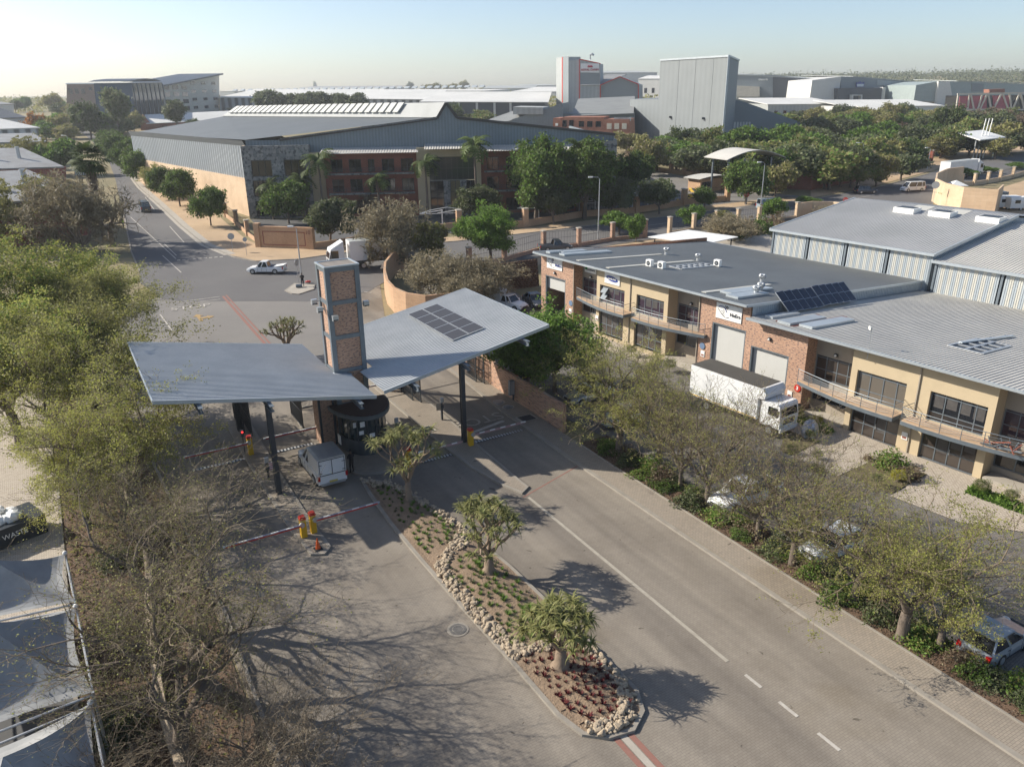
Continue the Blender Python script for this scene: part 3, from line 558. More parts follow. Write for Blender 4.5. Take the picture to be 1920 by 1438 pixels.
# ---------------------------------------------------------------- islands
def isl(name, pts, h, m=None, closed=True):
    o = sheet(name, pts, h, m or m_paver2); kerb(name + '_kerb', pts, .22, h + .01, m_kerb, closed); return o
isl('narrow_island', siteP((60, 9.0), (55, 8.95), (48, 8.95), (42, 9.05), (39.0, 9.3), (38.7, 9.9), (39.2, 10.4), (44, 10.3), (52, 10.4), (60, 10.6)), .13)
isl('lane_island', siteP((66, 22.0), (57, 22.0), (49, 22.1), (43.8, 22.3), (40.3, 22.9), (38.8, 23.4), (39.3, 24.1), (40.6, 24.1), (47.2, 23.95 + .35), (52, 24.5), (66, 24.8)), .14)
isl('booth_island', siteP((47.4, 15.0), (46.9, 15.4), (46.2, 17.6), (47.6, 19.0), (52, 19.9), (60, 20.2), (62, 17), (60, 14.2), (56, 13.9), (51, 14.2)), .13)
md = siteP((46.3, 15.0), (44, 14.75), (40, 14.5), (35.3, 14.45), (30, 14.5), (25.4, 14.6), (21.4, 14.6), (20.0, 14.9), (19.3, 15.7), (19.1, 16.8), (19.7, 17.8), (20.8, 18.35), (25, 18.45), (32, 18.4), (38, 17.95), (42, 17.2), (45, 16.3))
tag(sheet('median_soil', md, .14, m_bed), kind='structure'); kerb('median_kerb', md, .24, .15, m_kerb, True)
# soil mounded a little inside the kerb
def dist_edge(p, poly):
    m_ = 9e9
    for i in range(len(poly)):
        a = Vector(poly[i][:2]); b = Vector(poly[(i + 1) % len(poly)][:2]); t_ = max(0, min(1, (p - a).dot(b - a) / (b - a).length_squared)); m_ = min(m_, (p - a - (b - a) * t_).length)
    return m_
def inside(p, poly):
    c = False
    for i in range(len(poly)):
        x1, y1 = poly[i][:2]; x2, y2 = poly[i - 1][:2]
        if (y1 > p[1]) != (y2 > p[1]) and p[0] < (x2 - x1) * (p[1] - y1) / (y2 - y1) + x1: c = not c
    return c
rng = random.Random(5)
def bedz(p): d = dist_edge(Vector(p[:2]), md); return .14 + .22 * min(1, max(0, d - .15) / 1.2)
mb = MB(); vs = []; idx = {}; st = .25
for i in range(int(28 / st)):
    for j in range(int(5 / st)):
        q_ = T(18.7 + i * st, 14 + j * st)
        if inside(q_, md) and dist_edge(Vector(q_[:2]), md) > .14: idx[i, j] = len(vs); q_.z = bedz(q_) + rng.uniform(-.025, .025); vs.append(q_)
fs = [(idx[i, j], idx[i, j + 1], idx[i + 1, j + 1], idx[i + 1, j]) for (i, j) in idx if (i + 1, j) in idx and (i, j + 1) in idx and (i + 1, j + 1) in idx]
tag(mb.add(vs, fs).build('bed_mound', m_bed, smooth=True), kind='structure')
# border stones
stones = []
for k in range(6):
    r = random.Random(k); bmx = bmesh.new(); bmesh.ops.create_icosphere(bmx, subdivisions=2, radius=.5)
    for _ in range(9):                                     # chop flats off it
        n_ = Vector((r.uniform(-1, 1), r.uniform(-1, 1), r.uniform(-1, 1))).normalized(); c_ = r.uniform(.28, .4)
        for v in bmx.verts:
            d_ = v.co.dot(n_) - c_
            if d_ > 0: v.co -= n_ * d_
    me = bpy.data.meshes.new('rock'); bmx.to_mesh(me); bmx.free(); me.materials.append(m_rock); stones.append(me)
rub = MB()
runs = [([(46.1, 15.2), (44.6, 15.6)], 10, .30), ([(45.2, 16.1), (43, 16.8), (40.5, 17.3), (38, 17.7), (36.0, 17.8)], 42, .3), ([(36.2, 17.7), (35.2, 16.9), (34.4, 15.7), (33.7, 14.95), (31.8, 14.85), (30, 14.85), (28.2, 14.85), (26.6, 14.95), (25.4, 15.0)], 130, .34), ([(25.6, 15.1), (25.0, 16.2), (25.3, 17.0), (25.8, 17.9)], 32, .3), ([(25.8, 17.9), (23.5, 18.1), (21.6, 18.0), (20.4, 17.6), (19.75, 16.8), (19.6, 15.9), (20.1, 15.2)], 80, .3)]
RL = ['at the head of the planted island by the guard booth', 'along the right edge between the farthest and middle aloes', 'along the left edge of the island beside the middle aloe', 'crossing the island between middle and nearest aloes', 'round the rounded near end of the island']
for ri_, (pts, cnt, wd) in enumerate(runs):
    seg = [(Vector(pts[i]), Vector(pts[i + 1])) for i in range(len(pts) - 1)]; tot = sum((b - a).length for a, b in seg)
    for k in range(cnt):
        s_ = rng.uniform(0, tot)
        for a, b in seg:
            if s_ <= (b - a).length: break
            s_ -= (b - a).length
        q_ = a.lerp(b, min(1, s_ / (b - a).length)); q_ = T(q_.x + rng.uniform(-wd, wd), q_.y + rng.uniform(-wd, wd)); sz = rng.uniform(.22, .42)
        o = bpy.data.objects.new('border_rock', rng.choice(stones)); COL.objects.link(o); o.location = (q_.x, q_.y, bedz(q_) + sz * .22)
        o.scale = (sz, sz * rng.uniform(.7, 1.1), sz * rng.uniform(.6, .95)); o.rotation_euler = (rng.uniform(-.5, .5), rng.uniform(-.5, .5), rng.uniform(0, 6.3))
        tag(o, 'rough pale rock ' + RL[ri_], 'rock', 'border rocks ' + RL[ri_])
for pts, cnt, wd in runs:                                   # the small stuff between the border stones
    for k in range(int(cnt * 2.6)):
        i = rng.randrange(len(pts) - 1); q_ = Vector(pts[i]).lerp(Vector(pts[i + 1]), rng.random()); q_ = T(q_.x + rng.uniform(-wd, wd) * 1.1, q_.y + rng.uniform(-wd, wd) * 1.1); sz = rng.uniform(.06, .14); rub.ball((q_.x, q_.y, bedz(q_) + sz * .4), sz, sz * rng.uniform(.7, 1.2), sz * .8, 6, 4, jit=.3, rng=rng)
tag(rub.build('stone_rubble', m_rock), 'small broken stones between the border rocks of the planted island', 'rubble', None, 'stuff')
# boundary walls
def wall(name, label, pts, h, m, th=.25, cap=None, cat='wall', z0=-.3):
    o = kerb(name, pts, th, h, m, kind=None, z0=z0); tag(o, label, cat)
    if cap:
        c = kerb('coping', pts, th + .08, h + .07, cap, kind=None, z0=h, parent=o)
    return o
wall('brick_wall', 'long mottled brick wall along the right pavement behind the right canopy', [S2(a, b) for a, b in ((45.3, 31.2), (54.3, 31.1), (62, 31.4), (66, 33.2), (73, 34.6))], 2.3, m_brick, .3)
wall('curved_wall', 'tall curved brick wall round the thorny thicket by the crossroads', [tuple(at(x, y)) for x, y in ((905, 590), (862, 596), (800, 603), (765, 597), (742, 586), (729, 570), (724, 550), (725, 533), (738, 515), (765, 506))], 3.0, m_bricktan, .35)
wall('stone_wall', 'rough stone wall in the leaf litter left of the road, running towards the camera', [S2(a, b) for a, b in ((62, .6), (52, .9), (47, 1.3), (41, .9), (36, .3), (30, .1), (24, .4), (12, .9))], .75, m_rock, .4)
# ================================================================= tenants' building on the right (local x = away from the facade, y = along it)
WR = Matrix(((0, 0, -1), (-1, 0, 0), (0, 1, 0))).to_4x4()      # lettering on a wall that faces -x
def wtext(par, s, size, x, y, z, m, ext=.03, sx=1.0, bold=0.0, name='lettering', align='CENTER'):
    o = text(s, size, m, ext, name, align, sx, bold); o.parent = par; o.matrix_basis = Matrix.Translation((x, y, z)) @ WR; return o
def holed(mb, x0, x1, y0, y1, z0, z1, holes, mi=0):
    """wall between x0 and x1 with rectangular openings (ya, yb, za, zb)"""
    ycut = sorted({y0, y1} | {v for h in holes for v in h[:2] if y0 < v < y1})
    for i in range(len(ycut) - 1):
        ya, yb = ycut[i:i + 2]; ym = (ya + yb) / 2; hs = sorted([(h[2], h[3]) for h in holes if h[0] < ym < h[1]]); z = z0
        for a, b in hs:
            if a > z + 1e-3: mb.box(x0, x1, ya, yb, z, a, mi)
            z = max(z, b)
        if z < z1 - 1e-3: mb.box(x0, x1, ya, yb, z, z1, mi)
    return mb
def window(par, x, y0, y1, z0, z1, vs_=(), hs_=(), glass=None, fr=None, name='window', th=.07):
    wn = MB().box(x, x + .04, y0, y1, z0, z1).build(name, glass or m_glass, par); f = MB(); e = x - .035; q_ = x + .03
    for z in (z0, z1 - th): f.box(e, q_, y0, y1, z, z + th)
    for y in (y0, y1 - th): f.box(e, q_, y, y + th, z0 + th, z1 - th)
    for v in vs_: y = y0 + (y1 - y0) * v; f.box(e, q_ - .01, y - th / 2, y + th / 2, z0 + th, z1 - th)
    for v in hs_: z = z0 + (z1 - z0) * v; f.box(e + .01, q_ - .02, y0 + th, y1 - th, z - th / 2, z + th / 2)
    f.build('frame', fr or m_steel, wn); return wn
A0 = 40.0
tb = thing('tenant_building', 'long two-storey tan and brick building with balconies, roller doors and stepped grey roof', 'building', T2(A0, 52.6, 0) - Vector((0, 0, g(T2(A0, 52.6).y))), RZ2)
Y = lambda a: a - A0
XB = 27.35
def part(mb, name, m, par=None, **k): return mb.build(name, m, par or tb, **k)
f = MB()                                                   # brick piers with the roller door openings
holed(f, 0, .5, Y(62.6), Y(68.2), .3, 7.95, [(Y(63.9), Y(67.4), .3, 5.65)]); f.box(.5, 1.3, Y(62.6), Y(62.85), .3, 7.9); part(f, 'brick_wall', m_brick); f = MB()
holed(f, 0, .5, Y(39.45), Y(44.9), -.3, 8.0, [(Y(39.75), Y(43.4), -.3, 5.68)])
holed(f, 0, .5, Y(33.8), Y(39.45), -.3, 6.95, [(Y(35.35), Y(39.1), -.3, 4.58)])
f.box(.5, 1.3, Y(44.65), Y(44.9), -.3, 7.9); f.box(.5, 1.3, Y(33.8), Y(34.05), -.3, 6.9)
part(f, 'brick_wall', m_brick)
f = MB(); f.box(.5, XB, Y(68.0), Y(68.2), .3, 6.6); f.profy([(.5, 6.6), (XB, 6.6), (XB, 6.0), (.5, 7.95)], Y(68.0), Y(68.2)); f.box(XB - .2, XB, Y(10), Y(68), -.3, 5.0); f.box(.5, XB, Y(10), Y(10.2), -.3, 5.0); part(f, 'end_wall', m_brick)
for (a0, a1, z0, zt, hl) in ((48.8, 58.8, .6, 7.95, [(49.3, 52.95, 4.4, 6.27), (54.65, 58.3, 4.4, 6.25), (49.35, 53.1, .9, 3.5), (54.7, 58.35, .9, 3.5)]), (19.65, 29.9, -.3, 6.95, [(20.1, 23.9, 3.0, 5.15), (25.6, 29.4, 3.0, 5.15), (20.2, 24.0, -.3, 2.4), (25.65, 29.45, -.3, 2.4)])):
    f = MB(); holed(f, 0, .35, Y(a0), Y(a1), z0, zt, [(Y(h[0]), Y(h[1]), h[2], h[3]) for h in hl])
    for a in (a0, a1): f.box(.35, 1.3, Y(a) - (.3 if a == a1 else 0), Y(a) + (.3 if a == a0 else 0), z0, zt)
    part(f, 'tan_wall', m_tan)
for (a0, a1, zb, zt, hl) in ((58.8, 62.6, .6, 7.8, [(58.9, 62.55, 4.3, 6.1), (58.9, 62.5, 2.35, 3.6)]), (44.9, 48.8, .6, 7.8, [(44.95, 48.7, 4.3, 6.1), (44.95, 48.7, 2.2, 3.5)]), (29.9, 33.8, -.3, 6.8, [(30.0, 33.75, 2.95, 5.0), (30.0, 33.7, 1.15, 2.4)]), (15.6, 19.65, -.3, 6.8, [(15.7, 19.6, 2.95, 4.95), (15.7, 19.6, .75, 2.3)])):
    part(holed(MB(), 1.3, 1.55, Y(a0), Y(a1), zb, zt, [(Y(h[0]), Y(h[1]), h[2], h[3]) for h in hl]), 'recessed_wall', m_grey)
part(holed(MB(), 0, .5, Y(10), Y(15.6), -.3, 6.95, []), 'brick_wall', m_brick)
# upper windows, glazed doors
U3 = (.2, .47, .74)
for a0, a1, z0, z1, gl in ((49.3, 52.95, 4.4, 6.27, m_glass3), (54.65, 58.3, 4.4, 6.25, m_glass3), (20.1, 23.9, 3.0, 5.15, None), (25.6, 29.4, 3.0, 5.15, glassmat('blind_glass', (.13, .115, .095), .12))):
    window(tb, .24, Y(a0), Y(a1), z0, z1, U3, (.3, .88), gl)
for a0, a1, z0, z1 in ((49.35, 53.1, 1.13, 3.5), (54.7, 58.35, 1.13, 3.5), (20.2, 24.0, .05, 2.4), (25.65, 29.45, .05, 2.4)):
    wn = window(tb, .24, Y(a0), Y(a1), z0, z1, (.27, .5, .73), (.42,), m_glass2, name='glazed_door'); MB().bar((.14, Y((a0 + a1) / 2) - .12, z0 + .9), (.14, Y((a0 + a1) / 2) - .12, z0 + 1.3), .04).build('handle', m_galv, wn)
for a0, a1, z0, z1 in ((58.9, 62.55, 4.35, 6.1), (44.95, 48.7, 4.35, 6.1), (30.0, 33.75, 3.0, 5.0), (15.7, 19.6, 3.0, 4.95)): window(tb, 1.42, Y(a0), Y(a1), z0, z1, (.25, .5, .75), (.42, .9), m_glass2 if a0 == 30.0 else m_glass3)
for a0, a1, z0, z1 in ((58.9, 62.5, 2.35, 3.6), (44.95, 48.7, 2.2, 3.5), (30.0, 33.7, 1.15, 2.4), (15.7, 19.6, .75, 2.3)): window(tb, 1.42, Y(a0), Y(a1), z0, z1, (.33, .66))
# one open top-hung pane
for z in (5.75, 5.15): MB().bar((-.25, Y(57.9) - .3, z - .22), (.2, Y(57.9) - .3, z + .22), .75, .04).build('open_pane', m_steel, tb)
# roller shutters
def shutter(a0, a1, zb, z0, z1, lb):
    s = MB().box(.3, .36, Y(a0), Y(a1), zb, z1)
    o = s.build('roller_shutter', m_shut, tb); f = MB()
    f.box(.02, .34, Y(a1) - .12, Y(a1) + .003, z0, z1); f.box(.02, .34, Y(a0) - .003, Y(a0) + .12, z0, z1); f.box(.02, .34, Y(a0) + .12, Y(a1) - .12, z1 - .12, z1 + .003); f.build('door_frame', m_steel, o); o['label'] = lb
shutter(63.9, 67.4, 4.16, .3, 5.65, 'half-raised white roller door with shelving behind'); shutter(39.75, 43.4, -.1, -.2, 5.68, 'tall closed white roller door'); shutter(35.35, 39.1, -.1, -.2, 4.58, 'lower closed white roller door')
# shelving inside the open door
sh = thing('storage_rack', 'orange and blue rack of boxes inside the half-open roller door', 'shelving', T2(65.6, 54.6, .25), RZ2)
MB().box(-.1, 3, -2.0, 2.0, -.1, .0).build('floor_plate', m_conc, sh); MB().box(2.9, 3, -2, 2, 0, 5).build('back_panel', m_dsteel, sh)
for y in (-1.6, -.5, .6, 1.5): MB().box(1.0, 1.1, y, y + .1, 0, 4.2).build('upright', m_blue, sh)
for z in (.3, 1.3, 2.3, 3.3): MB().box(.95, 1.9, -1.6, 1.6, z, z + .12).build('shelf', m_orange, sh)
rr = random.Random(3)
for z in (.42, 1.42, 2.42):
    for k in range(5):
        y = -1.45 + k * .62; MB().box(1.05, 1.7, y, y + rr.uniform(.35, .52), z, z + rr.uniform(.3, .6)).build('box', rr.choice([m_conc, m_white, m_wood, m_dsteel]), sh)
# balconies
def balcony(aL, aR, z, square):
    """aL > aR; square = which end is square ('R' or 'L')"""
    n = 14; pts = []
    for i in range(n + 1):
        t_ = i / n if square == 'R' else 1 - i / n
        pts.append((-(.35 + 1.2 * math.sin(PI * .62 * t_)), Y(aL + (aR - aL) * i / n)))
    poly = [(-.002, pts[0][1])] + pts + [(-.002, pts[-1][1])]
    o = MB().prism(poly, z - .3, z - .02).build('balcony', m_steel, tb); MB().prism([(x * .97 - .002, y) for x, y in poly], z - .02, z + .02).build('balcony_floor', m_walk, o)
    r = MB(); rail = [Vector((x * .97, y, 0)) for x, y in pts]; sq = [Vector((0, pts[-1][1] + .05, 0))] if square == 'R' else []; rail = ([] if square == 'R' else [Vector((0, pts[0][1] - .05, 0))]) + rail + sq
    for h_ in (.25, .42, .59, .76, 1.0): r.tube([p + Vector((0, 0, z + h_)) for p in rail], .028 if h_ == 1.0 else .014, 5)
    for i in range(0, len(pts), 2): r.tube([(pts[i][0] * .97, pts[i][1], z), (pts[i][0] * .97, pts[i][1], z + 1.0)], .025, 5)
    r.build('railing', m_steel, o); return o
m_walk = M('balcony_tile', (.50, .36, .24), .8, c2=(.44, .31, .2), s1=1)
balcony(61.6, 53.2, 4.35, 'R'); balcony(52.1, 43.9, 4.35, 'L'); balcony(34.1, 25.5, 2.95, 'R'); balcony(24.9, 15.4, 2.95, 'L')
# blinds and dim things seen through the glass, downpipes, gutter brackets
rb = random.Random(12)
for (a0, a1, z0, z1) in ((49.4, 52.8, 4.5, 6.2), (54.75, 58.2, 4.5, 6.2), (20.2, 23.8, 3.1, 5.1), (49.5, 53.0, 1.2, 3.4), (54.8, 58.3, 1.2, 3.4), (20.3, 23.9, .1, 2.3), (25.7, 29.3, .1, 2.3)):
    f = MB()
    for k in range(4): w4 = (a1 - a0) / 4; yy = Y(a0 + k * w4) + .1; dz_ = rb.uniform(.15, .75) * (z1 - z0); f.box(.232, .238, yy, yy + w4 - .2, z1 - dz_, z1 - .05)
    part(f, 'window_blind', M('blind_grey', (.10, .095, .09), .3, c2=(.06, .058, .06), s1=2.5))
for a, z0, z1 in ((53.8, 1.1, 7.7), (24.75, 0, 6.7), (62.45, 1.1, 7.7), (44.95, .8, 7.7)): part(MB().bar((-.06, Y(a), z0), (-.06, Y(a), z1), .08), 'downpipe', m_grey)
# planters along the set-back bays
for a0, a1, z in ((59, 62.5, .7), (45, 48.7, .7), (30.0, 33.5, .05), (15.8, 19.5, 0)):
    MB().box(-.1, 1.28, Y(a0), Y(a1), -.3, z + .35).build('planter', m_conc, tb)
# roofs
def roofz(x, hi): return (8.15 if hi else 7.14) - (x + .9) * 2.05 / 28.3
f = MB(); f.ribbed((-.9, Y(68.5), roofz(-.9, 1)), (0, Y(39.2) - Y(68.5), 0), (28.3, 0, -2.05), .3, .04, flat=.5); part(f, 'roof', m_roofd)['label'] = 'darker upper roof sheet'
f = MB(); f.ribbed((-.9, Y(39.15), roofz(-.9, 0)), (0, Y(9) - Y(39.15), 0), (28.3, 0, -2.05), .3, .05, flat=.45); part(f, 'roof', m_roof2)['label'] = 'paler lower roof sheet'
f = MB()
for hi, a0, a1 in ((1, 39.2, 68.5), (0, 9, 39.15)):
    for x in (-.95, XB + .05): f.bar((x, Y(a0), roofz(x, hi) - .05), (x, Y(a1), roofz(x, hi) - .05), .1, .2)
    for a in (a0, a1) if hi else (a0,): f.bar((-.9, Y(a), roofz(-.9, hi) - .04), (XB, Y(a), roofz(XB, hi) - .04), .12, .22)
part(f, 'roof_trim', m_flash)
f = MB(); f.quad((0, Y(39.3), roofz(0, 0) - .1), (XB, Y(39.3), roofz(XB, 0) - .1), (XB, Y(39.3), roofz(XB, 1) - .1), (0, Y(39.3), roofz(0, 1) - .1))
for k in range(90): x = .6 + k * .29; f.box(x, x + .1, Y(39.27), Y(39.3), roofz(x, 0), roofz(x, 1) - .12)
part(f, 'step_cladding', m_clad)
for hi, lst in ((1, [(61.8, -.1, 12.4, .5), (57.15, -.1, 12.6, .5), (66.6, 1.5, 5, .9), (65.2, .5, 7.5, .9), (67, 0, 2, .7), (44.4, -.3, 9, .5), (41.8, .3, 4.6, 1.3), (43.2, 1.2, 7, 1.3)]), (0, [(38.1, .6, 4.3, .8), (36.2, 0, 5, 1.2), (34.6, .6, 6.6, 1.2)])):
    for i, (a, x0, x1, wd) in enumerate(lst):
        hgh = .06 if wd == .5 else .2
        f = MB(); v = [(x, Y(a) + s * wd / 2, roofz(x, hi) + .05 + hz) for hz in (0, hgh) for x, s in ((x0, -1), (x1, -1), (x1, 1), (x0, 1))]
        f.add(v, [(0, 3, 2, 1), (4, 5, 6, 7), (0, 1, 5, 4), (1, 2, 6, 5), (2, 3, 7, 6), (3, 0, 4, 7)]); part(f, 'roof_light_strip' if wd == .5 else 'raised_roof_panel', m_trans if wd == .5 else m_flash)
for (a, x0, x1, w2) in ((35.5, 0, 7.6, .25), (37.0, .2, 6, .18)):
    f = MB(); f.add([(x, Y(a) + s * w2, roofz(x, 0) + .065) for x, s in ((x0, -1), (x1, -1), (x1, 1), (x0, 1))], [(0, 1, 2, 3)]); part(f, 'red_flashing', m_rust)
def hatch(a, x0, x1, hi, n, w2=1.2):
    f = MB(); zr = lambda x: roofz(x, hi) + .09
    f.add([(x, Y(a) + s * w2, zr(x) - .03) for x, s in ((x0, -1), (x1, -1), (x1, 1), (x0, 1))], [(0, 1, 2, 3)]); o = part(f, 'open_roof_hatch', m_dsteel); f = MB()
    for s in (-1, 0, 1): f.bar((x0, Y(a) + s * w2, zr(x0)), (x1, Y(a) + s * w2, zr(x1)), .22, .1)
    for k in range(n + 1): x = x0 + (x1 - x0) * k / n; f.bar((x, Y(a) - w2, zr(x)), (x, Y(a) + w2, zr(x)), .12, .1)
    f.build('hatch_frame', m_galv, o)
hatch(54.6, 7.0, 12.2, 1, 6, .8); hatch(24.8, 6.0, 10.6, 0, 4, 1.2)
f = MB(); f.bar((7.6, Y(25.9), roofz(7.6, 0) + .16), (14.2, Y(24.9), roofz(14.2, 0) + .16), .3, .1); part(f, 'loose_flashing', m_flash)
# roof-top things
def onroof(name, label, cat, a, b, hi, group=None):
    x = b - 52.6; p = U2 * a + V2 * b; p.z = tb.location.z + roofz(x, hi) + .04; return thing(name, label, cat, p, RZ2, group)
for (a, b, lb) in ((61.6, 65.6, 'farthest silver turbine vent on the upper roof, above the long pale strip'), (57.0, 65.8, 'second farthest silver turbine vent on the upper roof'), (45.6, 62.0, 'farthest of three silver turbine vents clustered above the roof step'), (42.7, 58.0, 'middle of three silver turbine vents clustered above the roof step'), (41.9, 56.3, 'nearest of three silver turbine vents clustered above the roof step')):
    t = onroof('turbine_vent', lb, 'roof vent', a, b, 1, 'turbine vents on the roof'); t.scale = (.66, .66, .66); MB().cyl(0, 0, -.05, .55, .33, .3, 16).build('base_pipe', m_galv, t)
    f = MB()
    for k in range(20):
        an = 2 * PI * k / 20; pts = [(math.cos(an + .5 * (i / 6)) * (.32 + .2 * math.sin(PI * i / 6)), math.sin(an + .5 * (i / 6)) * (.32 + .2 * math.sin(PI * i / 6)), .55 + .62 * i / 6) for i in range(7)]
        f.tube(pts, .045, 4)
    f.cyl(0, 0, .55, 1.15, .3, .3, 14); f.cyl(0, 0, 1.15, 1.24, .36, .2, 16); f.build('turbine_head', m_galv, t)
for (a, b, lb, rz_) in ((56.3, 57.6, 'left of the two white air conditioners side by side on the roof', 0), (54.9, 57.9, 'right of the two white air conditioners side by side on the roof', 0), (53.6, 65.0, 'lone white air conditioner beyond the open roof hatch', .1)):
    t = onroof('air_conditioner', lb, 'air conditioner', a, b, 1, 'air conditioners on the roof'); t.rotation_euler.z += rz_; t.scale = (.74, .74, .74); MB().box(-.32, .32, -.48, .48, .08, .98).build('casing', m_white, t)
    f = MB(); f.disc((-.33, 0, .52), (1, 0, 0), .33, .03, 18); gr = f.build('fan_grille', m_dsteel, t); MB().disc((-.35, 0, .52), (1, 0, 0), .1, .03, 10).build('fan_hub', m_galv, gr)
    f = MB(); f.box(-.3, .3, -.45, -.38, -.08, .08); f.box(-.3, .3, .38, .45, -.08, .08); f.build('feet', m_galv, t)
for i in range(10):
    b_ = 56.0 + 1.02 * i; up_ = 0 if i < 5 else .12; x = b_ - 52.6; p = U2 * 38.15 + V2 * b_; p.z = roofz(x, 0) + .25 + up_
    t = thing('solar_panel', 'dark tilted solar panel leaning over the roof step, number %s counted from the facade' % ('one', 'two', 'three', 'four', 'five', 'six', 'seven', 'eight', 'nine', 'ten')[i], 'solar panel', p, RZ2, 'tilted solar panels at the roof step')
    t.rotation_euler = (Matrix.Rotation(RZ2, 3, 'Z') @ Matrix.Rotation(rad(42), 3, 'X')).to_euler()
    MB().box(.02, 1.0, .02, 2.1, 0, .04).build('glass', m_pv, t); f = MB()
    for y in (0, 1.05, 2.1): f.box(0, 1.02, y, y + .03, -.02, .045)
    for x in (0, .995): f.box(x, x + .025, .03, 2.1, -.02, .045)
    f.build('frame', m_galv, t)
t = onroof('antenna_mast', 'thin mast with a small white dish at the eave of the lower roof', 'antenna', 28.6, 52.2, 0); MB().tube([(0, 0, -.8), (0, 0, 1.6)], .03, 5).build('mast', m_galv, t); MB().disc((-.1, .1, 1.5), (1, -.6, .2), .16, .06, 12).build('dish', m_white, t)
# signs on the facade
def sign(label, x, a0, a1, z0, z1):
    t = thing('wall_sign', label, 'sign', U2 * ((a0 + a1) / 2) + V2 * (52.6 + x) + Vector((0, 0, z0)), RZ2, 'signs on the tenants\' building'); MB().box(-.06, 0, -(a1 - a0) / 2, (a1 - a0) / 2, 0, z1 - z0).build('board', m_white, t); return t
m_ink = M('dark_ink', (.06, .06, .07), .6); m_navy = M('navy_ink', (.02, .05, .28), .5); m_greenp = M('green_ink', (.03, .25, .06), .5)
def stroke(par, pts, r, m, name='emblem'): return MB().tube([(-.075, y, z) for y, z in pts], r, 5).build(name, m, par)
for (a0, a1, z0, z1, lb, ink) in ((64.42, 67.1, 6.53, 7.8, 'white sign with blue swoosh emblem above the half-open roller door', m_navy), (40.3, 43.05, 6.18, 7.57, 'white sign with swoosh and chequered flag above the tall closed roller door', m_ink)):
    t = sign(lb, -.02, a0, a1, z0, z1); h_ = z1 - z0; wtext(t, 'NuEra', .43, -.09, -.72, h_ * .4, ink)
    stroke(t, [(1.1, h_ * .75), (.9, h_ * .82), (.55, h_ * .8), (.3, h_ * .62), (.2, h_ * .5)], .035, m_navy); stroke(t, [(1.15, h_ * .62), (.85, h_ * .4), (.5, h_ * .2), (.2, h_ * .13), (-.05, h_ * .2)], .02, m_ink)
    f = MB()
    for i in range(4):
        for j in range(3):
            if (i + j) % 2 == 0: f.box(-.09, -.061, .32 - i * .09, .41 - i * .09, h_ * .68 + j * .1, h_ * .68 + j * .1 + .1)
    f.build('chequered_flag', m_ink, t)
    f = MB()
    for k in range(5): f.box(-.085, -.061, .45, .45 + .3 * (k % 2 + 1) * .6, h_ * (.22 + .09 * k), h_ * (.22 + .09 * k) + .03)
    f.build('small_figure', m_ink, t)
t = sign('small white sign with green square on the recessed grey wall', 1.28, 60.36, 62.17, 6.73, 7.5); f = MB().box(-.085, -.061, .5, .8, .3, .64); f.build('green_square', m_greenp, t); wtext(t, 'Lexmark', .34, -.08, -.15, .36, m_ink)
t = sign('white sign with slanted blue oval on the tan wall', -.02, 55.34, 57.56, 6.6, 7.69); f = MB(); n = 28; f.add([(-.075, 0, .55)] + [(-.075, .85 * math.cos(2 * PI * k / n), .55 + .27 * math.sin(2 * PI * k / n) + .1 * math.cos(2 * PI * k / n)) for k in range(n)], [(0, k + 1, (k + 1) % n + 1) for k in range(n)]); f.build('blue_oval', m_navy, t); wtext(t, 'SAMSUNG', .27, -.085, 0, .55, m_white, bold=.006)
def roundel(label, a, z, m, s=None):
    t = thing('wall_roundel', label, 'sign', U2 * a + V2 * 52.56 + Vector((0, 0, z)), RZ2, 'round signs on the brick piers'); MB().disc((0, 0, 0), (1, 0, 0), .3, .06, 24).build('disc', m, t)
    if s: wtext(t, s, .42, -.04, 0, 0, m_white, bold=.012)
roundel('round blue-grey sign on the brick pier left of the first balcony', 62.9, 3.3, M('blue_grey_paint', (.15, .22, .34), .5)); roundel('round pale blue sign on the brick pier beside the second balcony', 44.3, 3.2, M('blue_grey_paint', (.15, .22, .34), .5)); roundel('round red sign with a white number on the brick pier', 34.2, 2.2, m_red, '3')
for i, (a, z, lb) in enumerate(((62.95, 2.4, 'small white notice below the farthest round sign'), (58.6, 2.6, 'narrow white notice beside the upper tenants\' glazed door'), (44.2, 2.5, 'small white notice below the pale blue round sign'), (34.85, 1.5, 'white notice with red print left of the red round sign'), (25.1, 1.3, 'white notice with red print on the tan wall between the glazed doors'))):
    t = thing('wall_notice', lb, 'notice', U2 * a + V2 * 52.57 + Vector((0, 0, z)), RZ2, 'notices on the facade'); MB().box(-.03, 0, -.22, .22, -.28, .28).build('plate', m_white, t); MB().box(-.035, -.03, -.16, .16, -.2, -.05).build('print', m_rust, t)
for a, z, x in ((61.1, 6.35, 1.2), (47.0, 6.35, 1.2), (32.0, 5.35, 1.2), (65.7, 6.15, -.05), (37.3, 5.6, -.05)):
    t = thing('wall_lamp', 'small round wall lamp ' + {61.1: 'below the small green-square sign', 47.0: 'over the recessed window beside the chequered-flag pier', 32.0: 'over the recessed window of the nearer tenant', 65.7: 'above the half-open roller door', 37.3: 'above the lower roller door'}[a], 'wall lamp', U2 * a + V2 * (52.6 + x) + Vector((0, 0, z)), RZ2, 'wall lamps on the facade'); MB().disc((-.05, 0, 0), (1, 0, 0), .16, .1, 14).build('housing', m_dsteel, t); MB().ball((-.12, 0, -.03), .1, n=8, m=5).build('bowl', m_white, t)
t = thing('broken_furniture', 'heap of red and grey metal frames dumped on the nearest balcony', 'scrap', U2 * 18.6 + V2 * 51.8 + Vector((0, 0, 2.98)), RZ2); rr = random.Random(8)
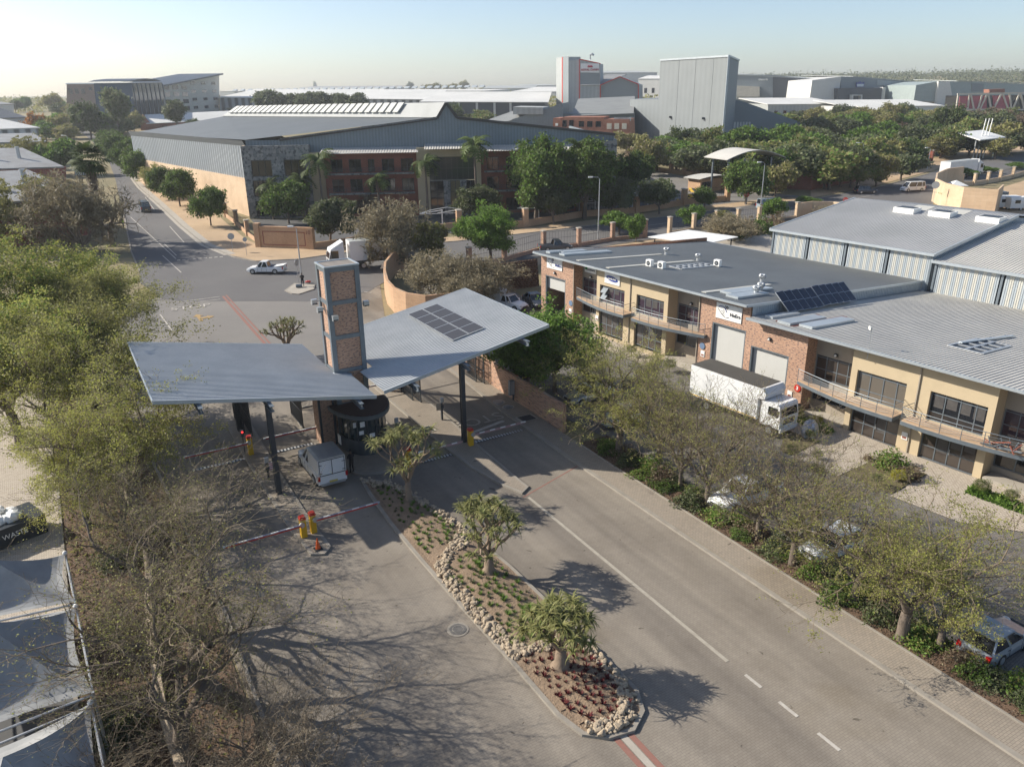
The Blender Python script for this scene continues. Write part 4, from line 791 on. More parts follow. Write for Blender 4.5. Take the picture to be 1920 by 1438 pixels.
for k in range(16): MB().bar((rr.uniform(-.5, .4), rr.uniform(-1.2, 1.2), rr.uniform(.03, .3)), (rr.uniform(-.5, .4), rr.uniform(-1.4, 1.4), rr.uniform(.1, .8)), .06).build('metal_bar', m_rust if k % 2 else m_steel, t)
# ================================================================= grey sheds behind it (local x = away, y = along)
def shed(label, a0, a1, ze, zr, b0=80.0, b1=97.0, b2=114.0, mroof=None):
    o = thing('grey_warehouse', label, 'warehouse', U2 * a0 + V2 * b0 + Vector((0, 0, 0)), RZ2); L = a1 - a0; D1 = b1 - b0; D2 = b2 - b0; zf = .6
    f = MB(); f.box(0, D2, 0, .2, zf, zf + 3); f.box(0, D2, L - .2, L, zf, zf + 3); f.box(0, .2, .2, L - .2, zf, 4.4); f.box(D2 - .2, D2, .2, L - .2, zf, ze); f.build('brick_base', m_wallpale, o)
    nb = 4 if L < 25 else 5; bw_ = L / nb
    f = MB(); t2 = MB()
    for k in range(nb):
        y = k * bw_ + .25; y1 = (k + 1) * bw_ - .25; n = max(3, int((y1 - y) / .8)); s = (y1 - y) / (2 * n + 1)
        for i in range(2 * n + 1):
            (t2 if i % 2 else f).ribbed((-.08, y + (i + 1) * s, 4.2), (0, -s, 0), (.2, 0, ze - 4.35), .22, .04)
    f.build('cladding', m_clad, o); t2.build('translucent_sheet', m_trans, o)
    for k in range(nb + 1): y = min(max(k * bw_, .12), L - .12); MB().bar((-.1, y, 3.2), (.12, y, ze - .15), .22, .26).build('column', m_steel, o)
    f = MB(); f.profy([(.0, zf + 3), (D2, zf + 3), (D2, ze - .2), (D1, zr - .2), (0, ze - .2)], L - .18, L - .02); f.profy([(.0, zf + 3), (D2, zf + 3), (D2, ze - .2), (D1, zr - .2), (0, ze - .2)], .02, .18); f.build('gable_wall', m_clad, o)
    f = MB(); f.ribbed((-.3, L + .2, ze), (0, -L - .4, 0), (D1 + .3, 0, zr - ze), .32, .05, flat=.45); f.ribbed((D1, L + .2, zr), (0, -L - .4, 0), (D2 - D1, 0, ze - zr), .32, .05, flat=.45); f.build('roof', mroof or m_roof2, o)
    f = MB(); f.bar((-.34, -.25, ze - .06), (-.34, L + .25, ze - .06), .16, .26)
    for y in (-.25, L + .25): f.bar((-.3, y, ze - .02), (D1, y, zr - .02), .16, .3)
    f.build('gutter', m_flash, o); return o
s1 = shed('grey warehouse with translucent wall strips behind the tenants\' building, its roof the higher', 38.6, 58.0, 9.0, 11.2, mroof=M('grey_roof', (.42, .42, .41), .65, 0, c2=(.35, .35, .34), s1=.15, amt=.25))
s2 = shed('grey warehouse at the right edge, one roof step lower, brick showing below its cladding', 6.0, 38.3, 8.35, 10.5, b2=112.0)
for i, (a, b) in enumerate(((49.2, 93.5), (45.0, 93.6), (38.9 + .8, 93.6))):
    p = U2 * a + V2 * b; p.z = 9.0 + (b - 80) * 2.2 / 17 + .05; t = thing('ridge_ventilator', ('left', 'middle', 'right')[i] + 'most white box ventilator on the higher grey warehouse roof', 'roof vent', p, RZ2, 'box ventilators on the warehouse roof')
    MB().box(-.9, .9, -1.25, 1.25, -.2, .5).build('box_body', m_white, t); MB().box(-.7, .6, -1.0, 1.0, .5, .55).build('louvre', m_dsteel, t)
for a in (48.6, 44.2): f = MB(); f.add([(x, Y_, 9.0 + x * 2.2 / 17 + .06) for x, Y_ in ((14.8, a - 38.6 - 1), (16.9, a - 38.6 - 1), (16.9, a - 38.6 + 1.1), (14.8, a - 38.6 + 1.1))], [(0, 1, 2, 3)]); f.build('roof_light_strip', m_trans, s1)
# ================================================================= big warehouse beyond the street
D4 = rad(4); W0 = at(478, 408); wh = thing('distribution_warehouse', 'huge dark-roofed grey warehouse with ribbed side wall and red brick offices in front', 'warehouse', W0, D4)
iw = wh.matrix_basis if False else (Matrix.Translation(W0) @ Matrix.Rotation(D4, 4, 'Z'))
inv = iw.inverted()
def wd_(v): v = Vector(v); return Vector((v.x * math.cos(D4) - v.y * math.sin(D4), v.x * math.sin(D4) + v.y * math.cos(D4), v.z))
a36 = rad(40) - D4 * -1 if False else rad(40) - 0
def loc_dir(a): return Vector((-math.sin(a - 0) * math.cos(D4) + math.cos(a) * math.sin(D4) * 1, math.sin(a) * math.sin(D4) + math.cos(a) * math.cos(D4), 0))
lw = loc_dir(rad(40)); lr = loc_dir(rad(45))                # left wall and ridge directions, local
m_shclad = ribmat('side_cladding', (.52, .56, .58), (.46, .50, .53), 1.24, .5, 0, wall=False, contrast=.5, ang=0)  # pale and dark stripes put the ribs' shading into the colour
m_frclad = ribmat('front_cladding', (.20, .24, .26), (.175, .21, .23), .6, .55, .1, contrast=.15)
m_wroof = ribmat('warehouse_roof', (.115, .13, .14), (.10, .115, .125), .9, .7, 0, ang=rad(90), contrast=.05, dirt=.2)
B = lw * 74
# side wall, as its own frame so that its ribs run right
sw = MB(); LL = 74
o = MB().box(0, LL, -.0, .3, -1, 7.3).build('brick_base', m_wallpale, wh)
aw = math.atan2(lw.y, lw.x); o.rotation_euler = (0, 0, aw); o['label'] = 'pale side wall under the ribbed cladding'
f = MB(); f.ribbed((0, .12, 7.3), (LL, 0, 0), (0, 0, 6.2), .62, .16, flat=.5)
f.quad((0, .12, 13.3), (LL, .12, 12.8), (LL, .6, 14.0), (0, .6, 14.3), 1)
o = f.build('side_cladding', [m_shclad, m_wroof], wh); o.rotation_euler = (0, 0, aw)
f = MB(); f.box(.5, LL - 1, -.04, -.002, 3.6, 3.95); o = f.build('wall_stripe', m_rust, wh); o.rotation_euler = (0, 0, aw)
f = MB(); f.box(0, LL, -.06, .0, 7.25, 7.4); o = f.build('flashing', m_rust, wh); o.rotation_euler = (0, 0, aw)
f = MB()                                                   # gable front wall
f.profy([(0, 9), (70.4, 9), (70.4, 14.2), (40, 17.7), (38, 20.4), (36.2, 17.7), (6.4, 14.3), (0, 14.3)], .05, .4); f.build('gable_wall', m_frclad, wh)
f = MB(); 
for p_, q_ in (((6.4, 0, 14.35), (36.2, 0, 17.8)), ((36.2, 0, 17.8), (38, 0, 20.5)), ((38, 0, 20.5), (40, 0, 17.8)), ((40, 0, 17.8), (70.5, 0, 14.3))): f.bar(p_, q_, .5, .5)
f.build('gable_trim', M('dark_trim', (.07, .065, .06), .6), wh)
K0 = Vector((36.2, .3, 17.8)); A0_ = Vector((38, .3, 20.5)); K2 = Vector((40, .3, 17.8)); E0 = Vector((0, .3, 14.4)); E2 = Vector((70.6, .3, 14.3))
K1 = K0 + lr * 88 + Vector((0, 0, -.8)); A1 = A0_ + lr * 84 + Vector((0, 0, -1.2)); K3 = K2 + lr * 88 + Vector((0, 0, -.8)); E1 = B + Vector((0, 0, 13.4)); E3 = E2 + lr * 105 + Vector((0, 0, -.5))
f = MB(); f.quad(E0, K0, K1, E1); f.quad(K2, E2, E3, K3); f.quad(K1, K3, E3 + Vector((0, 0, -8)), E1 + Vector((0, 0, -8))); f.build('main_roof', m_wroof, wh)
f = MB(); f.slab(K0, K1, A1, A0_, .2); f.slab(A0_, A1, K3, K2, .2); f.quad(K1, K3, A1, A1); f.build('ridge_lantern', M('lantern_sheet', (.36, .375, .37), .7, 0, c2=(.29, .305, .30), s1=.2), wh)
m_rl = M('roof_light_sheet', (.50, .51, .49), .7)
for k in range(30):                                         # roof lights along the lantern
    s_ = .14 + .84 * k / 30; p_ = K0.lerp(K1, s_); q_ = A0_.lerp(A1, s_); e_ = (K1 - K0).normalized() * 1.7
    a_, b_, c_, d_ = p_.lerp(q_, .22), p_.lerp(q_, .9), p_.lerp(q_, .9) + e_, p_.lerp(q_, .22) + e_
    u_ = Vector((-.25, -.1, .35)); MB().slab(a_ + u_, d_ + u_, c_ + u_, b_ + u_, .3).build('roof_light', m_rl, wh)
f = MB(); f.bar(K0 + Vector((-28, -.1, -3.1)), K0 + Vector((0, -.1, .05)), .9, .15); f.build('verge_flashing', m_flash, wh)
# slate-clad corner
f = MB(); holed(f.__class__(), 0, 1, 0, 1, 0, 1, [])
def facade(par, name, m, x0, x1, y, th, z0, z1, holes, slope=None):
    """wall along x with openings (xa, xb, za, zb)"""
    t_ = MB(); holed(t_, y, y + th, x0, x1, z0, z1, holes); t_.v = [(b_, a_, c_) for a_, b_, c_ in t_.v]; t_.f = [tuple(reversed(q_)) for q_ in t_.f]; return t_.build(name, m, par)
def fwin(par, x0, x1, y, z0, z1, nv=2, nh=1, glass=None, name='window'):
    wn = MB().box(x0, x1, y, y + .05, z0, z1).build(name, glass or m_glass, par); t_ = MB(); e = .09
    for k in range(nv + 1): x = x0 + (x1 - x0 - e) * k / nv; t_.box(x, x + e, y - .05, y - .001, z0, z1)
    for k in range(nh + 1): z = z0 + (z1 - z0 - e) * k / nh; t_.box(x0 + e, x1 - e, y - .04, y - .002, z, z + e)
    t_.build('frame', m_dsteel, wn); return wn
holes = [(.9, 4.7, 7.8, 10.8), (7.0, 11.0, 7.8, 10.8), (.8, 3.6, 4.1, 7.1), (.8, 3.4, .4, 3.3), (7.0, 11.0, 3.9, 7.0), (7, 11, .2, 3.3)]
facade(wh, 'slate_corner', m_stone, -.6, 11.9, -1.6, .5, -.6, 13.4, holes)
MB().box(-.6, -.1, -1.1, .1, -.6, 13.4).build('corner_return', m_wallpale, wh); MB().box(11.5, 11.9, -1.1, .05, -.6, 13.4).build('corner_return', m_stone, wh)
for h_ in holes: fwin(wh, h_[0], h_[1], -1.25, h_[2], h_[3], 3, 1)
# brick offices, three floors
def office(x0, x1, cols):
    hs = [(a, b, z, z + 2.35) for (a, b) in cols for z in (8.35, 4.7, .6)]
    facade(wh, 'office_wall', m_brickred, x0, x1, -2.2, .4, -.5, 12.0, hs)
    for s in (x0, x1 - .3): MB().box(s, s + .3, -1.8, .05, -.5, 12).build('side_wall', m_brickred, wh)
    for h_ in hs: fwin(wh, h_[0], h_[1], -1.9, h_[2], h_[3], 2, 1)
    for z in (7.95, 4.3):
        b_ = MB().box(x0 + .6, x1 - .6, -3.4, -2.2, z, z + .25).build('balcony', m_stone, wh); r_ = MB()
        for hh in (.5, .75, 1.0): r_.bar((x0 + .6, -3.35, z + .25 + hh), (x1 - .6, -3.35, z + .25 + hh), .05)
        for k in range(int((x1 - x0) / 1.6)): r_.bar((x0 + .7 + k * 1.6, -3.35, z + .25), (x0 + .7 + k * 1.6, -3.35, z + 1.25), .05)
        r_.build('railing', m_dsteel, b_)
    f = MB(); f.ribbed((x1 + .4, .1, 12.7), (x0 - x1 - .8, 0, 0), (0, -4.4, -.8), .5, .06); f.build('awning', m_roof2, wh)
MB().box(11.9, 14.6, -1.5, .05, -.5, 12.0).build('stair_block', m_tan, wh)
office(14.6, 32.0, [(15.8, 18.0), (19.2, 21.5), (22.8, 24), (25.4, 27.7), (29.0, 31.3)])
office(44.2, 63.0, [(45.3, 47.6), (49, 51.6), (53, 55.3), (57, 59.4), (60.2, 62.4)])
# entrance bay
f = MB(); f.box(32.0, 34.3, -2.6, .05, -.5, 12.6); f.box(42.9, 44.2, -2.6, .05, -.5, 12.6); f.box(34.3, 42.9, -2.6, .05, 10.9, 12.2); f.build('entrance_portal', m_tan, wh)
gmx = glassmat('foyer_glass', (.03, .04, .045), .05)
fwin(wh, 34.3, 42.9, -2.2, 6.6, 10.9, 8, 2, gmx); fwin(wh, 34.3, 37.0, -2.2, .2, 6.5, 2, 2, m_glass); fwin(wh, 41.3, 42.9, -2.2, .2, 6.5, 2, 2, m_glass); fwin(wh, 38.2, 40.2, -2.2, .2, 6.5, 2, 3, glassmat('reflecting_glass', (.2, .17, .1), .1), 'glazed_door')
for x in (37.0, 40.2): MB().profy([(x, -.3), (x + 1.15, -.3), (x + 1.1 + (.1 if x < 38 else -.0), 6.5), (x - .1, 6.5)], -3.2, -2.25).build('slate_pier', m_stone, wh)
f = MB(); f.ribbed((44.0, .1, 13.1), (-10.4, 0, 0), (0, -4.6, -.7), .5, .08); f.build('awning', m_roof2, wh)
facade(wh, 'slate_corner', m_stone, 63.0, 70.6, -1.6, .5, -.6, 13.2, [(64.3, 68.5, 8, 11), (64.3, 68.5, 4, 7)]); fwin(wh, 64.3, 68.5, -1.25, 8, 11); fwin(wh, 64.3, 68.5, -1.25, 4, 7)
MB().box(70.1, 70.6, -1.1, 60, -.6, 13.5).build('right_wall', m_frclad, wh)
# steel stair on the side wall
sp = Vector((-51.5, 157.0, 0)); sp = at(447, 395); st_ = thing('steel_stair', 'rusty outdoor steel stair against the pale warehouse side wall', 'stair', sp, rad(130))
f = MB(); f.bar((0, 0, 4.0), (2.6, 0, 0.2), .2, .3); f.bar((0, .9, 4.0), (2.6, .9, .2), .2, .3)
for k in range(9): f.box(.2 + k * .28, .5 + k * .28, 0, .9, 3.6 - k * .41, 3.66 - k * .41)
f.build('flight', m_rust, st_); f = MB(); 
for x in (-1, 0):
    for y in (0, .9): f.bar((x, y, 0), (x, y, 5.0), .1)
f.box(-1.05, .05, -.05, .95, 4.0, 4.08); f.build('landing', m_dsteel, st_)
# ================================================================= buildings far off: the front face is set out on the ground, everything else hangs on it
class Far:
    def __init__(s, name, label, cat, l, r):
        s.p0 = at(*l); s.p1 = at(*r); d = s.p1 - s.p0; s.ang = math.atan2(d.y, d.x); s.L = Vector((d.x, d.y)).length; s.p0.z = min(s.p0.z, s.p1.z)
        s.o = thing(name, label, cat, s.p0, s.ang)
    def pt(s, x, y, off=0):
        n = Vector((-math.sin(s.ang), math.cos(s.ang), 0)); q = onplane(x, y, s.p0 + n * off, s.ang) - s.p0
        return (q.x * math.cos(s.ang) + q.y * math.sin(s.ang), q.z)
    def poly(s, name, pts, y0, y1, m, drop=True):           # outline on the front plane, given depth
        q = [s.pt(x, y, y0) for x, y in pts]; f = MB(); f.profy(q, y0, y1)
        a = sum(q[i - 1][0] * q[i][1] - q[i][0] * q[i - 1][1] for i in range(len(q)))
        if a < 0: f.f = [t[::-1] for t in f.f]
        return f.build(name, m, s.o)
    def box(s, name, x0, x1, y0, y1, z0, z1, m, par=None): return MB().box(x0, x1, y0, y1, z0, z1).build(name, m, par or s.o)
    def roof(s, name, l, r, dz, depth, m, over=.4):         # sloping sheet from the front top edge backwards
        a = s.pt(*l); b = s.pt(*r); f = MB(); f.slab((a[0] - over, -over, a[1] + .05), (b[0] + over, -over, b[1] + .05), (b[0] + over, depth, b[1] + dz), (a[0] - over, depth, a[1] + dz), .35); return f.build(name, m, s.o)
    def wins(s, x0, y0, x1, y1, nx, nz, m=None, fr=.62, fz=.6, name='window'):
        a = s.pt(x0, y1); b = s.pt(x1, y0); w_ = (b[0] - a[0]) / nx; h_ = (b[1] - a[1]) / nz
        for i in range(nx):
            for j in range(nz):
                x = a[0] + (i + .5 - fr / 2) * w_; z = a[1] + (j + .5 - fz / 2) * h_
                MB().box(x, x + w_ * fr, -.12, .05, z, z + h_ * fz).build(name, m or m_glass, s.o)
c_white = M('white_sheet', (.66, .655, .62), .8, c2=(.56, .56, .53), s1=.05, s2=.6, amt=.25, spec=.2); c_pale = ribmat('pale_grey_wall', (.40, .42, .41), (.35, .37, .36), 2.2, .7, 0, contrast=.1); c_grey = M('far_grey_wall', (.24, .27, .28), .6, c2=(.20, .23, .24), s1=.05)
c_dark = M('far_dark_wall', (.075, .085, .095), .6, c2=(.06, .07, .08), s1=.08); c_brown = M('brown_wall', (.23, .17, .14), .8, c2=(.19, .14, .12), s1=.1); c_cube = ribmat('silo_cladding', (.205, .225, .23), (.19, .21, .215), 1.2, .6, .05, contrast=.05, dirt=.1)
c_strip = ribmat('striped_cladding', (.48, .50, .50), (.45, .47, .47), 5, .6, 0, contrast=.75, dirt=.1); c_red = brickmat('far_brick', (.36, .15, .09), (.30, .12, .075), (.2, .08, .06), (.3, .2, .15), bw=.5, bh=.2, darkamt=.3)
c_redclad = ribmat('red_cladding', (.28, .085, .065), (.24, .07, .055), .5, .6, 0, contrast=.2); c_oldroof = M('stained_roof', (.30, .31, .31), .7, 0, c2=(.20, .19, .18), s1=.25, s2=2, amt=.5); c_pink = M('pink_screen', (.42, .10, .13), .7); c_cream = M('cream_wall', (.60, .56, .47), .7)
# left skyline
b = Far('office_block', 'long brown office block on the left skyline', 'office building', (122, 218), (250, 214)); b.poly('wall', [(125, 158), (248, 158), (250, 216), (125, 220)], 0, 25, c_brown); b.roof('roof', (124, 158), (248, 157), 1, 26, c_grey); b.wins(128, 163, 160, 180, 3, 1); b.wins(165, 162, 245, 172, 8, 1)
b = Far('office_tower', 'tall glass and concrete office with slanted overhanging roof on the left skyline', 'office building', (247, 240), (412, 216))
b.poly('concrete_wing', [(306, 163), (355, 149), (411, 141), (412, 216), (330, 228), (306, 232)], 0, 26, c_cream); b.poly('glass_front', [(247, 156), (303, 155), (308, 162), (308, 236), (256, 240)], -6, 14, glassmat('tower_glass', (.025, .04, .05), .08))
a_ = [b.pt(x, y, -7) for x, y in ((244, 153), (255, 149.5), (275, 147.5), (292, 149), (304, 153), (292, 151.5), (275, 150), (255, 152))]; MB().profy(a_[::-1], -7, 15).build('arched_roof', m_dsteel, b.o)
f = MB(); a_ = b.pt(303, 160, -2); c_ = b.pt(414, 138, -2); f.slab((a_[0], -3, a_[1]), (c_[0] + 2, -3, c_[1]), (c_[0] + 2, 28, c_[1]), (a_[0], 28, a_[1]), .9); f.build('slanted_roof', m_dsteel, b.o)
b.wins(312, 158, 352, 226, 3, 5); b.wins(358, 150, 408, 210, 3, 4, fr=.4, fz=.35)
for k in range(8): x = b.pt(249 + k * 8, 160, -6)[0]; b.box('mullion', x, x + .25, -6.3, -6, 0, b.pt(250, 157, -6)[1], m_steel)
b = Far('industrial_shed', 'white-roofed shed with brick gable behind the big warehouse', 'shed', (262, 245), (455, 238)); b.poly('wall', [(268, 216), (282, 231), (452, 224), (455, 240), (264, 245), (263, 226)], 0, 22, c_red); f = MB(); p_ = b.pt(274, 232); q_ = b.pt(456, 223); f.slab((p_[0], -1, p_[1]), (q_[0], -1, q_[1]), (q_[0], 14, q_[1] + 4), (p_[0], 14, p_[1] + 4), .3); f.build('roof', c_white, b.o); b.wins(300, 232, 440, 240, 8, 1)
b = Far('logistics_hall', 'very long hall with dark and white striped wall beyond the row of pines', 'warehouse', (412, 216), (798, 214)); b.poly('wall', [(412, 184), (798, 188), (798, 216), (412, 216)], 0, 40, c_strip); b.roof('roof', (412, 183), (798, 187), 5.5, 60, c_white, 1)
b = Far('logistics_hall', 'long white-roofed hall with dark wall and pale columns in the middle distance', 'warehouse', (796, 232), (1040, 230)); b.poly('wall', [(798, 191), (1020, 192), (1040, 230), (796, 232)], 0, 50, c_dark); b.roof('roof', (790, 191), (1025, 192), 5, 75, c_white, 1)
for x in (858, 892, 925, 955): a_ = b.pt(x, 193); MB().box(a_[0], a_[0] + 1.2, -.4, -.05, 0, a_[1]).build('column', c_white, b.o)
b = Far('sawtooth_hall', 'hall with a long row of bluish sawtooth roof lights on the skyline', 'warehouse', (400, 190), (905, 190)); b.poly('wall', [(412, 172), (905, 172), (905, 190), (412, 190)], 0, 60, c_pale); b.roof('roof', (412, 171), (905, 171), 1.5, 60, c_white)
for k in range(34):
    x = b.pt(436 + k * 14, 171)[0]; z = b.pt(436, 171)[1]; f = MB(); f.add([(x, -1, z), (x + 5.6, -1, z), (x + 5.6, 3, z + 2.1), (x, 3, z + 2.1), (x, 3, z), (x + 5.6, 3, z)], [(0, 1, 2, 3), (1, 5, 2), (0, 3, 4), (4, 3, 2, 5)]); f.build('roof_light', m_clad, b.o)
for (lb, l, r, yt, dp, mw, mr, rise) in (
    ('small white shed at the left edge of the skyline', (0, 232), (26, 230), 196, 30, c_white, c_oldroof, 4), ('dark-roofed white hall at the left edge', (0, 262), (50, 258), 222, 26, c_white, c_dark, 6),
    ('white hall with striped wall at the left edge', (-20, 296), (72, 285), 243, 18, c_strip, c_white, 3.5), ('low pale wall building behind the umbrella trees', (-20, 320), (84, 312), 268, 16, c_cream, c_oldroof, 2),
    ('low white factory left of the twin grey silos, with a blue container beside it', (905, 184), (1000, 183), 166, 60, c_white, c_pale, 3), ('pale sawtooth factory left of the twin grey silos', (960, 192), (1042, 192), 172, 60, c_pale, c_white, 4),
    ('long low white factory on the skyline right of the sawtooth hall', (985, 178), (1045, 177), 161, 60, c_white, c_pale, 2), ('white hall with dark side right of the pet food factory', (1127, 186), (1232, 184), 137, 60, c_white, c_pale, 3),
    ('white hall left of the tall grey block', (1197, 190), (1238, 190), 148, 30, c_white, c_white, 3), ('small grey roofs on the far left skyline', (560, 178), (720, 178), 165, 40, c_pale, c_oldroof, 3),
    ('low white sheds behind the wood', (1440, 222), (1585, 219), 196, 40, c_pale, c_white, 3), ('long low white workshops behind the wood', (1585, 224), (1770, 219), 200, 30, c_white, c_white, 3), ('brick and white workshop behind the wood', (1640, 232), (1705, 230), 208, 14, c_red, c_white, 2)):
    b = Far('industrial_hall', lb, 'hall', l, r); b.poly('wall', [(l[0], yt), (r[0], yt + (r[1] - l[1]) * .3), r, l], 0, dp, mw); b.roof('roof', (l[0], yt), (r[0], yt + (r[1] - l[1]) * .3), rise, dp, mr)
    b.wins(l[0] + 6, yt + (l[1] - yt) * .3, r[0] - 6, yt + (l[1] - yt) * .75, max(2, int((r[0] - l[0]) / 18)), 1, fr=.35, fz=.5)
for (lb, l, r, yt, dp, rise) in (('farther red-clad shed with stained grey roof at the left edge', (-60, 372), (124, 352), (318, 313), 26, 3.6), ('nearer red-clad shed with stained grey roof at the left edge', (-60, 478), (170, 440), (384, 368), 22, 3.4)):
    b = Far('red_shed', lb, 'shed', l, r); b.poly('wall', [(l[0], yt[0]), (r[0], yt[1]), r, l], 0, dp, c_redclad); b.roof('roof', (l[0], yt[0]), (r[0] - 8, yt[1]), rise, dp, c_oldroof)
    h_ = b.pt(r[0], yt[1])[1]; f = MB(); 
    for x in (b.L * .45, b.L * .75): f.cyl(x, dp * .45, h_ + .8, h_ + rise + 1.2, .5, n=10)
    f.build('roof_vent', m_galv, b.o)
# pet food factory and tall block
b = Far('factory_silo', 'tall slim grey silo tower with red edges, left of the pair', 'silo', (1043, 220), (1066, 222)); b.poly('tower_body', [(1043, 109), (1066, 107), (1066, 222), (1043, 220)], 0, 8, c_pale); b.poly('red_edge', [(1053.5, 107.5), (1055, 107.5), (1055, 193), (1053.5, 193)], -.3, -.05, m_red); b.poly('painted_shade_face', [(1055, 107), (1066, 106), (1066, 222), (1055, 222)], -.2, -.05, c_grey)  # darker grey sheet paints the shade on the slim tower's right side
b = Far('factory_silo', 'broad grey silo tower with slanted red-edged top and red-lettered white sign', 'silo', (1072, 222), (1126, 222)); b.poly('tower_body', [(1067, 114), (1087, 112), (1125, 120), (1126, 222), (1067, 222)], 0, 16, c_pale)
b.poly('red_edge', [(1086.5, 110.5), (1126, 119), (1126, 121), (1086.5, 112.5)], -.4, -.05, m_red); b.poly('red_edge', [(1086, 112), (1087.5, 112), (1087.5, 198), (1086, 198)], -.4, -.05, m_red); b.poly('painted_shade_face', [(1087.5, 121), (1124, 121.5), (1124.5, 165), (1087.5, 160)], -.2, -.05, c_grey)  # grey sheet below the red edge is shade laid on as colour
sg = b.poly('sign_board', [(1088.5, 119.5), (1123.5, 119.5), (1124, 137), (1088.5, 136.5)], -.5, -.22, m_white)
def ftext(b_, s, x0, x1, y, m, off=-.6, bold=.0):
    a1 = b_.pt(x0, y, off); a2 = b_.pt(x1, y, off); o = text(s, 1.0, m, .05, bold=bold); w0 = max(v.co.x for v in o.data.vertices) - min(v.co.x for v in o.data.vertices); k = (a2[0] - a1[0]) / w0
    o.parent = b_.o; o.matrix_basis = Matrix.Translation(((a1[0] + a2[0]) / 2, off, (a1[1] + a2[1]) / 2)) @ Matrix.Rotation(PI / 2, 4, 'X') @ Matrix.Diagonal((k, k, k, 1)); return o
m_crim = M('crimson_paint', (.42, .01, .03), .5); ftext(b, 'ROYAL CANIN', 1090, 1122.5, 131.5, m_crim, -.7, .03)
f = MB()
for k in range(5): a_ = b.pt(1103.2 + k * 1.6, 124.5 - (.8 if k % 2 == 0 else 0), -.7); f.ball((a_[0], -.7, a_[1]), .28, n=6, m=4)
a_ = b.pt(1106.5, 127, -.7); f.box(a_[0] - 1.5, a_[0] + 1.5, -.8, -.6, a_[1], a_[1] + .6); f.build('crown_emblem', m_crim, b.o)
f = MB(); a_ = b.pt(1105, 112); f.tube([(a_[0], 4, a_[1]), (a_[0], 4, a_[1] + 2.5), (a_[0] + 1, 4, a_[1] + 3), (a_[0] + 2, 4, a_[1] + 2.2)], .6, 8); f.build('exhaust_duct', m_galv, b.o)
b = Far('factory_hall', 'grey gabled factory hall with red edges beside the silos', 'factory', (1087, 222), (1197, 222)); b.poly('hall_body', [(1126, 161), (1162, 145), (1197, 159), (1197, 222), (1126, 222)], 0, 35, c_grey); b.poly('side_bay', [(1088, 160), (1126, 159), (1126, 222), (1088, 222)], -1, 30, c_pale)
f = MB()
for p_, q_ in (((1125, 160.5), (1162, 144.5)), ((1162, 144.5), (1197.5, 158.5)), ((1125.5, 161), (1125.5, 202)), ((1197, 159), (1197, 200))): a_ = b.pt(*p_, -1.2); c_ = b.pt(*q_, -1.2); f.bar((a_[0], -1.2, a_[1]), (c_[0], -1.2, c_[1]), .5)
f.build('red_edge', m_red, b.o); f = MB(); a_ = b.pt(1088, 160); c_ = b.pt(1126, 160); f.slab((a_[0], -1.5, a_[1]), (c_[0], -1.5, c_[1]), (c_[0] + 12, 30, c_[1] + 6), (a_[0] + 12, 30, a_[1] + 6), .3); f.build('side_roof', c_oldroof, b.o)
b = Far('factory_building', 'low grey factory with stepped sloping roofs below the silos', 'factory', (905, 262), (1115, 262)); b.poly('wall', [(900, 233), (955, 226), (1018, 206), (1055, 194), (1055, 262), (905, 262)], 0, 30, m_frclad); b.poly('wall', [(1055, 214), (1190, 212), (1190, 262), (1055, 262)], 4, 30, c_grey); b.poly('upper_store', [(962, 201), (1018, 202), (1018, 215), (962, 215)], -1, 20, c_pale)
f = MB(); a_ = b.pt(1070, 218); c_ = b.pt(1188, 213); f.slab((a_[0], 2, a_[1]), (c_[0], 2, c_[1]), (c_[0], 40, c_[1] + 6), (a_[0], 40, a_[1] + 6), .3); f.build('roof', m_roofd, b.o)
f = MB(); a_ = b.pt(897, 229); c_ = b.pt(955, 227); f.slab((a_[0], -2, a_[1] - .5), (c_[0], -2, c_[1]), (c_[0] + 14, 20, c_[1] + 5), (a_[0] + 14, 20, a_[1] + 4.5), .3); f.build('roof', m_roofd, b.o)
b = Far('brick_office', 'red brick two-storey office in front of the tall grey block', 'office building', (1036, 270), (1182, 272)); b.poly('wall', [(1037, 222), (1050, 222), (1050, 225), (1055, 225), (1055, 220), (1132, 220), (1132, 224), (1180, 224), (1182, 274), (1036, 272)], 0, 12, c_red); b.wins(1052, 224, 1078, 240, 2, 1, fz=.8); b.wins(1082, 224, 1130, 242, 3, 1); b.wins(1135, 228, 1178, 246, 3, 1, c_cream); b.wins(1040, 230, 1048, 238, 1, 1, m_white)
f = MB()
for k in range(8): x = b.pt(1150 + k * 3.6, 224)[0]; f.box(x, x + 1.2, 1, 2.5, 8.3, 9.5)
f.build('roof_units', m_galv, b.o)
def atd(x, D, z=0): d = ray(x, 180); k = D / d.y; return Vector((d.x * k, D, z))
def topz(x, y, D): return H + ray(x, y).z * D / ray(x, y).y
cA, cB, cC = atd(1235, 322), atd(1361, 288), atd(1380, 334); cD = cA + (cC - cB); dA = (cA - cB).normalized(); zt = topz(1363, 105.5, 288); zl = topz(1215, 187, 325)
b = thing('tall_silo_block', 'huge blank pale grey block, the tallest building in view', 'tower', Vector((cB.x, cB.y, g(cB.y)))); og = b.location; f = MB()
f.prism([(q.x - og.x, q.y - og.y) for q in (cB, cC, cD, cA)], -2, zt - og.z); f.build('main_block', c_cube, b); f = MB(); q1, q2 = cA + dA * 19, cD + dA * 19
f.prism([(q.x - og.x, q.y - og.y) for q in (cA, cD, q2, q1)], -2, zl - og.z); f.build('lower_block', c_cube, b)
f = MB(); vv = [Vector((q.x - og.x, q.y - og.y, zt - og.z)) for q in (cA, cB, cC)]; f.bar(vv[0], vv[1], .6); f.bar(vv[1], vv[2], .6); f.bar(vv[1], Vector((0, 0, 0)), .6); f.build('edge_trim', m_flash, b)
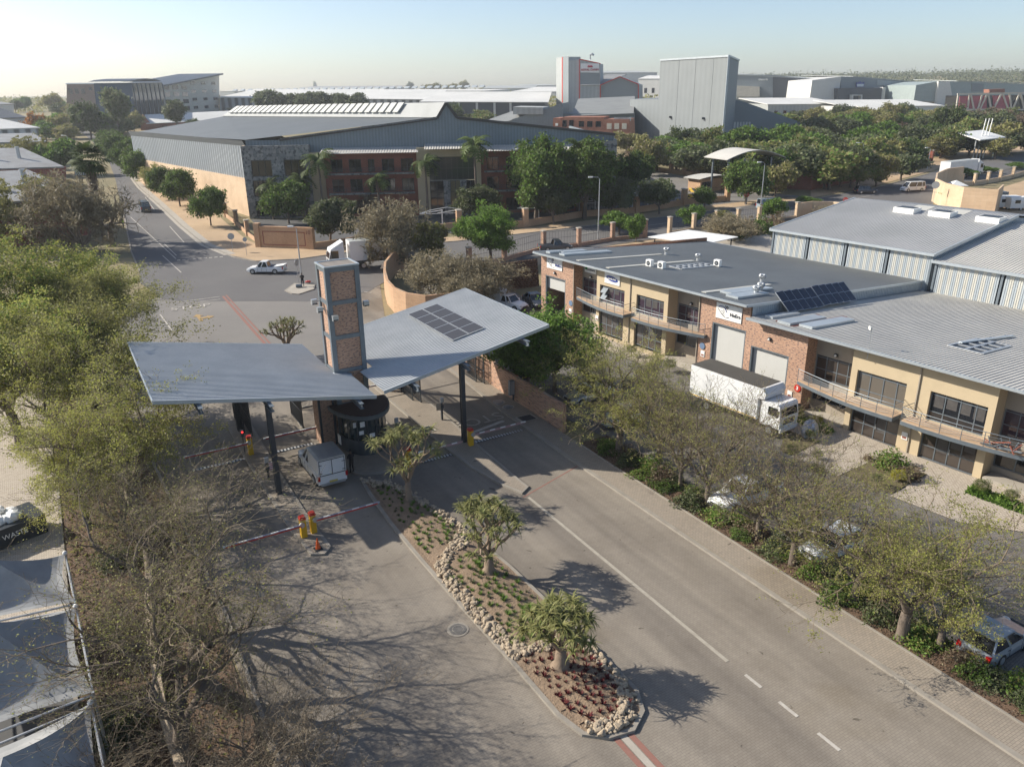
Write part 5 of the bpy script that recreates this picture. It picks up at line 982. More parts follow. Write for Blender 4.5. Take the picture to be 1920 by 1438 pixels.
for k in (.22, .72): q = cA.lerp(cB, k) - og; n_ = Vector((dA.y, -dA.x, 0)); n_ = n_ if n_.y < 0 else -n_; q = q + n_ * .4; MB().box(q.x - .4, q.x + .4, q.y - .4, q.y + .4, topz(1300, 224, 300) - og.z, topz(1300, 220, 300) - og.z).build('wall_light', m_dsteel, b)
for k in range(3): q = cA.lerp(cB, .3 + .25 * k) - og; f = MB(); zz_ = zt - og.z; f.bar((q.x, q.y, -1), (q.x, q.y, zz_ - .4), .12); f.build('panel_joint', c_cube, b)
b = Far('sloping_hall', 'dark grey hall with a long sloping roof running down from the tall block', 'factory', (1366, 252), (1502, 250)); b.poly('wall', [(1365, 185), (1385, 188), (1425, 202), (1440, 208), (1500, 229), (1502, 262), (1356, 275)], 0, 22, c_grey)
for k in range(6): a_ = b.pt(1376 + k * 5.5, 232); b.box('white_strip', a_[0], a_[0] + .8, -.15, -.01, a_[1] - 2, a_[1] + .6, c_white)
# right skyline
b = Far('tile_warehouse', 'long dark grey warehouse with white lettering on the right skyline', 'warehouse', (1370, 198), (1530, 198)); b.poly('wall', [(1372, 140), (1450, 141), (1528, 149), (1530, 198), (1370, 198)], 0, 60, c_grey); b.roof('roof', (1372, 140), (1528, 148), 1.5, 60, c_pale); b.poly('painted_shade_wall', [(1449, 143), (1522, 149), (1522, 192), (1449, 192)], -.2, -.02, c_dark); b.poly('showroom', [(1382, 161), (1424, 163), (1424, 182), (1382, 182)], -6, 0, c_cream); ftext(b, 'tiletoria', 1422, 1440, 149.5, m_white, -.5, .03); b.wins(1384, 165, 1422, 178, 4, 1)  # thin dark sheet paints shade onto the right part of the wall
b = Far('brick_office', 'orange brick showroom in front of the dark grey warehouse with white lettering', 'office building', (1425, 190), (1488, 188)); b.poly('wall', [(1428, 157), (1452, 156), (1452, 158), (1488, 156), (1488, 188), (1426, 190)], 0, 12, c_red); b.wins(1431, 161, 1450, 178, 1, 1, fr=.85, fz=.9); b.wins(1460, 160, 1484, 176, 3, 1)
b = Far('showroom_warehouse', 'grey warehouse with slanted white wall and crown-shaped sign on the right skyline', 'warehouse', (1515, 200), (1730, 194)); b.poly('white_wall', [(1523, 151), (1577, 144), (1571, 190), (1518, 187)], -4, 40, c_white); b.poly('grey_wall', [(1577, 144), (1632, 146), (1730, 158), (1730, 194), (1575, 198)], 0, 50, c_grey); b.roof('roof', (1600, 143.5), (1730, 155), 2, 60, c_pale)
b.poly('dark_office', [(1571, 166), (1656, 165), (1656, 192), (1571, 190)], -8, 0, c_dark); b.poly('white_fin', [(1656, 164), (1661, 164), (1658, 192), (1653, 192)], -9, 0, c_white); b.poly('white_fin', [(1692, 166), (1699, 166), (1696, 190), (1690, 190)], -6, 0, c_white); b.poly('strip_windows', [(1645, 150), (1716, 157), (1716, 165), (1645, 160)], -.3, -.02, c_pale)
for p_ in (((1598, 180), (1600, 180), (1600, 191), (1598, 191)), ((1615, 180), (1617, 180), (1617, 191), (1615, 191)), ((1598, 178), (1617, 178), (1617, 180), (1598, 180))): b.poly('portal', p_, -11, -8.1, c_white)
b.poly('crown_sign', [(1606, 155), (1609, 156), (1613, 153), (1617, 156), (1621, 154), (1620, 164), (1606, 164)], -.9, -.2, m_navy); b.poly('sign_plate', [(1607, 158), (1620, 158), (1619, 163), (1607, 163)], -1.1, -.92, m_white); b.wins(1574, 170, 1650, 176, 5, 1)
b = Far('green_warehouse', 'pale green-grey warehouse with white trapezoid wall on the right skyline', 'warehouse', (1712, 200), (1925, 196)); b.poly('wall', [(1718, 160), (1760, 153), (1822, 154), (1925, 158), (1925, 196), (1713, 190)], 0, 50, M('green_grey_wall', (.33, .39, .38), .6)); b.poly('white_trapezoid', [(1760, 153), (1781, 153), (1788, 197), (1755, 197)], -2, 0, c_white); b.roof('roof', (1795, 152), (1925, 156), 1.5, 50, c_pale); b.poly('painted_shade_wall', [(1822, 156), (1845, 158), (1845, 172), (1822, 172)], -.3, -.02, c_grey)  # small grey sheet puts the wall's shade into its colour
b = Far('framed_showroom', 'showroom with zigzag cream frame over crimson screens at the right edge', 'office building', (1792, 212), (1960, 210)); b.poly('glass_body', [(1798, 180), (1955, 178), (1958, 208), (1794, 208)], 1, 16, m_glass); b.poly('crimson_screen', [(1800, 181), (1850, 180), (1850, 205), (1797, 205)], .5, .9, c_pink); b.poly('crimson_screen', [(1862, 180), (1892, 180), (1892, 205), (1862, 205)], .5, .9, c_pink)
f = MB()
for p_, q_ in (((1795, 177), (1958, 174)), ((1793, 206), (1960, 206)), ((1797, 177), (1793, 206)), ((1818, 177), (1814, 206)), ((1820, 177), (1826, 206)), ((1842, 177), (1833, 206)), ((1851, 177), (1837, 206)), ((1853, 177), (1858, 206)), ((1878, 176), (1862, 206)), ((1880, 176), (1890, 206)), ((1893, 176), (1896, 206)), ((1912, 176), (1898, 206)), ((1914, 176), (1920, 206))): a_ = b.pt(*p_); c_ = b.pt(*q_); f.bar((a_[0], 0, a_[1]), (c_[0], 0, c_[1]), .8)
f.build('cream_frame', c_cream, b.o); b.poly('brick_plant_room', [(1855, 168), (1884, 167), (1884, 176), (1855, 176)], 4, 10, c_red)
# ================================================================= fences, gate lodge, walls by the public road
def pillar_row(label, pts, h, m, wd=.75, low=.7, group=None, mesh=True, rail=None, walllab=None):
    ps = [at(*p) for p in pts]; w_ = wall('low_wall', walllab, [(p.x, p.y) for p in ps], low, m, .3)
    for i, p in enumerate(ps):
        a = ps[max(0, i - 1)]; b_ = ps[min(len(ps) - 1, i + 1)]; an = math.atan2(b_.y - a.y, b_.x - a.x)
        t = thing('fence_pillar', label + ORD[i], 'pillar', p, an, group); MB().box(-wd / 2, wd / 2, -wd / 2, wd / 2, -.2, h).build('shaft', m, t); MB().box(-wd / 2 - .08, wd / 2 + .08, -wd / 2 - .08, wd / 2 + .08, h, h + .15).build('cap', m_conc, t)
    if mesh:
        f = MB()
        for a, b_ in zip(ps, ps[1:]):
            L_ = (b_ - a).length; n = int(L_ / .5)
            for z in (low + .1, h * .6, h - .2): f.bar(a + Vector((0, 0, z)), b_ + Vector((0, 0, z)), .035)
            for k in range(1, n): q_ = a.lerp(b_, k / n); f.bar(q_ + Vector((0, 0, low)), q_ + Vector((0, 0, h - .15)), .02)
        tag(f.build('mesh_fence', rail or m_dsteel), 'thin wire mesh between the pillars, ' + walllab, 'fence')
ORD = ['first from the left', 'second from the left', 'third from the left', 'fourth from the left', 'fifth from the left', 'sixth from the left', 'seventh from the left', 'eighth from the left', 'ninth from the left', 'tenth from the left', 'eleventh from the left']
ORD = [', ' + o for o in ORD]
pillar_row('brick pillar of the warehouse forecourt fence', [(715, 447), (861, 429), (985, 426), (1094, 407), (1193, 400), (1282, 385), (1363, 378)], 3.2, m_bricktan, .9, 1.2, 'pillars of the forecourt fence', walllab='low brick wall along the warehouse forecourt')
pillar_row('brick pillar on the street side of the big warehouse', [(424, 407), (444, 422), (465, 442), (490, 461)], 2.6, m_bricktan, .7, .7, 'pillars along the side street', walllab='low brick wall along the side street')
pillar_row('brick pillar between the road and the tenants\' yard', [(880, 503), (946, 490), (1019, 469), (1085, 463), (1148, 452), (1209, 446)], 2.9, m_brick, .6, .6, 'brick pillars south of the road', walllab='low brick wall between the road and the tenants\' yard')
pillar_row('pale pillar between the road and the white-roofed yard', [(1255, 438), (1300, 431), (1343, 425), (1383, 421), (1422, 417), (1459, 412), (1493, 408)], 2.7, m_wallpale, .6, .35, 'pale pillars south of the road', walllab='low pale wall between the road and the white-roofed yard')
pillar_row('pale pillar beyond the lettered curved wall', [(1801, 349), (1826, 348), (1851, 344), (1874, 340), (1898, 334), (1925, 326)], 2.6, m_wallpale, .6, .9, 'pale pillars at the right edge', walllab='low pale wall beyond the lettered curved wall')
pillar_row('brick pillar behind the orange netting', [(1615, 335), (1640, 328), (1680, 318), (1712, 310), (1745, 303)], 3.0, m_brickred, .9, 1.0, 'pillars behind the orange netting', rail=m_orange, walllab='brick wall behind the long white trailer')
pillar_row('brick pillar of the estate wall left of the gate lodge', [(1215, 318), (1258, 325), (1282, 328), (1310, 333), (1340, 335), (1372, 335)], 2.8, m_bricktan, .9, 1.0, 'pillars of the estate wall', rail=m_rust, walllab='brick estate wall behind the gate lodge')
wall('estate_wall', 'brown brick wall behind the verge trees right of the arched canopy', [tuple(at(x, y)) for x, y in ((1400, 345), (1440, 352), (1520, 357), (1600, 342), (1612, 336))], 3.4, m_brickred, .3)
wall('curved_wall', 'tan curved wall at the near end of the pale pillars', [tuple(at(x, y)) for x, y in ((1493, 408), (1520, 404), (1560, 405), (1600, 412), (1640, 425))], 2.6, m_wallpale, .3)
ow = wall('lettered_wall', 'tall curved pale wall with small lettering beside the road, right of the grey warehouse roof', [tuple(at(x, y)) for x, y in ((1800, 352), (1770, 356), (1750, 366), (1748, 378), (1765, 388), (1800, 398), (1862, 403), (1872, 392))], 4.6, m_wallpale, .35)
nw = at(484, 464); se = at(583, 466); t = Far('estate_sign_wall', 'tan brick sign wall with raised red border and number by the side street corner', 'wall', (487, 464), (583, 468)); L_ = t.L
t.box('brick_wall', 0, L_, 0, .4, -.3, 3.3, m_bricktan); t.box('coping', -.1, L_ + .1, -.08, .48, 3.3, 3.45, m_bricktan); t.box('end_pier', -.6, .3, -.25, .65, -.3, 3.9, m_bricktan); t.box('end_pier', L_ - .3, L_ + .6, -.25, .65, -.3, 3.4, m_bricktan)
f = MB(); f.box(.8, L_ - .8, -.04, -.001, 2.6, 2.72); f.box(.8, L_ - .8, -.04, -.001, .5, .62); f.box(.8, .92, -.04, -.001, .62, 2.6); f.box(L_ - .92, L_ - .8, -.04, -.001, .62, 2.6); f.build('red_border', m_rust, t.o)
o = text('10', .9, m_rust, .04); o.parent = t.o; o.matrix_basis = Matrix.Translation((L_ - .1, -.3, 2.7)) @ Matrix.Rotation(PI / 2, 4, 'X')
wall('low_wall', 'low brick wall running right from the numbered sign wall', [tuple(at(x, y)) for x, y in ((585, 468), (650, 458), (715, 447))], 1.0, m_bricktan, .3)
# letters on the curved wall
for s_, x0, x1, y, m in (('UNITED', 1751, 1757.5, 359.5, m_ink), ('Retail', 1759, 1767, 361, m_greenp), ('PARK', 1769, 1778, 363.5, m_ink)):
    p_ = at(x0, 385.5); q_ = at(x1, 386.5); an = math.atan2(q_.y - p_.y, q_.x - p_.x) 
    b = thing('wall_lettering', 'small raised letters on the curved pale wall, %s word' % {'UNITED': 'first', 'Retail': 'green middle', 'PARK': 'last'}[s_], 'lettering', p_, an); c_ = onplane(x0, y, p_, an); d_ = onplane(x1, y + .8, p_, an)
    o = text(s_, 1, m, .06); k = (d_ - c_).length / (max(v.co.x for v in o.data.vertices) - min(v.co.x for v in o.data.vertices)); o.parent = b; z = (c_.z + d_.z) / 2 - p_.z; o.matrix_basis = Matrix.Translation(((d_ - c_).length / 2, -.9, z)) @ Matrix.Rotation(PI / 2, 4, 'X') @ Matrix.Diagonal((k, k, k, 1))
# retaining wall of planted blocks
p_ = [tuple(at(x, y)) for x, y in ((862, 560), (900, 552), (945, 545), (1012, 536))]
t = thing('retaining_wall', 'dark brown honeycomb block retaining wall beside the tenants\' car park', 'retaining wall', (0, 0, 0)); t.location = Vector(p_[0]); tot = 0
f = MB(); org = Vector(p_[0])
for a, b_ in zip(p_, p_[1:]):
    a = Vector(a) - org; b_ = Vector(b_) - org; n = int((b_ - a).length / .42); d = (b_ - a).normalized(); nn = Vector((-d.y, d.x, 0))
    for r in range(13):
        for k in range(n):
            c = a + d * ((k + .5 * (r % 2)) * .42) + nn * (r * .05); z = r * .27; f.add([c + d * -.2 + Vector((0, 0, z)), c - nn * .2 + Vector((0, 0, z)), c + d * .2 + Vector((0, 0, z)), c + d * -.2 + Vector((0, 0, z + .2)), c - nn * .2 + Vector((0, 0, z + .2)), c + d * .2 + Vector((0, 0, z + .2))], [(0, 1, 4, 3), (1, 2, 5, 4), (3, 4, 5)])
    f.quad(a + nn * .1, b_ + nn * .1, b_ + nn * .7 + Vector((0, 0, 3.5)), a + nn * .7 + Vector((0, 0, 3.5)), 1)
f.build('block_face', [M('earth_block', (.16, .10, .07), .95, c2=(.11, .07, .05)), M('painted_gap_shade', (.06, .045, .035), .95)], t)  # dark backing sheet paints the shade in the gaps between blocks
# arched gate canopy, lodge, flags
ac = Far('arched_canopy', 'arched grey canopy on tall steel posts over the estate gate across the road', 'canopy', (1350, 368), (1436, 362)); r_ = ac.L
pr_ = [(-1 + (r_ + 3) * k / 14, 7.6 + 2.0 * math.sin(PI * (k / 14) * .92 + .12)) for k in range(15)]
f = MB()
for (x0, z0), (x1, z1) in zip(pr_, pr_[1:]): f.slab((x0, -3, z0), (x1, -3, z1), (x1, 6, z1), (x0, 6, z0), .12)
f.build('curved_roof', m_roof2, ac.o)
for x in (0.5, r_ * .38, r_ * .95):
    for y in (-1.5, 4.5): MB().bar((x, y, -.3), (x, y, 7.9), .3).build('post', m_steel, ac.o)
gl = Far('gate_lodge', 'small brick gate lodge with curved grey roof beside the striped barriers', 'lodge', (1312, 362), (1366, 356)); r_ = gl.L
facade(gl.o, 'brick_wall', m_bricktan, 0, r_, 0, .3, -.3, 2.9, [(.5, 3.0, 1.2, 2.3), (r_ * .72, r_ * .72 + 1, -.3, 2.1)]); gl.box('brick_wall', 0, r_, .3, 4, -.3, 2.9, m_bricktan); fwin(gl.o, .5, 3.0, .1, 1.2, 2.3, 3, 1); gl.box('door', r_ * .72, r_ * .72 + 1, .1, .16, -.2, 2.1, m_rust)
f = MB()
for k in range(8): x0 = -1 + (r_ + 2) * k / 8; x1 = x0 + (r_ + 2) / 8; z0 = 3.1 + .5 * math.sin(PI * k / 8); z1 = 3.1 + .5 * math.sin(PI * (k + 1) / 8); f.slab((x0, -.8, z0), (x1, -.8, z1), (x1, 4.6, z1), (x0, 4.6, z0), .1)
f.build('curved_roof', m_roof2, gl.o)
mst = newmat('hazard_stripes'); m_, t_, b_ = mst; wv = nd(t_, 'ShaderNodeTexWave', Scale=.35); wv.bands_direction = 'DIAGONAL'; tc_ = t_.nodes.new('ShaderNodeTexCoord'); t_.links.new(tc_.outputs['Object'], wv.inputs[0]); t_.links.new(mixc(t_, ramp(t_, wv.outputs[1], .45, .55), (.03, .03, .03), (.65, .42, .03)), b_.inputs['Base Color'])
for i, (l, r, lb) in enumerate((((1292, 360), (1312, 362), 'farther'), ((1290, 372), (1316, 370), 'nearer'), ((1268, 382), (1308, 376), 'nearest long'))):
    b = Far('hazard_barrier', lb + ' yellow and black striped concrete barrier by the gate lodge', 'barrier', l, r); f = MB(); f.profx([(-.3, 0), (.3, 0), (.12, .9), (-.12, .9)], 0, b.L); f.build('striped_block', m_, b.o)
for i, (x, c_) in enumerate(((1393, 'white'), (1396, 'red'), (1400, 'white'))):
    p_ = at(x, 372); t = thing('flagpole', ('left', 'middle', 'right')[i] + ' flagpole under the arched canopy with a hanging %s flag' % c_, 'flagpole', p_, 0, 'flagpoles by the gate lodge'); MB().tube([(0, 0, 0), (0, 0, 7.8)], .06, 6).build('pole', m_galv, t); f = MB(); f.profy([(0, 4.0), (.35, 3.8), (.55, 5.2), (.8, 7.0), (.1, 7.6)], -.03, .03); f.build('flag', m_white if c_ == 'white' else m_red, t)
# white shelter with masts on the far right, white shade roof, roof pods
b = Far('white_shelter', 'white flat shelter roof with three masts among the trees on the far right', 'shelter', (1822, 300), (1862, 296)); L_ = b.L; h0 = b.pt(1822, 262)[1]
MB().slab((-1, -2, h0), (L_ + 1, -2, h0 + .3), (L_ + 2, 6, h0 + 2), (0, 6, h0 + 1.7), .3).build('roof', m_white, b.o)
for k in range(3): MB().tube([(L_ * .35 + k * 1.6, 1, 0), (L_ * .35 + k * 1.6 + 1.2, 1, h0 + 5.5)], .16, 6).build('mast', m_white, b.o)
for x in (.5, L_ - .5): MB().box(x, x + .3, 0, .3, 0, h0).build('post', m_galv, b.o)
cs = thing('shade_roof', 'bright white flat canopy roof behind the tenants\' building', 'canopy', at(1300, 462), 0); q_ = [P(x, y, cs.location.z + 3.0) - cs.location for x, y in ((1215, 444), (1290, 431), (1384, 444), (1320, 458))]
MB().slab(q_[3], q_[2], q_[1], q_[0], .12).build('roof_sheet', m_white, cs)
for k, q in enumerate(q_): e_ = (sum(q_, Vector()) / 4).lerp(q, .85); MB().bar((e_.x, e_.y, -.5), (e_.x, e_.y, e_.z - .1), .15).build('post', m_dsteel, cs)
# carport frames on the forecourt
for i, (x, y) in enumerate(((830, 425), (1010, 414), (1085, 405), (1185, 394))):
    p_ = at(x, y); t = thing('carport_frame', ('leftmost', 'second', 'third', 'rightmost')[i] + ' bare white steel carport frame on the warehouse forecourt', 'carport', p_, rad(8), 'white carport frames'); f = MB()
    for s in (0, 3.2): f.bar((s, 0, 0), (s, 0, 3.0), .2); f.bar((s, 0, 2.9), (s - 4, 0, 2.4), .14); f.bar((s - 4, 0, 2.4), (s, 0, 2.3), .1)
    f.tube([(-4, 0, 2.4), (-2, 0, 3.0), (1, 0, 3.4), (3.2, 0, 3.0)], .06, 5); f.build('frame', m_white, t)
# shade-cloth carports at the lower left
def sail(label, c, cen, sag=.3):
    q = [Vector(p) for p in c]; o0 = (q[0] + q[1] + q[2] + q[3]) / 4; base = Vector((o0.x, o0.y, g(o0.y))); t = thing('shade_sail', label, 'carport', base, 0, 'shade-cloth carports'); n = 14; R_ = 10; ring = []; ce = o0 + Vector((0, 0, cen))
    for k in range(4):
        for i in range(n): u_ = i / n; p = q[k].lerp(q[(k + 1) % 4], u_); ring.append(p + (Vector((o0.x, o0.y, p.z)) - p) * .10 * 4 * u_ * (1 - u_))
    N_ = len(ring); vs = [ce - base]; fs_ = [(0, 1 + k, 1 + (k + 1) % N_) for k in range(N_)]
    for r in range(1, R_ + 1):
        s_ = r / R_; k_ = [p.lerp(ce, 1 - s_) for p in ring]
        for i, p in enumerate(k_): u_ = (i % n) / n; vs.append(Vector((p.x, p.y, ring[i].z + cen * (1 - s_) ** 1.35 - .35 * 4 * u_ * (1 - u_) * s_ * (1 - s_) * 2)) - base)
        if r > 1: fs_ += [(1 + (r - 2) * N_ + i, 1 + (r - 1) * N_ + i, 1 + (r - 1) * N_ + (i + 1) % N_, 1 + (r - 2) * N_ + (i + 1) % N_) for i in range(N_)]
    MB().add(vs, fs_).build('cloth', m_fabric, t)
    for a, b_ in zip(q, q[1:] + q[:1]): MB().tube([a - base - Vector((0, 0, .12)), b_ - base - Vector((0, 0, .12))], .05, 6).build('edge_pole', m_galv, t)
    for p in q: MB().tube([(p.x - base.x, p.y - base.y, -.3), (p.x - base.x, p.y - base.y, p.z - base.z)], .06, 6).build('post', m_galv, t)
    MB().ball(q[1] - base + Vector((0, 0, .05)), .12).build('corner_cap', m_white, t)
Z3 = 3.0
sail('nearest grey shade-cloth carport, cut by the bottom left corner of the photo', [P(-150, 1450, Z3), P(170, 1318, Z3), P(230, 1620, Z3), P(-120, 1800, Z3)], 2.4)
sail('middle grey shade-cloth carport with bright peaked ridges at the lower left', [P(-170, 1200, Z3), P(142, 1138, Z3), P(174, 1297, Z3), P(-190, 1440, Z3)], 2.4)
sail('farthest grey shade-cloth carport at the left edge', [P(-120, 1100, Z3), P(122, 1038, Z3), P(140, 1128, Z3), P(-140, 1190, Z3)], 1.8)
# ================================================================= trees and plants
def npmesh(name, parts, mats):
    """parts: list of (verts Nx3, faces Mx4 or Mx3, material index)"""
    vs = []; loops = []; tot = []; mi = []; n = 0
    for v, f, m in parts:
        if len(f) == 0: continue
        vs.append(v); loops.append((f + n).ravel()); tot.append(np.full(len(f), f.shape[1])); mi.append(np.full(len(f), m)); n += len(v)
    V_ = np.concatenate(vs).astype(np.float32); Lp = np.concatenate(loops).astype(np.int32); To = np.concatenate(tot).astype(np.int32); Mi = np.concatenate(mi).astype(np.int32)
    me = bpy.data.meshes.new(name); me.vertices.add(len(V_)); me.vertices.foreach_set('co', V_.ravel()); me.loops.add(len(Lp)); me.loops.foreach_set('vertex_index', Lp)
    me.polygons.add(len(To)); st = np.concatenate([[0], np.cumsum(To)[:-1]]).astype(np.int32); me.polygons.foreach_set('loop_start', st); me.polygons.foreach_set('loop_total', To)
    for m in mats: me.materials.append(m)
    me.polygons.foreach_set('material_index', Mi); me.update(calc_edges=True); return me
def segtubes(segs, n):
    A = np.array([[*s[0], *s[1], s[2], s[3]] for s in segs]); P0, P1, R0, R1 = A[:, :3], A[:, 3:6], A[:, 6], A[:, 7]
    d = P1 - P0; d /= np.linalg.norm(d, axis=1)[:, None] + 1e-9; ref = np.where(np.abs(d[:, 2:3]) < .9, np.array([[0, 0, 1.]]), np.array([[1., 0, 0]]))
    a = np.cross(d, ref); a /= np.linalg.norm(a, axis=1)[:, None] + 1e-9; b = np.cross(d, a); an = np.arange(n) * 2 * np.pi / n
    ring = a[:, None, :] * np.cos(an)[None, :, None] + b[:, None, :] * np.sin(an)[None, :, None]
    v = np.concatenate([P0[:, None] + ring * R0[:, None, None], P1[:, None] + ring * R1[:, None, None]], 1).reshape(-1, 3)
    k = np.arange(n); f = np.stack([k, (k + 1) % n, n + (k + 1) % n, n + k], 1); F_ = (f[None] + (np.arange(len(A)) * 2 * n)[:, None, None]).reshape(-1, 4); return v, F_
def leafquads(C, size, rs, el=1.6, flat=0.0):
    n = len(C); a = rs.normal(size=(n, 3)); a[:, 2] *= (1 - flat); a /= np.linalg.norm(a, axis=1)[:, None]; b = rs.normal(size=(n, 3)); b[:, 2] *= (1 - flat); b -= a * (a * b).sum(1)[:, None]; b /= np.linalg.norm(b, axis=1)[:, None] + 1e-9
    s = size * rs.uniform(.6, 1.3, n)[:, None]; v = np.stack([C - a * s * el * .5, C + b * s * .5, C + a * s * el * .5, C - b * s * .5], 1).reshape(-1, 3); return v, np.arange(4 * n).reshape(-1, 4)
def grow(rng, th, L0, levels, nch, ang, shrink, r0, up=.08, curl=.22, side=.5, lean=(0, 0), rt_=.62, first_up=.3):
    segs = []; tips = []
    def rv(s): return Vector((rng.gauss(0, s), rng.gauss(0, s), rng.gauss(0, s)))
    def spread(d, a, az):
        t_ = d.cross(Vector((.3, .2, 1))).normalized(); b = d.cross(t_); return (d * math.cos(a) + (t_ * math.cos(az) + b * math.sin(az)) * math.sin(a)).normalized()
    def rec(p, d, L, r, lv):
        ns = 3 if lv < levels - 1 else 2
        for i in range(ns):
            d = (d + rv(curl / ns ** .5) + Vector((0, 0, up))).normalized(); q = p + d * (L / ns); r2 = r * (1 - .32 / ns); segs.append((p, q, r, r2, lv)); p, r = q, r2
            if lv >= 1 and i < ns - 1 and rng.random() < side and lv < levels: rec(p, spread(d, ang * rng.uniform(.8, 1.3), rng.uniform(0, 6.3)), L * shrink * rng.uniform(.55, .85), r * .5, lv + 1 + (rng.random() < .35))
            if lv >= levels - 1: tips.append(p)
        if lv >= levels: return
        n = nch[min(lv, len(nch) - 1)]; a0 = rng.uniform(0, 6.3)
        for k in range(n): rec(p, spread(d, ang * rng.uniform(.6, 1.25), a0 + 2 * PI * k / n + rng.uniform(-.4, .4)), L * shrink * rng.uniform(.8, 1.15), r * rt_, lv + 1)
    d = Vector((lean[0], lean[1], 1)).normalized(); p = Vector((0, 0, -.2)); r = r0 * 1.25
    for i in range(3): q = p + d * (th + .2) / 3; segs.append((p, q, r, r0 * (1 - .08 * i), 0)); p, r = q, r0 * (1 - .08 * i); d = (d + rv(.06)).normalized()
    n = nch[0]; a0 = rng.uniform(0, 6.3)
    for k in range(n): rec(p, spread(d, ang * rng.uniform(.7, 1.2), a0 + 2 * PI * k / n), L0 * rng.uniform(.85, 1.15), r0 * rt_, 1)
    return segs, tips
TREES = {}
def tree_proto(key, seed, th, L0, levels, nch, ang, shrink, r0, leaf, nleaf, lsize, lspread, bark=None, twigmat=None, up=.08, curl=.22, side=.5, lean=(0, 0), thick=.035, el=1.6, flat=0, clump=0, leaf2=None, drop=0.0, fill=0, squash=1.0, tilt_h=None):
    rng = random.Random(seed); rs = np.random.RandomState(seed); segs, tips = grow(rng, th, L0, levels, nch, ang, shrink, r0, up, curl, side, lean)
    big = [s for s in segs if s[2] > thick]; sm = [s for s in segs if s[2] <= thick]; tp = np.array([list(t) for t in tips]); H_ = max(tp[:, 2].max(), .1); Rr = np.percentile(np.hypot(tp[:, 0], tp[:, 1]), 92)
    tr = npmesh('trunk', [(*segtubes([s for s in big], 6), 0)], [bark or m_bark]); parts = []
    if sm: parts.append((*segtubes([(s[0], s[1], max(s[2], .007), max(s[3], .005)) for s in sm], 3), 1))
    if nleaf:
        if drop: tp = tp[rs.uniform(size=len(tp)) > drop]
        if clump:                                            # leaves gathered in tufts round some of the tips
            cc = tp[rs.choice(len(tp), clump)] + rs.normal(size=(clump, 3)) * lspread * .6; C = cc[rs.choice(clump, nleaf)] + rs.normal(size=(nleaf, 3)) * lspread * np.array([1, 1, .7 * squash])
        else: C = tp[rs.choice(len(tp), nleaf)] + rs.normal(size=(nleaf, 3)) * lspread * np.array([1, 1, .8 * squash])
        C[:, 2] = np.maximum(C[:, 2], th * .45)
        m2 = rs.uniform(size=nleaf) < .22 if leaf2 else np.zeros(nleaf, bool)
        parts.append((*leafquads(C[~m2], lsize, rs, el, flat), 0))
        if m2.any(): parts.append((*leafquads(C[m2], lsize, rs, el, flat), 2))
    cr = npmesh('crown', parts, [leaf, twigmat or m_twig, leaf2 or leaf]); TREES[key] = (tr, cr, H_ + lsize * .4, Rr + lspread); return TREES[key]
def tree(name, label, key, p, h, w=None, rz=None, group=None, cat='tree', rnd=random.Random(11)):
    tr, cr, H_, R_ = TREES[key]; s = h / H_; sw = (w / (2 * R_)) if w else s
    t = thing(name, label, cat, p, rnd.uniform(0, 6.3) if rz is None else rz, group); t.scale = (sw, sw, s)
    for nm, me in (('trunk', tr), ('crown', cr)): o = bpy.data.objects.new(nm, me); COL.objects.link(o); o.parent = t
    return t
def ptree(name, label, key, xb, yb, yt, w=None, **k):        # foot and top read off the photo
    p = at(xb, yb); return tree(name, label, key, p, max(1.0, hgt(p, xb, yt)), w, **k)
# kinds: th, L0, levels, nch, ang, shrink, r0
tree_proto('thorn_big', 1, 1.6, 2.5, 6, [4, 3, 2, 2, 2], .62, .74, .26, l_spring, 34000, .06, .16, twigmat=m_twig, up=.03, curl=.25, side=.75, clump=2600, leaf2=l_tan, drop=.1)
tree_proto('thorn_green', 2, 2.4, 2.6, 6, [4, 3, 2, 2, 2], .58, .76, .28, l_spring, 60000, .085, .22, up=.03, curl=.2, side=.7, clump=4200, leaf2=l_green)
tree_proto('thorn_olive', 3, 2.4, 2.6, 6, [4, 3, 2, 2, 2], .6, .76, .28, l_olive, 52000, .08, .26, up=.03, curl=.2, side=.7, clump=4200, leaf2=l_spring)
tree_proto('bare_big', 4, 2.6, 2.7, 7, [4, 2, 2, 2, 2, 2], .52, .78, .34, l_olive, 5500, .045, .16, up=.05, curl=.2, side=.68, lean=(-.15, -.1), thick=.028, leaf2=l_spring)
tree_proto('bare_thick', 15, 1.4, 1.9, 6, [5, 3, 2, 2], .54, .78, .15, l_spring, 6000, .036, .1, up=.06, curl=.22, side=.8, thick=.025, clump=1100, leaf2=l_tan)
tree_proto('bare_small', 5, 1.2, 1.9, 7, [4, 2, 2, 2, 2], .48, .78, .12, l_tan, 1600, .03, .1, up=.08, curl=.2, side=.7, thick=.02)
tree_proto('bare_dark', 6, 2.2, 2.8, 6, [3, 3, 2, 2, 2], .7, .74, .3, l_brown, 1200, .06, .15, up=.02, curl=.28, side=.6)
tree_proto('sprout', 7, 1.7, 2.1, 6, [4, 3, 2, 2, 2], .56, .76, .2, l_spring, 15000, .045, .1, up=.05, curl=.22, side=.75, clump=1900, leaf2=l_olive)
tree_proto('tan_far', 16, .5, 1.7, 5, [6, 3, 2, 2, 2], .62, .8, .14, l_tan, 9500, .085, .2, up=.05, curl=.25, side=.8, el=5)
tree_proto('tan_thicket', 8, .4, 1.7, 6, [6, 3, 2, 2, 2], .62, .8, .12, l_tan, 9000, .06, .2, up=.02, curl=.25, side=.8)
tree_proto('leafy', 9, 1.6, 1.8, 5, [5, 3, 3, 2], .60, .74, .2, l_green, 38000, .16, .3, up=.05, side=.7, clump=1200, leaf2=l_dark)
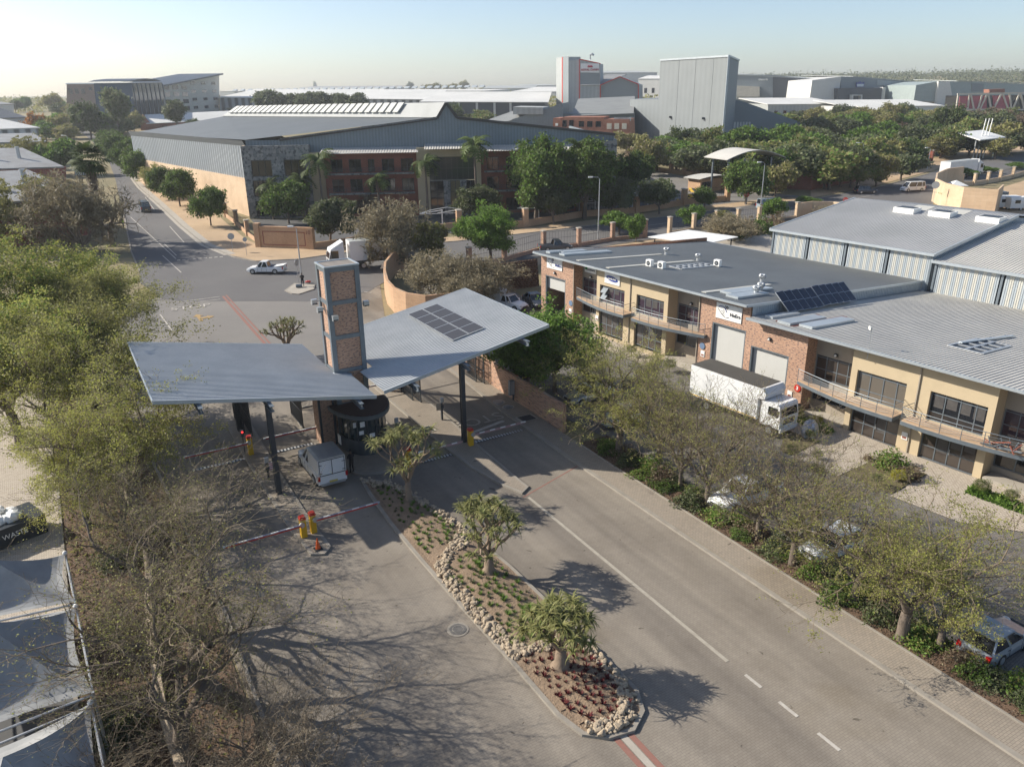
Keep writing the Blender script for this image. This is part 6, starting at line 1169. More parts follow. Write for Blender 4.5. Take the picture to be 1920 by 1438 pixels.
tree_proto('round', 10, 1.5, 1.5, 4, [6, 4, 3, 2], .68, .74, .16, l_dark, 16000, .22, .34, up=.03, side=.6, clump=420, leaf2=l_green)
tree_proto('round_olive', 12, 1.3, 1.5, 4, [6, 4, 3, 2], .62, .76, .16, l_grey, 16000, .19, .3, up=.1, side=.6, clump=420, el=2.6, leaf2=l_dark)
tree_proto('broad', 13, 2.5, 3.2, 5, [5, 3, 3, 2], .62, .72, .4, l_dark, 34000, .3, .5, up=.08, side=.7, clump=900, leaf2=l_green)
tree_proto('umbrella', 14, 2.6, 2.8, 5, [4, 3, 3, 2], .8, .72, .26, l_olive, 12000, .22, .32, bark=m_palebark, twigmat=m_palebark, up=-.03, side=.6, clump=500, squash=.5)
for i, (lf, lf2, el_) in enumerate(((l_green, l_dark, 1.4), (l_dark, l_grey, 1.4), (l_grey, l_dark, 1.6), (l_olive, l_tan, 1.6), (l_brown, l_tan, 2.0), (l_ygr, l_green, 1.5))):
    tree_proto('wood%d' % i, 20 + i, 1.6, 2.2, 4, [5, 3, 3, 2], .66, .72, .25, lf, 7500, .42, .5, up=.03, side=.5, clump=300, leaf2=lf2, el=el_)
tree_proto('pine', 30, 3.2, 1.6, 4, [5, 4, 3], .5, .8, .3, l_grey, 8000, .4, .5, up=.16, side=.8, clump=260, leaf2=l_dark)
tree_proto('blossom', 31, 1.6, 2.2, 4, [5, 3, 3, 2], .66, .72, .25, l_purple, 6000, .4, .5, clump=300); tree_proto('flame', 32, 1.2, 1.8, 4, [5, 3, 3, 2], .7, .72, .2, l_orange, 6500, .3, .4, clump=260, leaf2=l_tan)
# ---- left edge, near
def ltree(*a_, **k): return ptree('thorn_tree', *a_, group='thorn trees along the left side', **k)
ltree('big yellow-green feathery tree at the left edge behind the skip', 'thorn_green', 40, 830, 540, 15); ltree('tall bright green feathery tree at the left edge below the red sheds', 'thorn_green', 60, 690, 418, 16)
ltree('bright green feathery tree right of the tallest one, below the bare tree', 'thorn_green', 170, 660, 455, 13); ltree('olive feathery tree with twigs over the left canopy corner', 'thorn_olive', 190, 800, 545, 13.5); ltree('olive feathery tree reaching out over the stop lettering', 'thorn_olive', 225, 690, 490, 11.5)
ltree('thinly leafed tree before the left canopy, twigs over the barrier boom', 'thorn_big', 255, 960, 680, 13.5); ltree('thinly leafed tree beside the pale yard at the left edge', 'thorn_big', 165, 985, 745, 9); ltree('olive half-leafed tree between the skip and the left canopy', 'thorn_big', 150, 860, 590, 12)
tree('bare_tree', 'big leafless tree leaning over the stone wall in the left foreground', 'bare_big', T(30.6, 2.2), 9.8, 12.5, rz=.4, group='bare trees in the left foreground')
tree('bare_tree', 'big leafless tree just beyond the leaning one in the left foreground', 'bare_big', T(36.6, 1.0), 9.4, 12, rz=2.2, group='bare trees in the left foreground')
tree('bare_tree', 'leafless twiggy tree beside the shade-cloth carport corner', 'bare_big', T(27.2, .3), 7.6, 9, rz=4.0, group='bare trees in the left foreground')
tree('bare_tree', 'leafless tree on the road side, twigs before the two yellow barriers', 'bare_big', T(41.5, 1.4), 8.0, 9.5, rz=5.2, group='bare trees in the left foreground')
tree('bare_sapling', 'slender leafless sapling at the bottom edge left of the road', 'bare_small', T(24.6, 2.9), 5.4, 7, rz=1, group='bare saplings at the bottom edge')
tree('bare_sapling', 'slender pale-barked sapling reaching over the road at the bottom edge', 'bare_small', T(21.5, 3.3), 5.6, 7.5, rz=3, group='bare saplings at the bottom edge')
tree('bare_sapling', 'low leafless sapling in the bottom left corner', 'bare_small', T(24, -.2), 4.8, 7, rz=5, group='bare saplings at the bottom edge')
# ---- planting strip on the right
def rtree(nm, lb, key, x, y, yt, w_, rz): return ptree(nm, lb, key, x, y, yt, w_, rz=rz, group='trees of the right planting strip')
rtree('leafy_tree', 'dense bright green leafy tree beside the right canopy corner', 'leafy', 1040, 735, 570, 7.2, 1); rtree('leafy_tree', 'dark green leafy tree in the shade of the right canopy edge', 'leafy', 990, 720, 608, 6, 2)
rtree('thorn_tree', 'broad half-leafed thorn tree at the start of the right planting strip', 'sprout', 1130, 800, 590, 10.5, .7); rtree('thorn_tree', 'half-leafed thorn tree with low green sprays beside the right pavement', 'sprout', 1160, 850, 655, 10, 2.6); rtree('thorn_tree', 'olive thorn tree between the first two half-leafed trees and the truck', 'sprout', 1235, 870, 660, 9, 4.1)
rtree('thorn_tree', 'twiggy thorn tree in front of the white box truck', 'bare_thick', 1325, 950, 690, 9.5, 2); rtree('thorn_tree', 'second twiggy thorn tree before the white box truck', 'bare_thick', 1275, 915, 712, 8, 5); rtree('thorn_tree', 'leafless tree halfway along the right planting strip', 'bare_thick', 1485, 1060, 790, 10.5, 4); rtree('thorn_tree', 'leafless tree between the white pickup and the wide half-leafed tree', 'bare_thick', 1420, 1010, 800, 8.5, 1)
rtree('thorn_tree', 'wide yellow-green half-leafed tree at the near end of the planting strip', 'sprout', 1690, 1200, 868, 11, 1.2); rtree('thorn_tree', 'lower yellow-green tree beside the wide half-leafed one', 'sprout', 1600, 1130, 900, 8.5, 3.3); rtree('thorn_tree', 'yellow-green sprays of a low tree above the silver hatchback', 'sprout', 1760, 1215, 985, 7.5, 5)
rr = random.Random(4)
def shrub_mesh(key, n, leaf, size, r, h, seed, leaf2=None, el=1.6):
    rs = np.random.RandomState(seed); k = rs.normal(size=(n, 3)); k /= np.linalg.norm(k, axis=1)[:, None]; k[:, 2] = np.abs(k[:, 2]); rad_ = rs.uniform(.55, 1.05, n)[:, None]; C = k * rad_ * np.array([r, r, h]) * (1 + .18 * np.sin(k[:, :1] * 5 + seed) + .15 * np.cos(k[:, 1:2] * 6))
    m2 = rs.uniform(size=n) < .3; TREES[key] = npmesh('foliage', [(*leafquads(C[~m2], size, rs, el), 0), (*leafquads(C[m2], size, rs, el), 1)], [leaf, leaf2 or leaf]); return TREES[key]
shrub_mesh('sh0', 1500, l_dark, .09, 1, 1, 1, l_green); shrub_mesh('sh1', 1500, l_grey, .09, 1, 1, 2, l_dark); shrub_mesh('sh2', 1100, l_green, .1, 1, 1, 3, l_olive); shrub_mesh('ball', 1600, l_dark, .07, 1, 1, 4, l_olive); shrub_mesh('yball', 1600, l_yel, .07, 1, 1, 5); shrub_mesh('brn', 1200, l_brown, .09, 1, 1, 6, l_tan)
def stem_add(t, r=.05, h=.4):
    o = MB().tube([(0, 0, -.1), (0, 0, h)], r, 6).build('stem', m_bark, t); return o
def shrub(name, label, key, p, r, h, group=None, rz=None):
    t = thing(name, label, 'shrub', p, rr.uniform(0, 6) if rz is None else rz, group); o = bpy.data.objects.new('foliage', TREES[key]); COL.objects.link(o); o.parent = t; o.scale = (r, r * rr.uniform(.85, 1.15), h); stem_add(t, .06 * r, h * .5); return t
wh_ = ['beside the pavement at the start of the strip', 'below the first half-leafed tree', 'left of the white pickup under the trees', 'in front of the white pickup', 'just past the white pickup', 'between the two twiggy trees', 'opposite the long white centre line', 'beside the leafless tree', 'just past the leafless tree', 'under the first yellow-green sprays', 'under the wide half-leafed tree', 'in front of the wide half-leafed tree', 'left of the silver hatchback', 'at the bottom right edge']
for i, (a, b) in enumerate(((40.6, 31.9), (38.6, 32.0), (36.4, 31.8), (34.3, 31.8), (31.8, 31.7), (29.6, 31.9), (27.4, 31.6), (25.2, 31.8), (22.6, 31.9), (20.6, 31.7), (18.4, 31.9), (16.4, 31.6), (13.6, 32.0), (11.4, 32.2))):
    shrub('shrub', 'low green shrub in the right strip ' + wh_[i], ('sh0', 'sh1', 'sh2')[i % 3], T(a, b, .05), rr.uniform(.8, 1.25) * (.6 if i in (6, 8) else 1), rr.uniform(.5, .95), 'shrubs of the right planting strip')
for i in range(22):
    a = 41.5 - i * 1.42; shrub('verge_shrub', 'scruffy %s clump at the back of the right planting strip, %s from the gate' % (('green', 'brown', 'grey-green')[i % 3], (['first', 'second', 'third', 'fourth', 'fifth', 'sixth', 'seventh', 'eighth', 'ninth', 'tenth', 'eleventh', 'twelfth', 'thirteenth', 'fourteenth', 'fifteenth', 'sixteenth', 'seventeenth', 'eighteenth', 'nineteenth', 'twentieth', 'twenty-first', 'last'])[i]), ('sh2', 'brn', 'sh1')[i % 3], T(a + rr.uniform(-.4, .4), 32.8 + rr.uniform(-.5, .3), .05), rr.uniform(.6, 1.1), rr.uniform(.5, 1.0), 'scruffy clumps of the right planting strip')
for i, (a, b, r, h, key, lb) in enumerate(((33.2, 51.6, .42, .42, 'yball', 'clipped yellow ball bush nearest the red round sign'), (31.4, 51.5, .45, .42, 'yball', 'clipped yellow ball bush under the first balcony of the nearer tenant'), (30.0, 48.5, .4, .35, 'ball', 'small green ball tree at the end of the planter beside the glazed door'), (28.0, 46.5, .38, .32, 'ball', 'upper one of two low ball bushes on the corner lawn'), (22.8, 47.9, .5, .42, 'yball', 'yellow-green ball bush before the nearer glazed doors'), (23.2, 46.0, .42, .32, 'ball', 'dull green ball bush at the edge of the walkway'), (18.6, 50.4, .5, .45, 'ball', 'left dark ball bush in the planter at the right edge'), (16.9, 50.6, .42, .4, 'ball', 'right dark ball bush in the planter at the right edge'), (29.6, 45.8, .38, .32, 'ball', 'lower one of two low ball bushes on the corner lawn'), (51.6, 50.9, .5, .5, 'ball', 'dark ball bush before the farther tenants\' glazed door'), (46.5, 50.8, .6, .6, 'ball', 'dark ball bush in the planter left of the tall roller door'), (61.5, 51.6, .6, .9, 'yball', 'yellow-green bush at the foot of the half-open roller door pier'))):
    t = thing('ball_bush', lb, 'shrub', T2(a, b, .08), 0, 'clipped ball bushes'); hs = .55 if 'low' not in lb else .3; stem_add(t, .05, hs + .2); o = bpy.data.objects.new('foliage', TREES[key]); COL.objects.link(o); o.parent = t; o.location = (0, 0, hs + h * .3); o.scale = (r, r, h)
    o2 = o.copy(); COL.objects.link(o2); o2.name = 'lower_foliage'; o2.scale = (r, r, -h * .6)
def grassy(name, label, pts, n, size, hgt_, mat, seed, kind='stuff', el=3.0):
    rs = np.random.RandomState(seed); xs_ = [p[0] for p in pts]; ys_ = [p[1] for p in pts]; C = []
    while len(C) < n:
        q = (rs.uniform(min(xs_), max(xs_)), rs.uniform(min(ys_), max(ys_)))
        if inside(q, pts): C.append((q[0], q[1], g(q[1]) + .06 + abs(rs.normal()) * hgt_))
    C = np.array(C); v, f = leafquads(C, size, rs, el); o = bpy.data.objects.new(name, npmesh(name, [(v, f, 0)], [mat])); COL.objects.link(o); return tag(o, label, 'ground cover' if label else None, None, kind)
grassy('planter_grass', 'strip of dark green grass along the planter by the yellow ball bushes', site2P((29.9, 50.6), (29.9, 51.4), (33.4, 51.5), (33.4, 50.8)), 2200, .16, .14, l_green, 1)
grassy('planter_grass', 'strip of dark green grass in the planter at the right edge', site2P((15, 49.9), (15, 50.9), (19.3, 50.9), (19.3, 49.9)), 2200, .16, .14, l_green, 2)
grassy('leaf_litter', 'dead leaves and low weeds scattered over the right planting strip', siteP((8, 30.9), (8, 33.1), (43, 33.5), (43, 31.0)), 15000, .09, .03, l_brown, 3, el=1.3)
grassy('leaf_litter', 'dead leaves and twigs over the planting strip left of the road', siteP((10, -2.9), (10, 3.2), (50, 3.1), (64, 1), (64, -2.8)), 16000, .09, .03, l_brown, 4, el=1.3)
grassy('weeds', 'green weeds in the planting strip left of the road', siteP((10, -2.9), (10, 3.2), (50, 3.1), (64, 1), (64, -2.8)), 3500, .1, .1, l_olive, 6)
for i, (x, y, key, r, h, lb) in enumerate(((1668, 872, 'sh2', 1.3, 1.0, 'pale green bush with long leaves on the square lawn'), (1700, 895, 'brn', 1.0, .8, 'brown grassy bush at the near corner of the square lawn'), (1628, 862, 'brn', .4, .4, 'small reddish tuft on the square lawn'), (1530, 880, 'sh1', .6, .4, 'low weeds on the corner lawn'))): shrub('lawn_bush', lb, key, at(x, y, .1), r, h, 'bushes on the tenants\' lawns')
# left strip undergrowth
for i, (a, b, r) in enumerate(((26, -1.6, 1.2), (30, -2.0, 1.4), (38, -1.4, 1.2), (44, -.4, 1.3), (49, 1.8, 1.1), (56, -1.2, 1.6))): shrub('bush', 'brown twiggy undergrowth left of the stone wall, ' + ['nearest clump', 'second clump from the camera', 'third clump from the camera', 'fourth clump from the camera', 'clump on the road side', 'farthest clump'][i], ('brn', 'sh1')[i % 2], T(a, b), r, r * .7, 'undergrowth along the stone wall')
# ---- aloes on the planted island
def aloe(label, p, h, spreadr, seed, levels=4, lean=(0, 0), group='tree aloes of the planted island', tr=.26, ang=.42, nl=20, bl=.46):
    rng = random.Random(seed); t = thing('tree_aloe', label, 'aloe tree', p, 0, group); f = MB(); tips = []
    f.tube([(0, 0, -.1), (0, 0, .05), (.0, 0, .25), (lean[0] * .4, lean[1] * .4, h * .28)], [tr * 2.1, tr * 1.7, tr * 1.1, tr * .85], 12)
    def rec(p0, d, L, r, lv):
        mid = p0 + d * L * .5 + Vector((rng.gauss(0, .04), rng.gauss(0, .04), 0)); d2 = (d + Vector((0, 0, .28))).normalized(); q = mid + d2 * L * .5; f.tube([p0, mid, q], [r, r * .9, r * .8], 7, cap=False)
        if lv >= levels or (lv >= 2 and rng.random() < .12): tips.append((q, d2)); return
        n = 2 if lv > 1 else 3; a0 = rng.uniform(0, 6.3)
        for k in range(n + (rng.random() < .35)):
            az = a0 + 2 * PI * k / n + rng.uniform(-.5, .5); a_ = ang * rng.uniform(.8, 1.5); s_ = d2.cross(Vector((.2, .1, 1))).normalized(); b_ = d2.cross(s_); rec(q, (d2 * math.cos(a_) + (s_ * math.cos(az) + b_ * math.sin(az)) * math.sin(a_) * spreadr).normalized(), L * rng.uniform(.78, 1.02), r * .68, lv + 1)
    p0 = Vector((lean[0] * .4, lean[1] * .4, h * .26)); a0 = rng.uniform(0, 6)
    for k in range(4):
        az = a0 + PI / 2 * k + rng.uniform(-.3, .3); rec(p0, Vector((math.cos(az) * .62 * spreadr + lean[0], math.sin(az) * .62 * spreadr + lean[1], 1)).normalized(), h * .21, tr * .55, 1)
    f.build('trunk', m_alb, t, smooth=True); v = []; fc = []
    for q, d in tips:
        for k in range(nl):
            az = rng.uniform(0, 6.3); el_ = rng.uniform(-.5, 1.3); L = bl * rng.uniform(.7, 1.15); wdt = .026 * L / .46 * 1.1; dirh = Vector((math.cos(az), math.sin(az), 0)); sd_ = Vector((-math.sin(az), math.cos(az), 0)); pos = q.copy(); n0 = len(v)
            for s in range(5):
                ww = wdt * (1 - s / 4.2); v += [pos + sd_ * ww, pos - sd_ * ww]; e_ = el_ - s * .42; pos = pos + (dirh * math.cos(e_) + Vector((0, 0, 1)) * math.sin(e_)) * L / 4
            for s in range(4): a_ = n0 + 2 * s; fc.append((a_, a_ + 1, a_ + 3, a_ + 2))
    MB().add(v, fc).build('leaf_rosettes', l_aloe, t); return t
m_alb = M('aloe_bark', (.27, .20, .14), .9, c2=(.19, .14, .10), s1=3, s2=14, bmp=.6, bs=14, bd=.03)
def bedp(a, b): p = T(a, b); p.z = bedz(p) - .03; return p
aloe('nearest tree aloe, squat with a dense drooping green crown over red succulents', bedp(23.6, 16.2), 3.4, 1.25, 3, 4, nl=24, tr=.27, bl=.72)
aloe('middle tree aloe with open crown and stout flared trunk among green tufts', bedp(31.8, 17.0), 4.2, 1.15, 8, 4, nl=20, tr=.25, bl=.68, ang=.5)
aloe('farthest tree aloe with pale stems, close to the guard booth', bedp(41.6, 16.5), 5.1, .95, 5, 4, nl=22, tr=.2, bl=.7, ang=.5)
aloe('tree aloe showing above the far edge of the left canopy', at(540, 668), 4.0, 1.1, 12, 4, group='tree aloe beyond the canopy', nl=20)
sp_ = siteP((92, 14.6), (80, 14.0), (64, 14.6), (62, 17.5), (64, 19.8), (80, 19.8), (90, 18)); 
# small plants of the beds
tf = MB(); r7 = random.Random(2)
def tuft(nm, n, L, w_, mat, seed, up_=.9):
    r7 = random.Random(seed); f = MB()
    for k in range(n):
        az = r7.uniform(0, 6.3); e_ = r7.uniform(.5, 1.4) * up_; l = L * r7.uniform(.6, 1.1); d = Vector((math.cos(az) * math.cos(e_), math.sin(az) * math.cos(e_), math.sin(e_))); s = Vector((-math.sin(az), math.cos(az), 0)) * w_; b = Vector((math.cos(az), math.sin(az), 0)) * r7.uniform(0, L * .3); f.add([b - s, b + s, b + d * l * .6 + s * .8, b + d * l, b + d * l * .6 - s * .8], [(0, 1, 2, 3, 4)])
    o = f.build(nm, mat, link=False); return o.data
tg = [tuft('grass_tuft', 70, .3, .014, l_green, k) for k in range(2)] + [tuft('grass_tuft', 60, .24, .014, l_grey, 9)]; trd = [tuft('red_succulent', 34, .27, .026, l_red, k, .8) for k in range(3)]
def scatter(name, label, meshes, n, a0, a1, smin, smax, group, cat, seed, gap=.32, ok=lambda a, b: True, b0=14.7, b1=18.2):
    r_ = random.Random(seed); got = []
    for _ in range(4000):
        if len(got) >= n: break
        a, b = r_.uniform(a0, a1), r_.uniform(b0, b1); q = T(a, b)
        if not inside(q, md) or dist_edge(Vector(q[:2]), md) < .45 or any((q - u_).length < gap for u_ in got) or not ok(a, b): continue
        got.append(q); o = bpy.data.objects.new(name, r_.choice(meshes)); COL.objects.link(o); o.location = (q.x, q.y, bedz(q)); s = r_.uniform(smin, smax); o.scale = (s, s, s); o.rotation_euler = (0, 0, r_.uniform(0, 6)); tag(o, label, cat, group)
scatter('grass_tuft', 'small green grassy tuft in the sandy soil round the middle tree aloe', tg, 110, 26.0, 34.0, .45, 1.0, 'green tufts round the middle aloe', 'plant', 1)
scatter('grass_tuft', 'small green grassy tuft in the soil behind the middle tree aloe', tg, 90, 35.4, 45, .45, .9, 'green tufts behind the middle aloe', 'plant', 2)
scatter('red_succulent', 'small dark red plant in the sandy soil round the nearest tree aloe', trd, 95, 19.8, 25.4, .45, .95, 'red plants round the nearest aloe', 'plant', 3, .33)
# ---- palms
def palm(name, label, p, h, kind, seed, group=None, n=34, fl=2.0):
    rng = random.Random(seed); t = thing(name, label, 'palm tree', p, 0, group); r0_ = .3 if kind == 'fan' else .22
    MB().tube([(0, 0, -.3), (.1, 0, h * .4), (0, .1, h)], [r0_ * 1.3, r0_, r0_ * .8], 8).build('trunk', m_bark, t); v = []; fc = []
    for k in range(n):
        az = rng.uniform(0, 6.3); e_ = rng.uniform(-.5, 1.35); D = Vector((math.cos(az), math.sin(az), 0)); S_ = Vector((-math.sin(az), math.cos(az), 0)); pos = Vector((0, 0, h)); L = fl * rng.uniform(.8, 1.15)
        if kind == 'fan':
            st_ = L * .5; pos = pos + (D * math.cos(e_) + Vector((0, 0, 1)) * math.sin(e_)) * st_; f_ = (D * math.cos(e_ - .3) + Vector((0, 0, 1)) * math.sin(e_ - .3))
            for j in range(11): a_ = (j - 5) * .26; w_ = (f_ * math.cos(a_) + S_ * math.sin(a_)).normalized(); n0 = len(v); t1 = pos + w_ * L * .55 + Vector((0, 0, -.12 * L)); sd_ = w_.cross(Vector((0, 0, 1))).normalized() * .05; v += [pos, pos + w_ * L * .35 + sd_ * 3, t1, pos + w_ * L * .35 - sd_ * 3]; fc.append((n0, n0 + 1, n0 + 2, n0 + 3))
        else:
            prev = pos; ee = e_
            for j in range(8):
                nx = prev + (D * math.cos(ee) + Vector((0, 0, 1)) * math.sin(ee)) * L / 8; ee -= .22
                for sg_ in (-1, 1): n0 = len(v); b_ = prev.lerp(nx, .5); tip = b_ + S_ * sg_ * L * .28 * math.sin(PI * (j + 1) / 9.5) + D * .12 * L + Vector((0, 0, -.1 * L)); v += [prev, nx, tip]; fc.append((n0, n0 + 1, n0 + 2))
                prev = nx
    MB().add(v, fc).build('fronds', l_dark, t)
    if kind == 'fan':
        s_ = MB()
        for k in range(160): az = rng.uniform(0, 6.3); z = h - rng.uniform(.3, h * .35); s_.bar((math.cos(az) * .25, math.sin(az) * .25, z), (math.cos(az) * .75, math.sin(az) * 1.0, z - rng.uniform(.7, 1.3)), .3, .06)
        s_.build('dead_fronds', l_brown, t)
    return t
p_ = at(196, 452); palm('fan_palm', 'shaggy fan palm with dead frond skirt left of the side street', p_, hgt(p_, 190, 300), 'fan', 1, n=70, fl=3.4)
p_ = at(1672, 196); palm('fan_palm', 'distant fan palm before the green-grey warehouse', p_, hgt(p_, 1672, 178), 'fan', 2, n=40, fl=5)
for i, (x, y, yt, fl, lb) in enumerate(((513, 412, 345, 3.2, 'palm in front of the slate corner of the big warehouse'), (572, 414, 335, 3.2, 'palm right of the slate corner windows'), (607, 413, 300, 3.6, 'tall palm at the left end of the brick offices'), (712, 412, 335, 3.2, 'palm in front of the brick offices'), (802, 411, 305, 3.4, 'tall palm left of the warehouse entrance'), (893, 410, 272, 3.8, 'tallest palm right of the warehouse entrance'), (1060, 407, 290, 3.4, 'palm showing between the two big trees'), (1082, 406, 275, 3.4, 'palm showing above the right big tree'))): p_ = at(x, y); palm('feather_palm', lb, p_, hgt(p_, x, yt), 'feather', 10 + i, 'palms before the big warehouse', 26, fl)
# ---- street trees beside the warehouse (near to far)
for i, (x, y, yt, w_) in enumerate(((396, 424, 354, 6.0), (338, 388, 322, 7.5), (314, 372, 316, 6.5), (292, 356, 304, 7), (273, 346, 286, 8), (256, 336, 276, 8.5), (243, 322, 264, 9), (232, 310, 256, 9), (222, 298, 250, 9), (212, 286, 246, 9))):
    ptree('street_tree', 'round %s green street tree on the sandy verge, %s' % ('dark' if i != 3 else 'dull', ['nearest the corner', 'second from the corner', 'third from the corner', 'the thin one before the gap', 'fifth from the corner', 'sixth from the corner', 'seventh from the corner', 'eighth from the corner', 'ninth from the corner', 'farthest of the row'][i]), 'round' if i != 3 else 'umbrella', x, y, yt, w_, group='street trees on the sandy verge')
for (x, y, yt, w_, key, nm, lb) in ((542, 420, 342, 8.5, 'round', 'round_tree', 'dense round dark bush-like tree behind the numbered sign wall'), (620, 460, 375, 7.5, 'round_olive', 'olive_tree', 'dark spiky-crowned tree right of the numbered sign wall'), (905, 420, 350, 8, 'round_olive', 'olive_tree', 'olive-green tree behind the bright green tree'), (1038, 421, 352, 7.0, 'round_olive', 'olive_tree', 'olive-green tree on the verge between the first and second forecourt pillars'), (1146, 407, 335, 7.5, 'round_olive', 'olive_tree', 'dark grey-green tree behind the tall street lamp'), (1236, 402, 338, 7.2, 'round_olive', 'olive_tree', 'grey-green tree on the verge right of the tall street lamp'), (1321, 392, 352, 4.6, 'round', 'small_tree', 'small dark green tree in front of the gate lodge'), (1398, 384, 305, 9.5, 'round', 'round_tree', 'big dark conifer-like tree beside the stop sign'), (1452, 372, 310, 7, 'wood3', 'verge_tree', 'dull green tree right of the big dark tree'),
    (920, 492, 378, 8.2, 'leafy', 'bright_green_tree', 'bright green round tree in the middle of the photo behind the curved brick wall'), (735, 500, 368, 11.5, 'tan_far', 'bare_tree', 'tan leafless round tree in front of the white articulated truck'), (800, 495, 420, 7, 'wood3', 'scrub_tree', 'dull green tree right of the tan leafless tree'), (690, 405, 362, 5, 'wood4', 'scrub_tree', 'reddish-brown bush before the brick offices'),
    (1005, 414, 250, 12, 'broad', 'big_tree', 'left of the two big dark green trees hiding the warehouse front'), (1096, 410, 256, 12, 'broad', 'big_tree', 'right of the two big dark green trees hiding the warehouse front'), (1182, 372, 282, 10, 'broad', 'big_tree', 'dark open-crowned tree at the right end of the warehouse'), (1218, 330, 262, 9, 'wood3', 'estate_tree', 'olive tree behind the estate wall left of the arched canopy'),
    (1574, 468, 436, 0, '', '', '')):
    if key: ptree(nm, lb, key, x, y, yt, w_)
for (x, y, yt, w_, lb) in ((1160, 440, 398, 5.5, 'flat-topped bright green sapling left of the first pale pillar'), (1297, 425, 386, 4.5, 'flat-topped bright green sapling between two pale pillars'), (1192, 455, 404, 3, 'bright green sapling at the end of the brick pillars'), (1350, 425, 391, 4.5, 'dull green sapling behind the pale pillars'), (1449, 414, 372, 4.2, 'bright green sapling beside the blue-grey minivan'), (1513, 385, 369, 4.2, 'low bright green sapling above the tan curved wall'), (1812, 335, 316, 4.5, 'low bright sapling above the lettered wall pillars'), (1846, 325, 312, 5, 'bright sapling beside the road at the right edge'), (1905, 318, 305, 5, 'bright sapling at the right edge of the road')): ptree('sapling', lb, 'umbrella' if 'dull' in lb else 'flatgreen' if 'flatgreen' in TREES else 'wood0', x, y, yt, w_, group='saplings on the road verge')
# thicket inside the curved wall
for i, (x, y, yt, w_, lb) in enumerate(((812, 560, 470, 8, 'left'), (868, 566, 474, 8.5, 'middle'), (915, 570, 488, 8, 'right'), (872, 590, 510, 7, 'nearest'))): ptree('thorn_bush', lb + ' thorny tan leafless bush inside the curved brick wall', 'tan_far', x, y, yt, w_, group='thorn bushes inside the curved wall')
ptree('bare_bush', 'tan leafless bush behind the white canopy roof', 'tan_far', 1365, 452, 402, 9); ptree('bare_bush', 'dry yellowish bush at the tan curved wall', 'tan_far', 1560, 420, 384, 7)
hb = [tuple(at(x, y)) for x, y in ((1385, 448), (1420, 440), (1462, 432))]
for i, (x, y) in enumerate(((1375, 445), (1400, 440), (1425, 436), (1450, 430))): shrub('hedge_bush', 'clump of the dark hedge below the pale pillars, %s' % ('leftmost', 'second', 'third', 'rightmost')[i], 'brn' if i % 2 else 'sh0', at(x, y), 2.2, 2.6, 'hedge below the pale pillars')
adj_ = {'wood0': 'fresh green', 'wood1': 'dark green', 'wood2': 'grey-green', 'wood3': 'olive-tan', 'wood4': 'leafless brown', 'wood5': 'yellow-green'}; nth_ = ['first', 'second', 'third', 'fourth', 'fifth', 'sixth', 'seventh', 'eighth', 'ninth', 'tenth', 'eleventh', 'twelfth', 'thirteenth', 'fourteenth', 'fifteenth', 'sixteenth', 'seventeenth', 'eighteenth', 'nineteenth', 'twentieth']
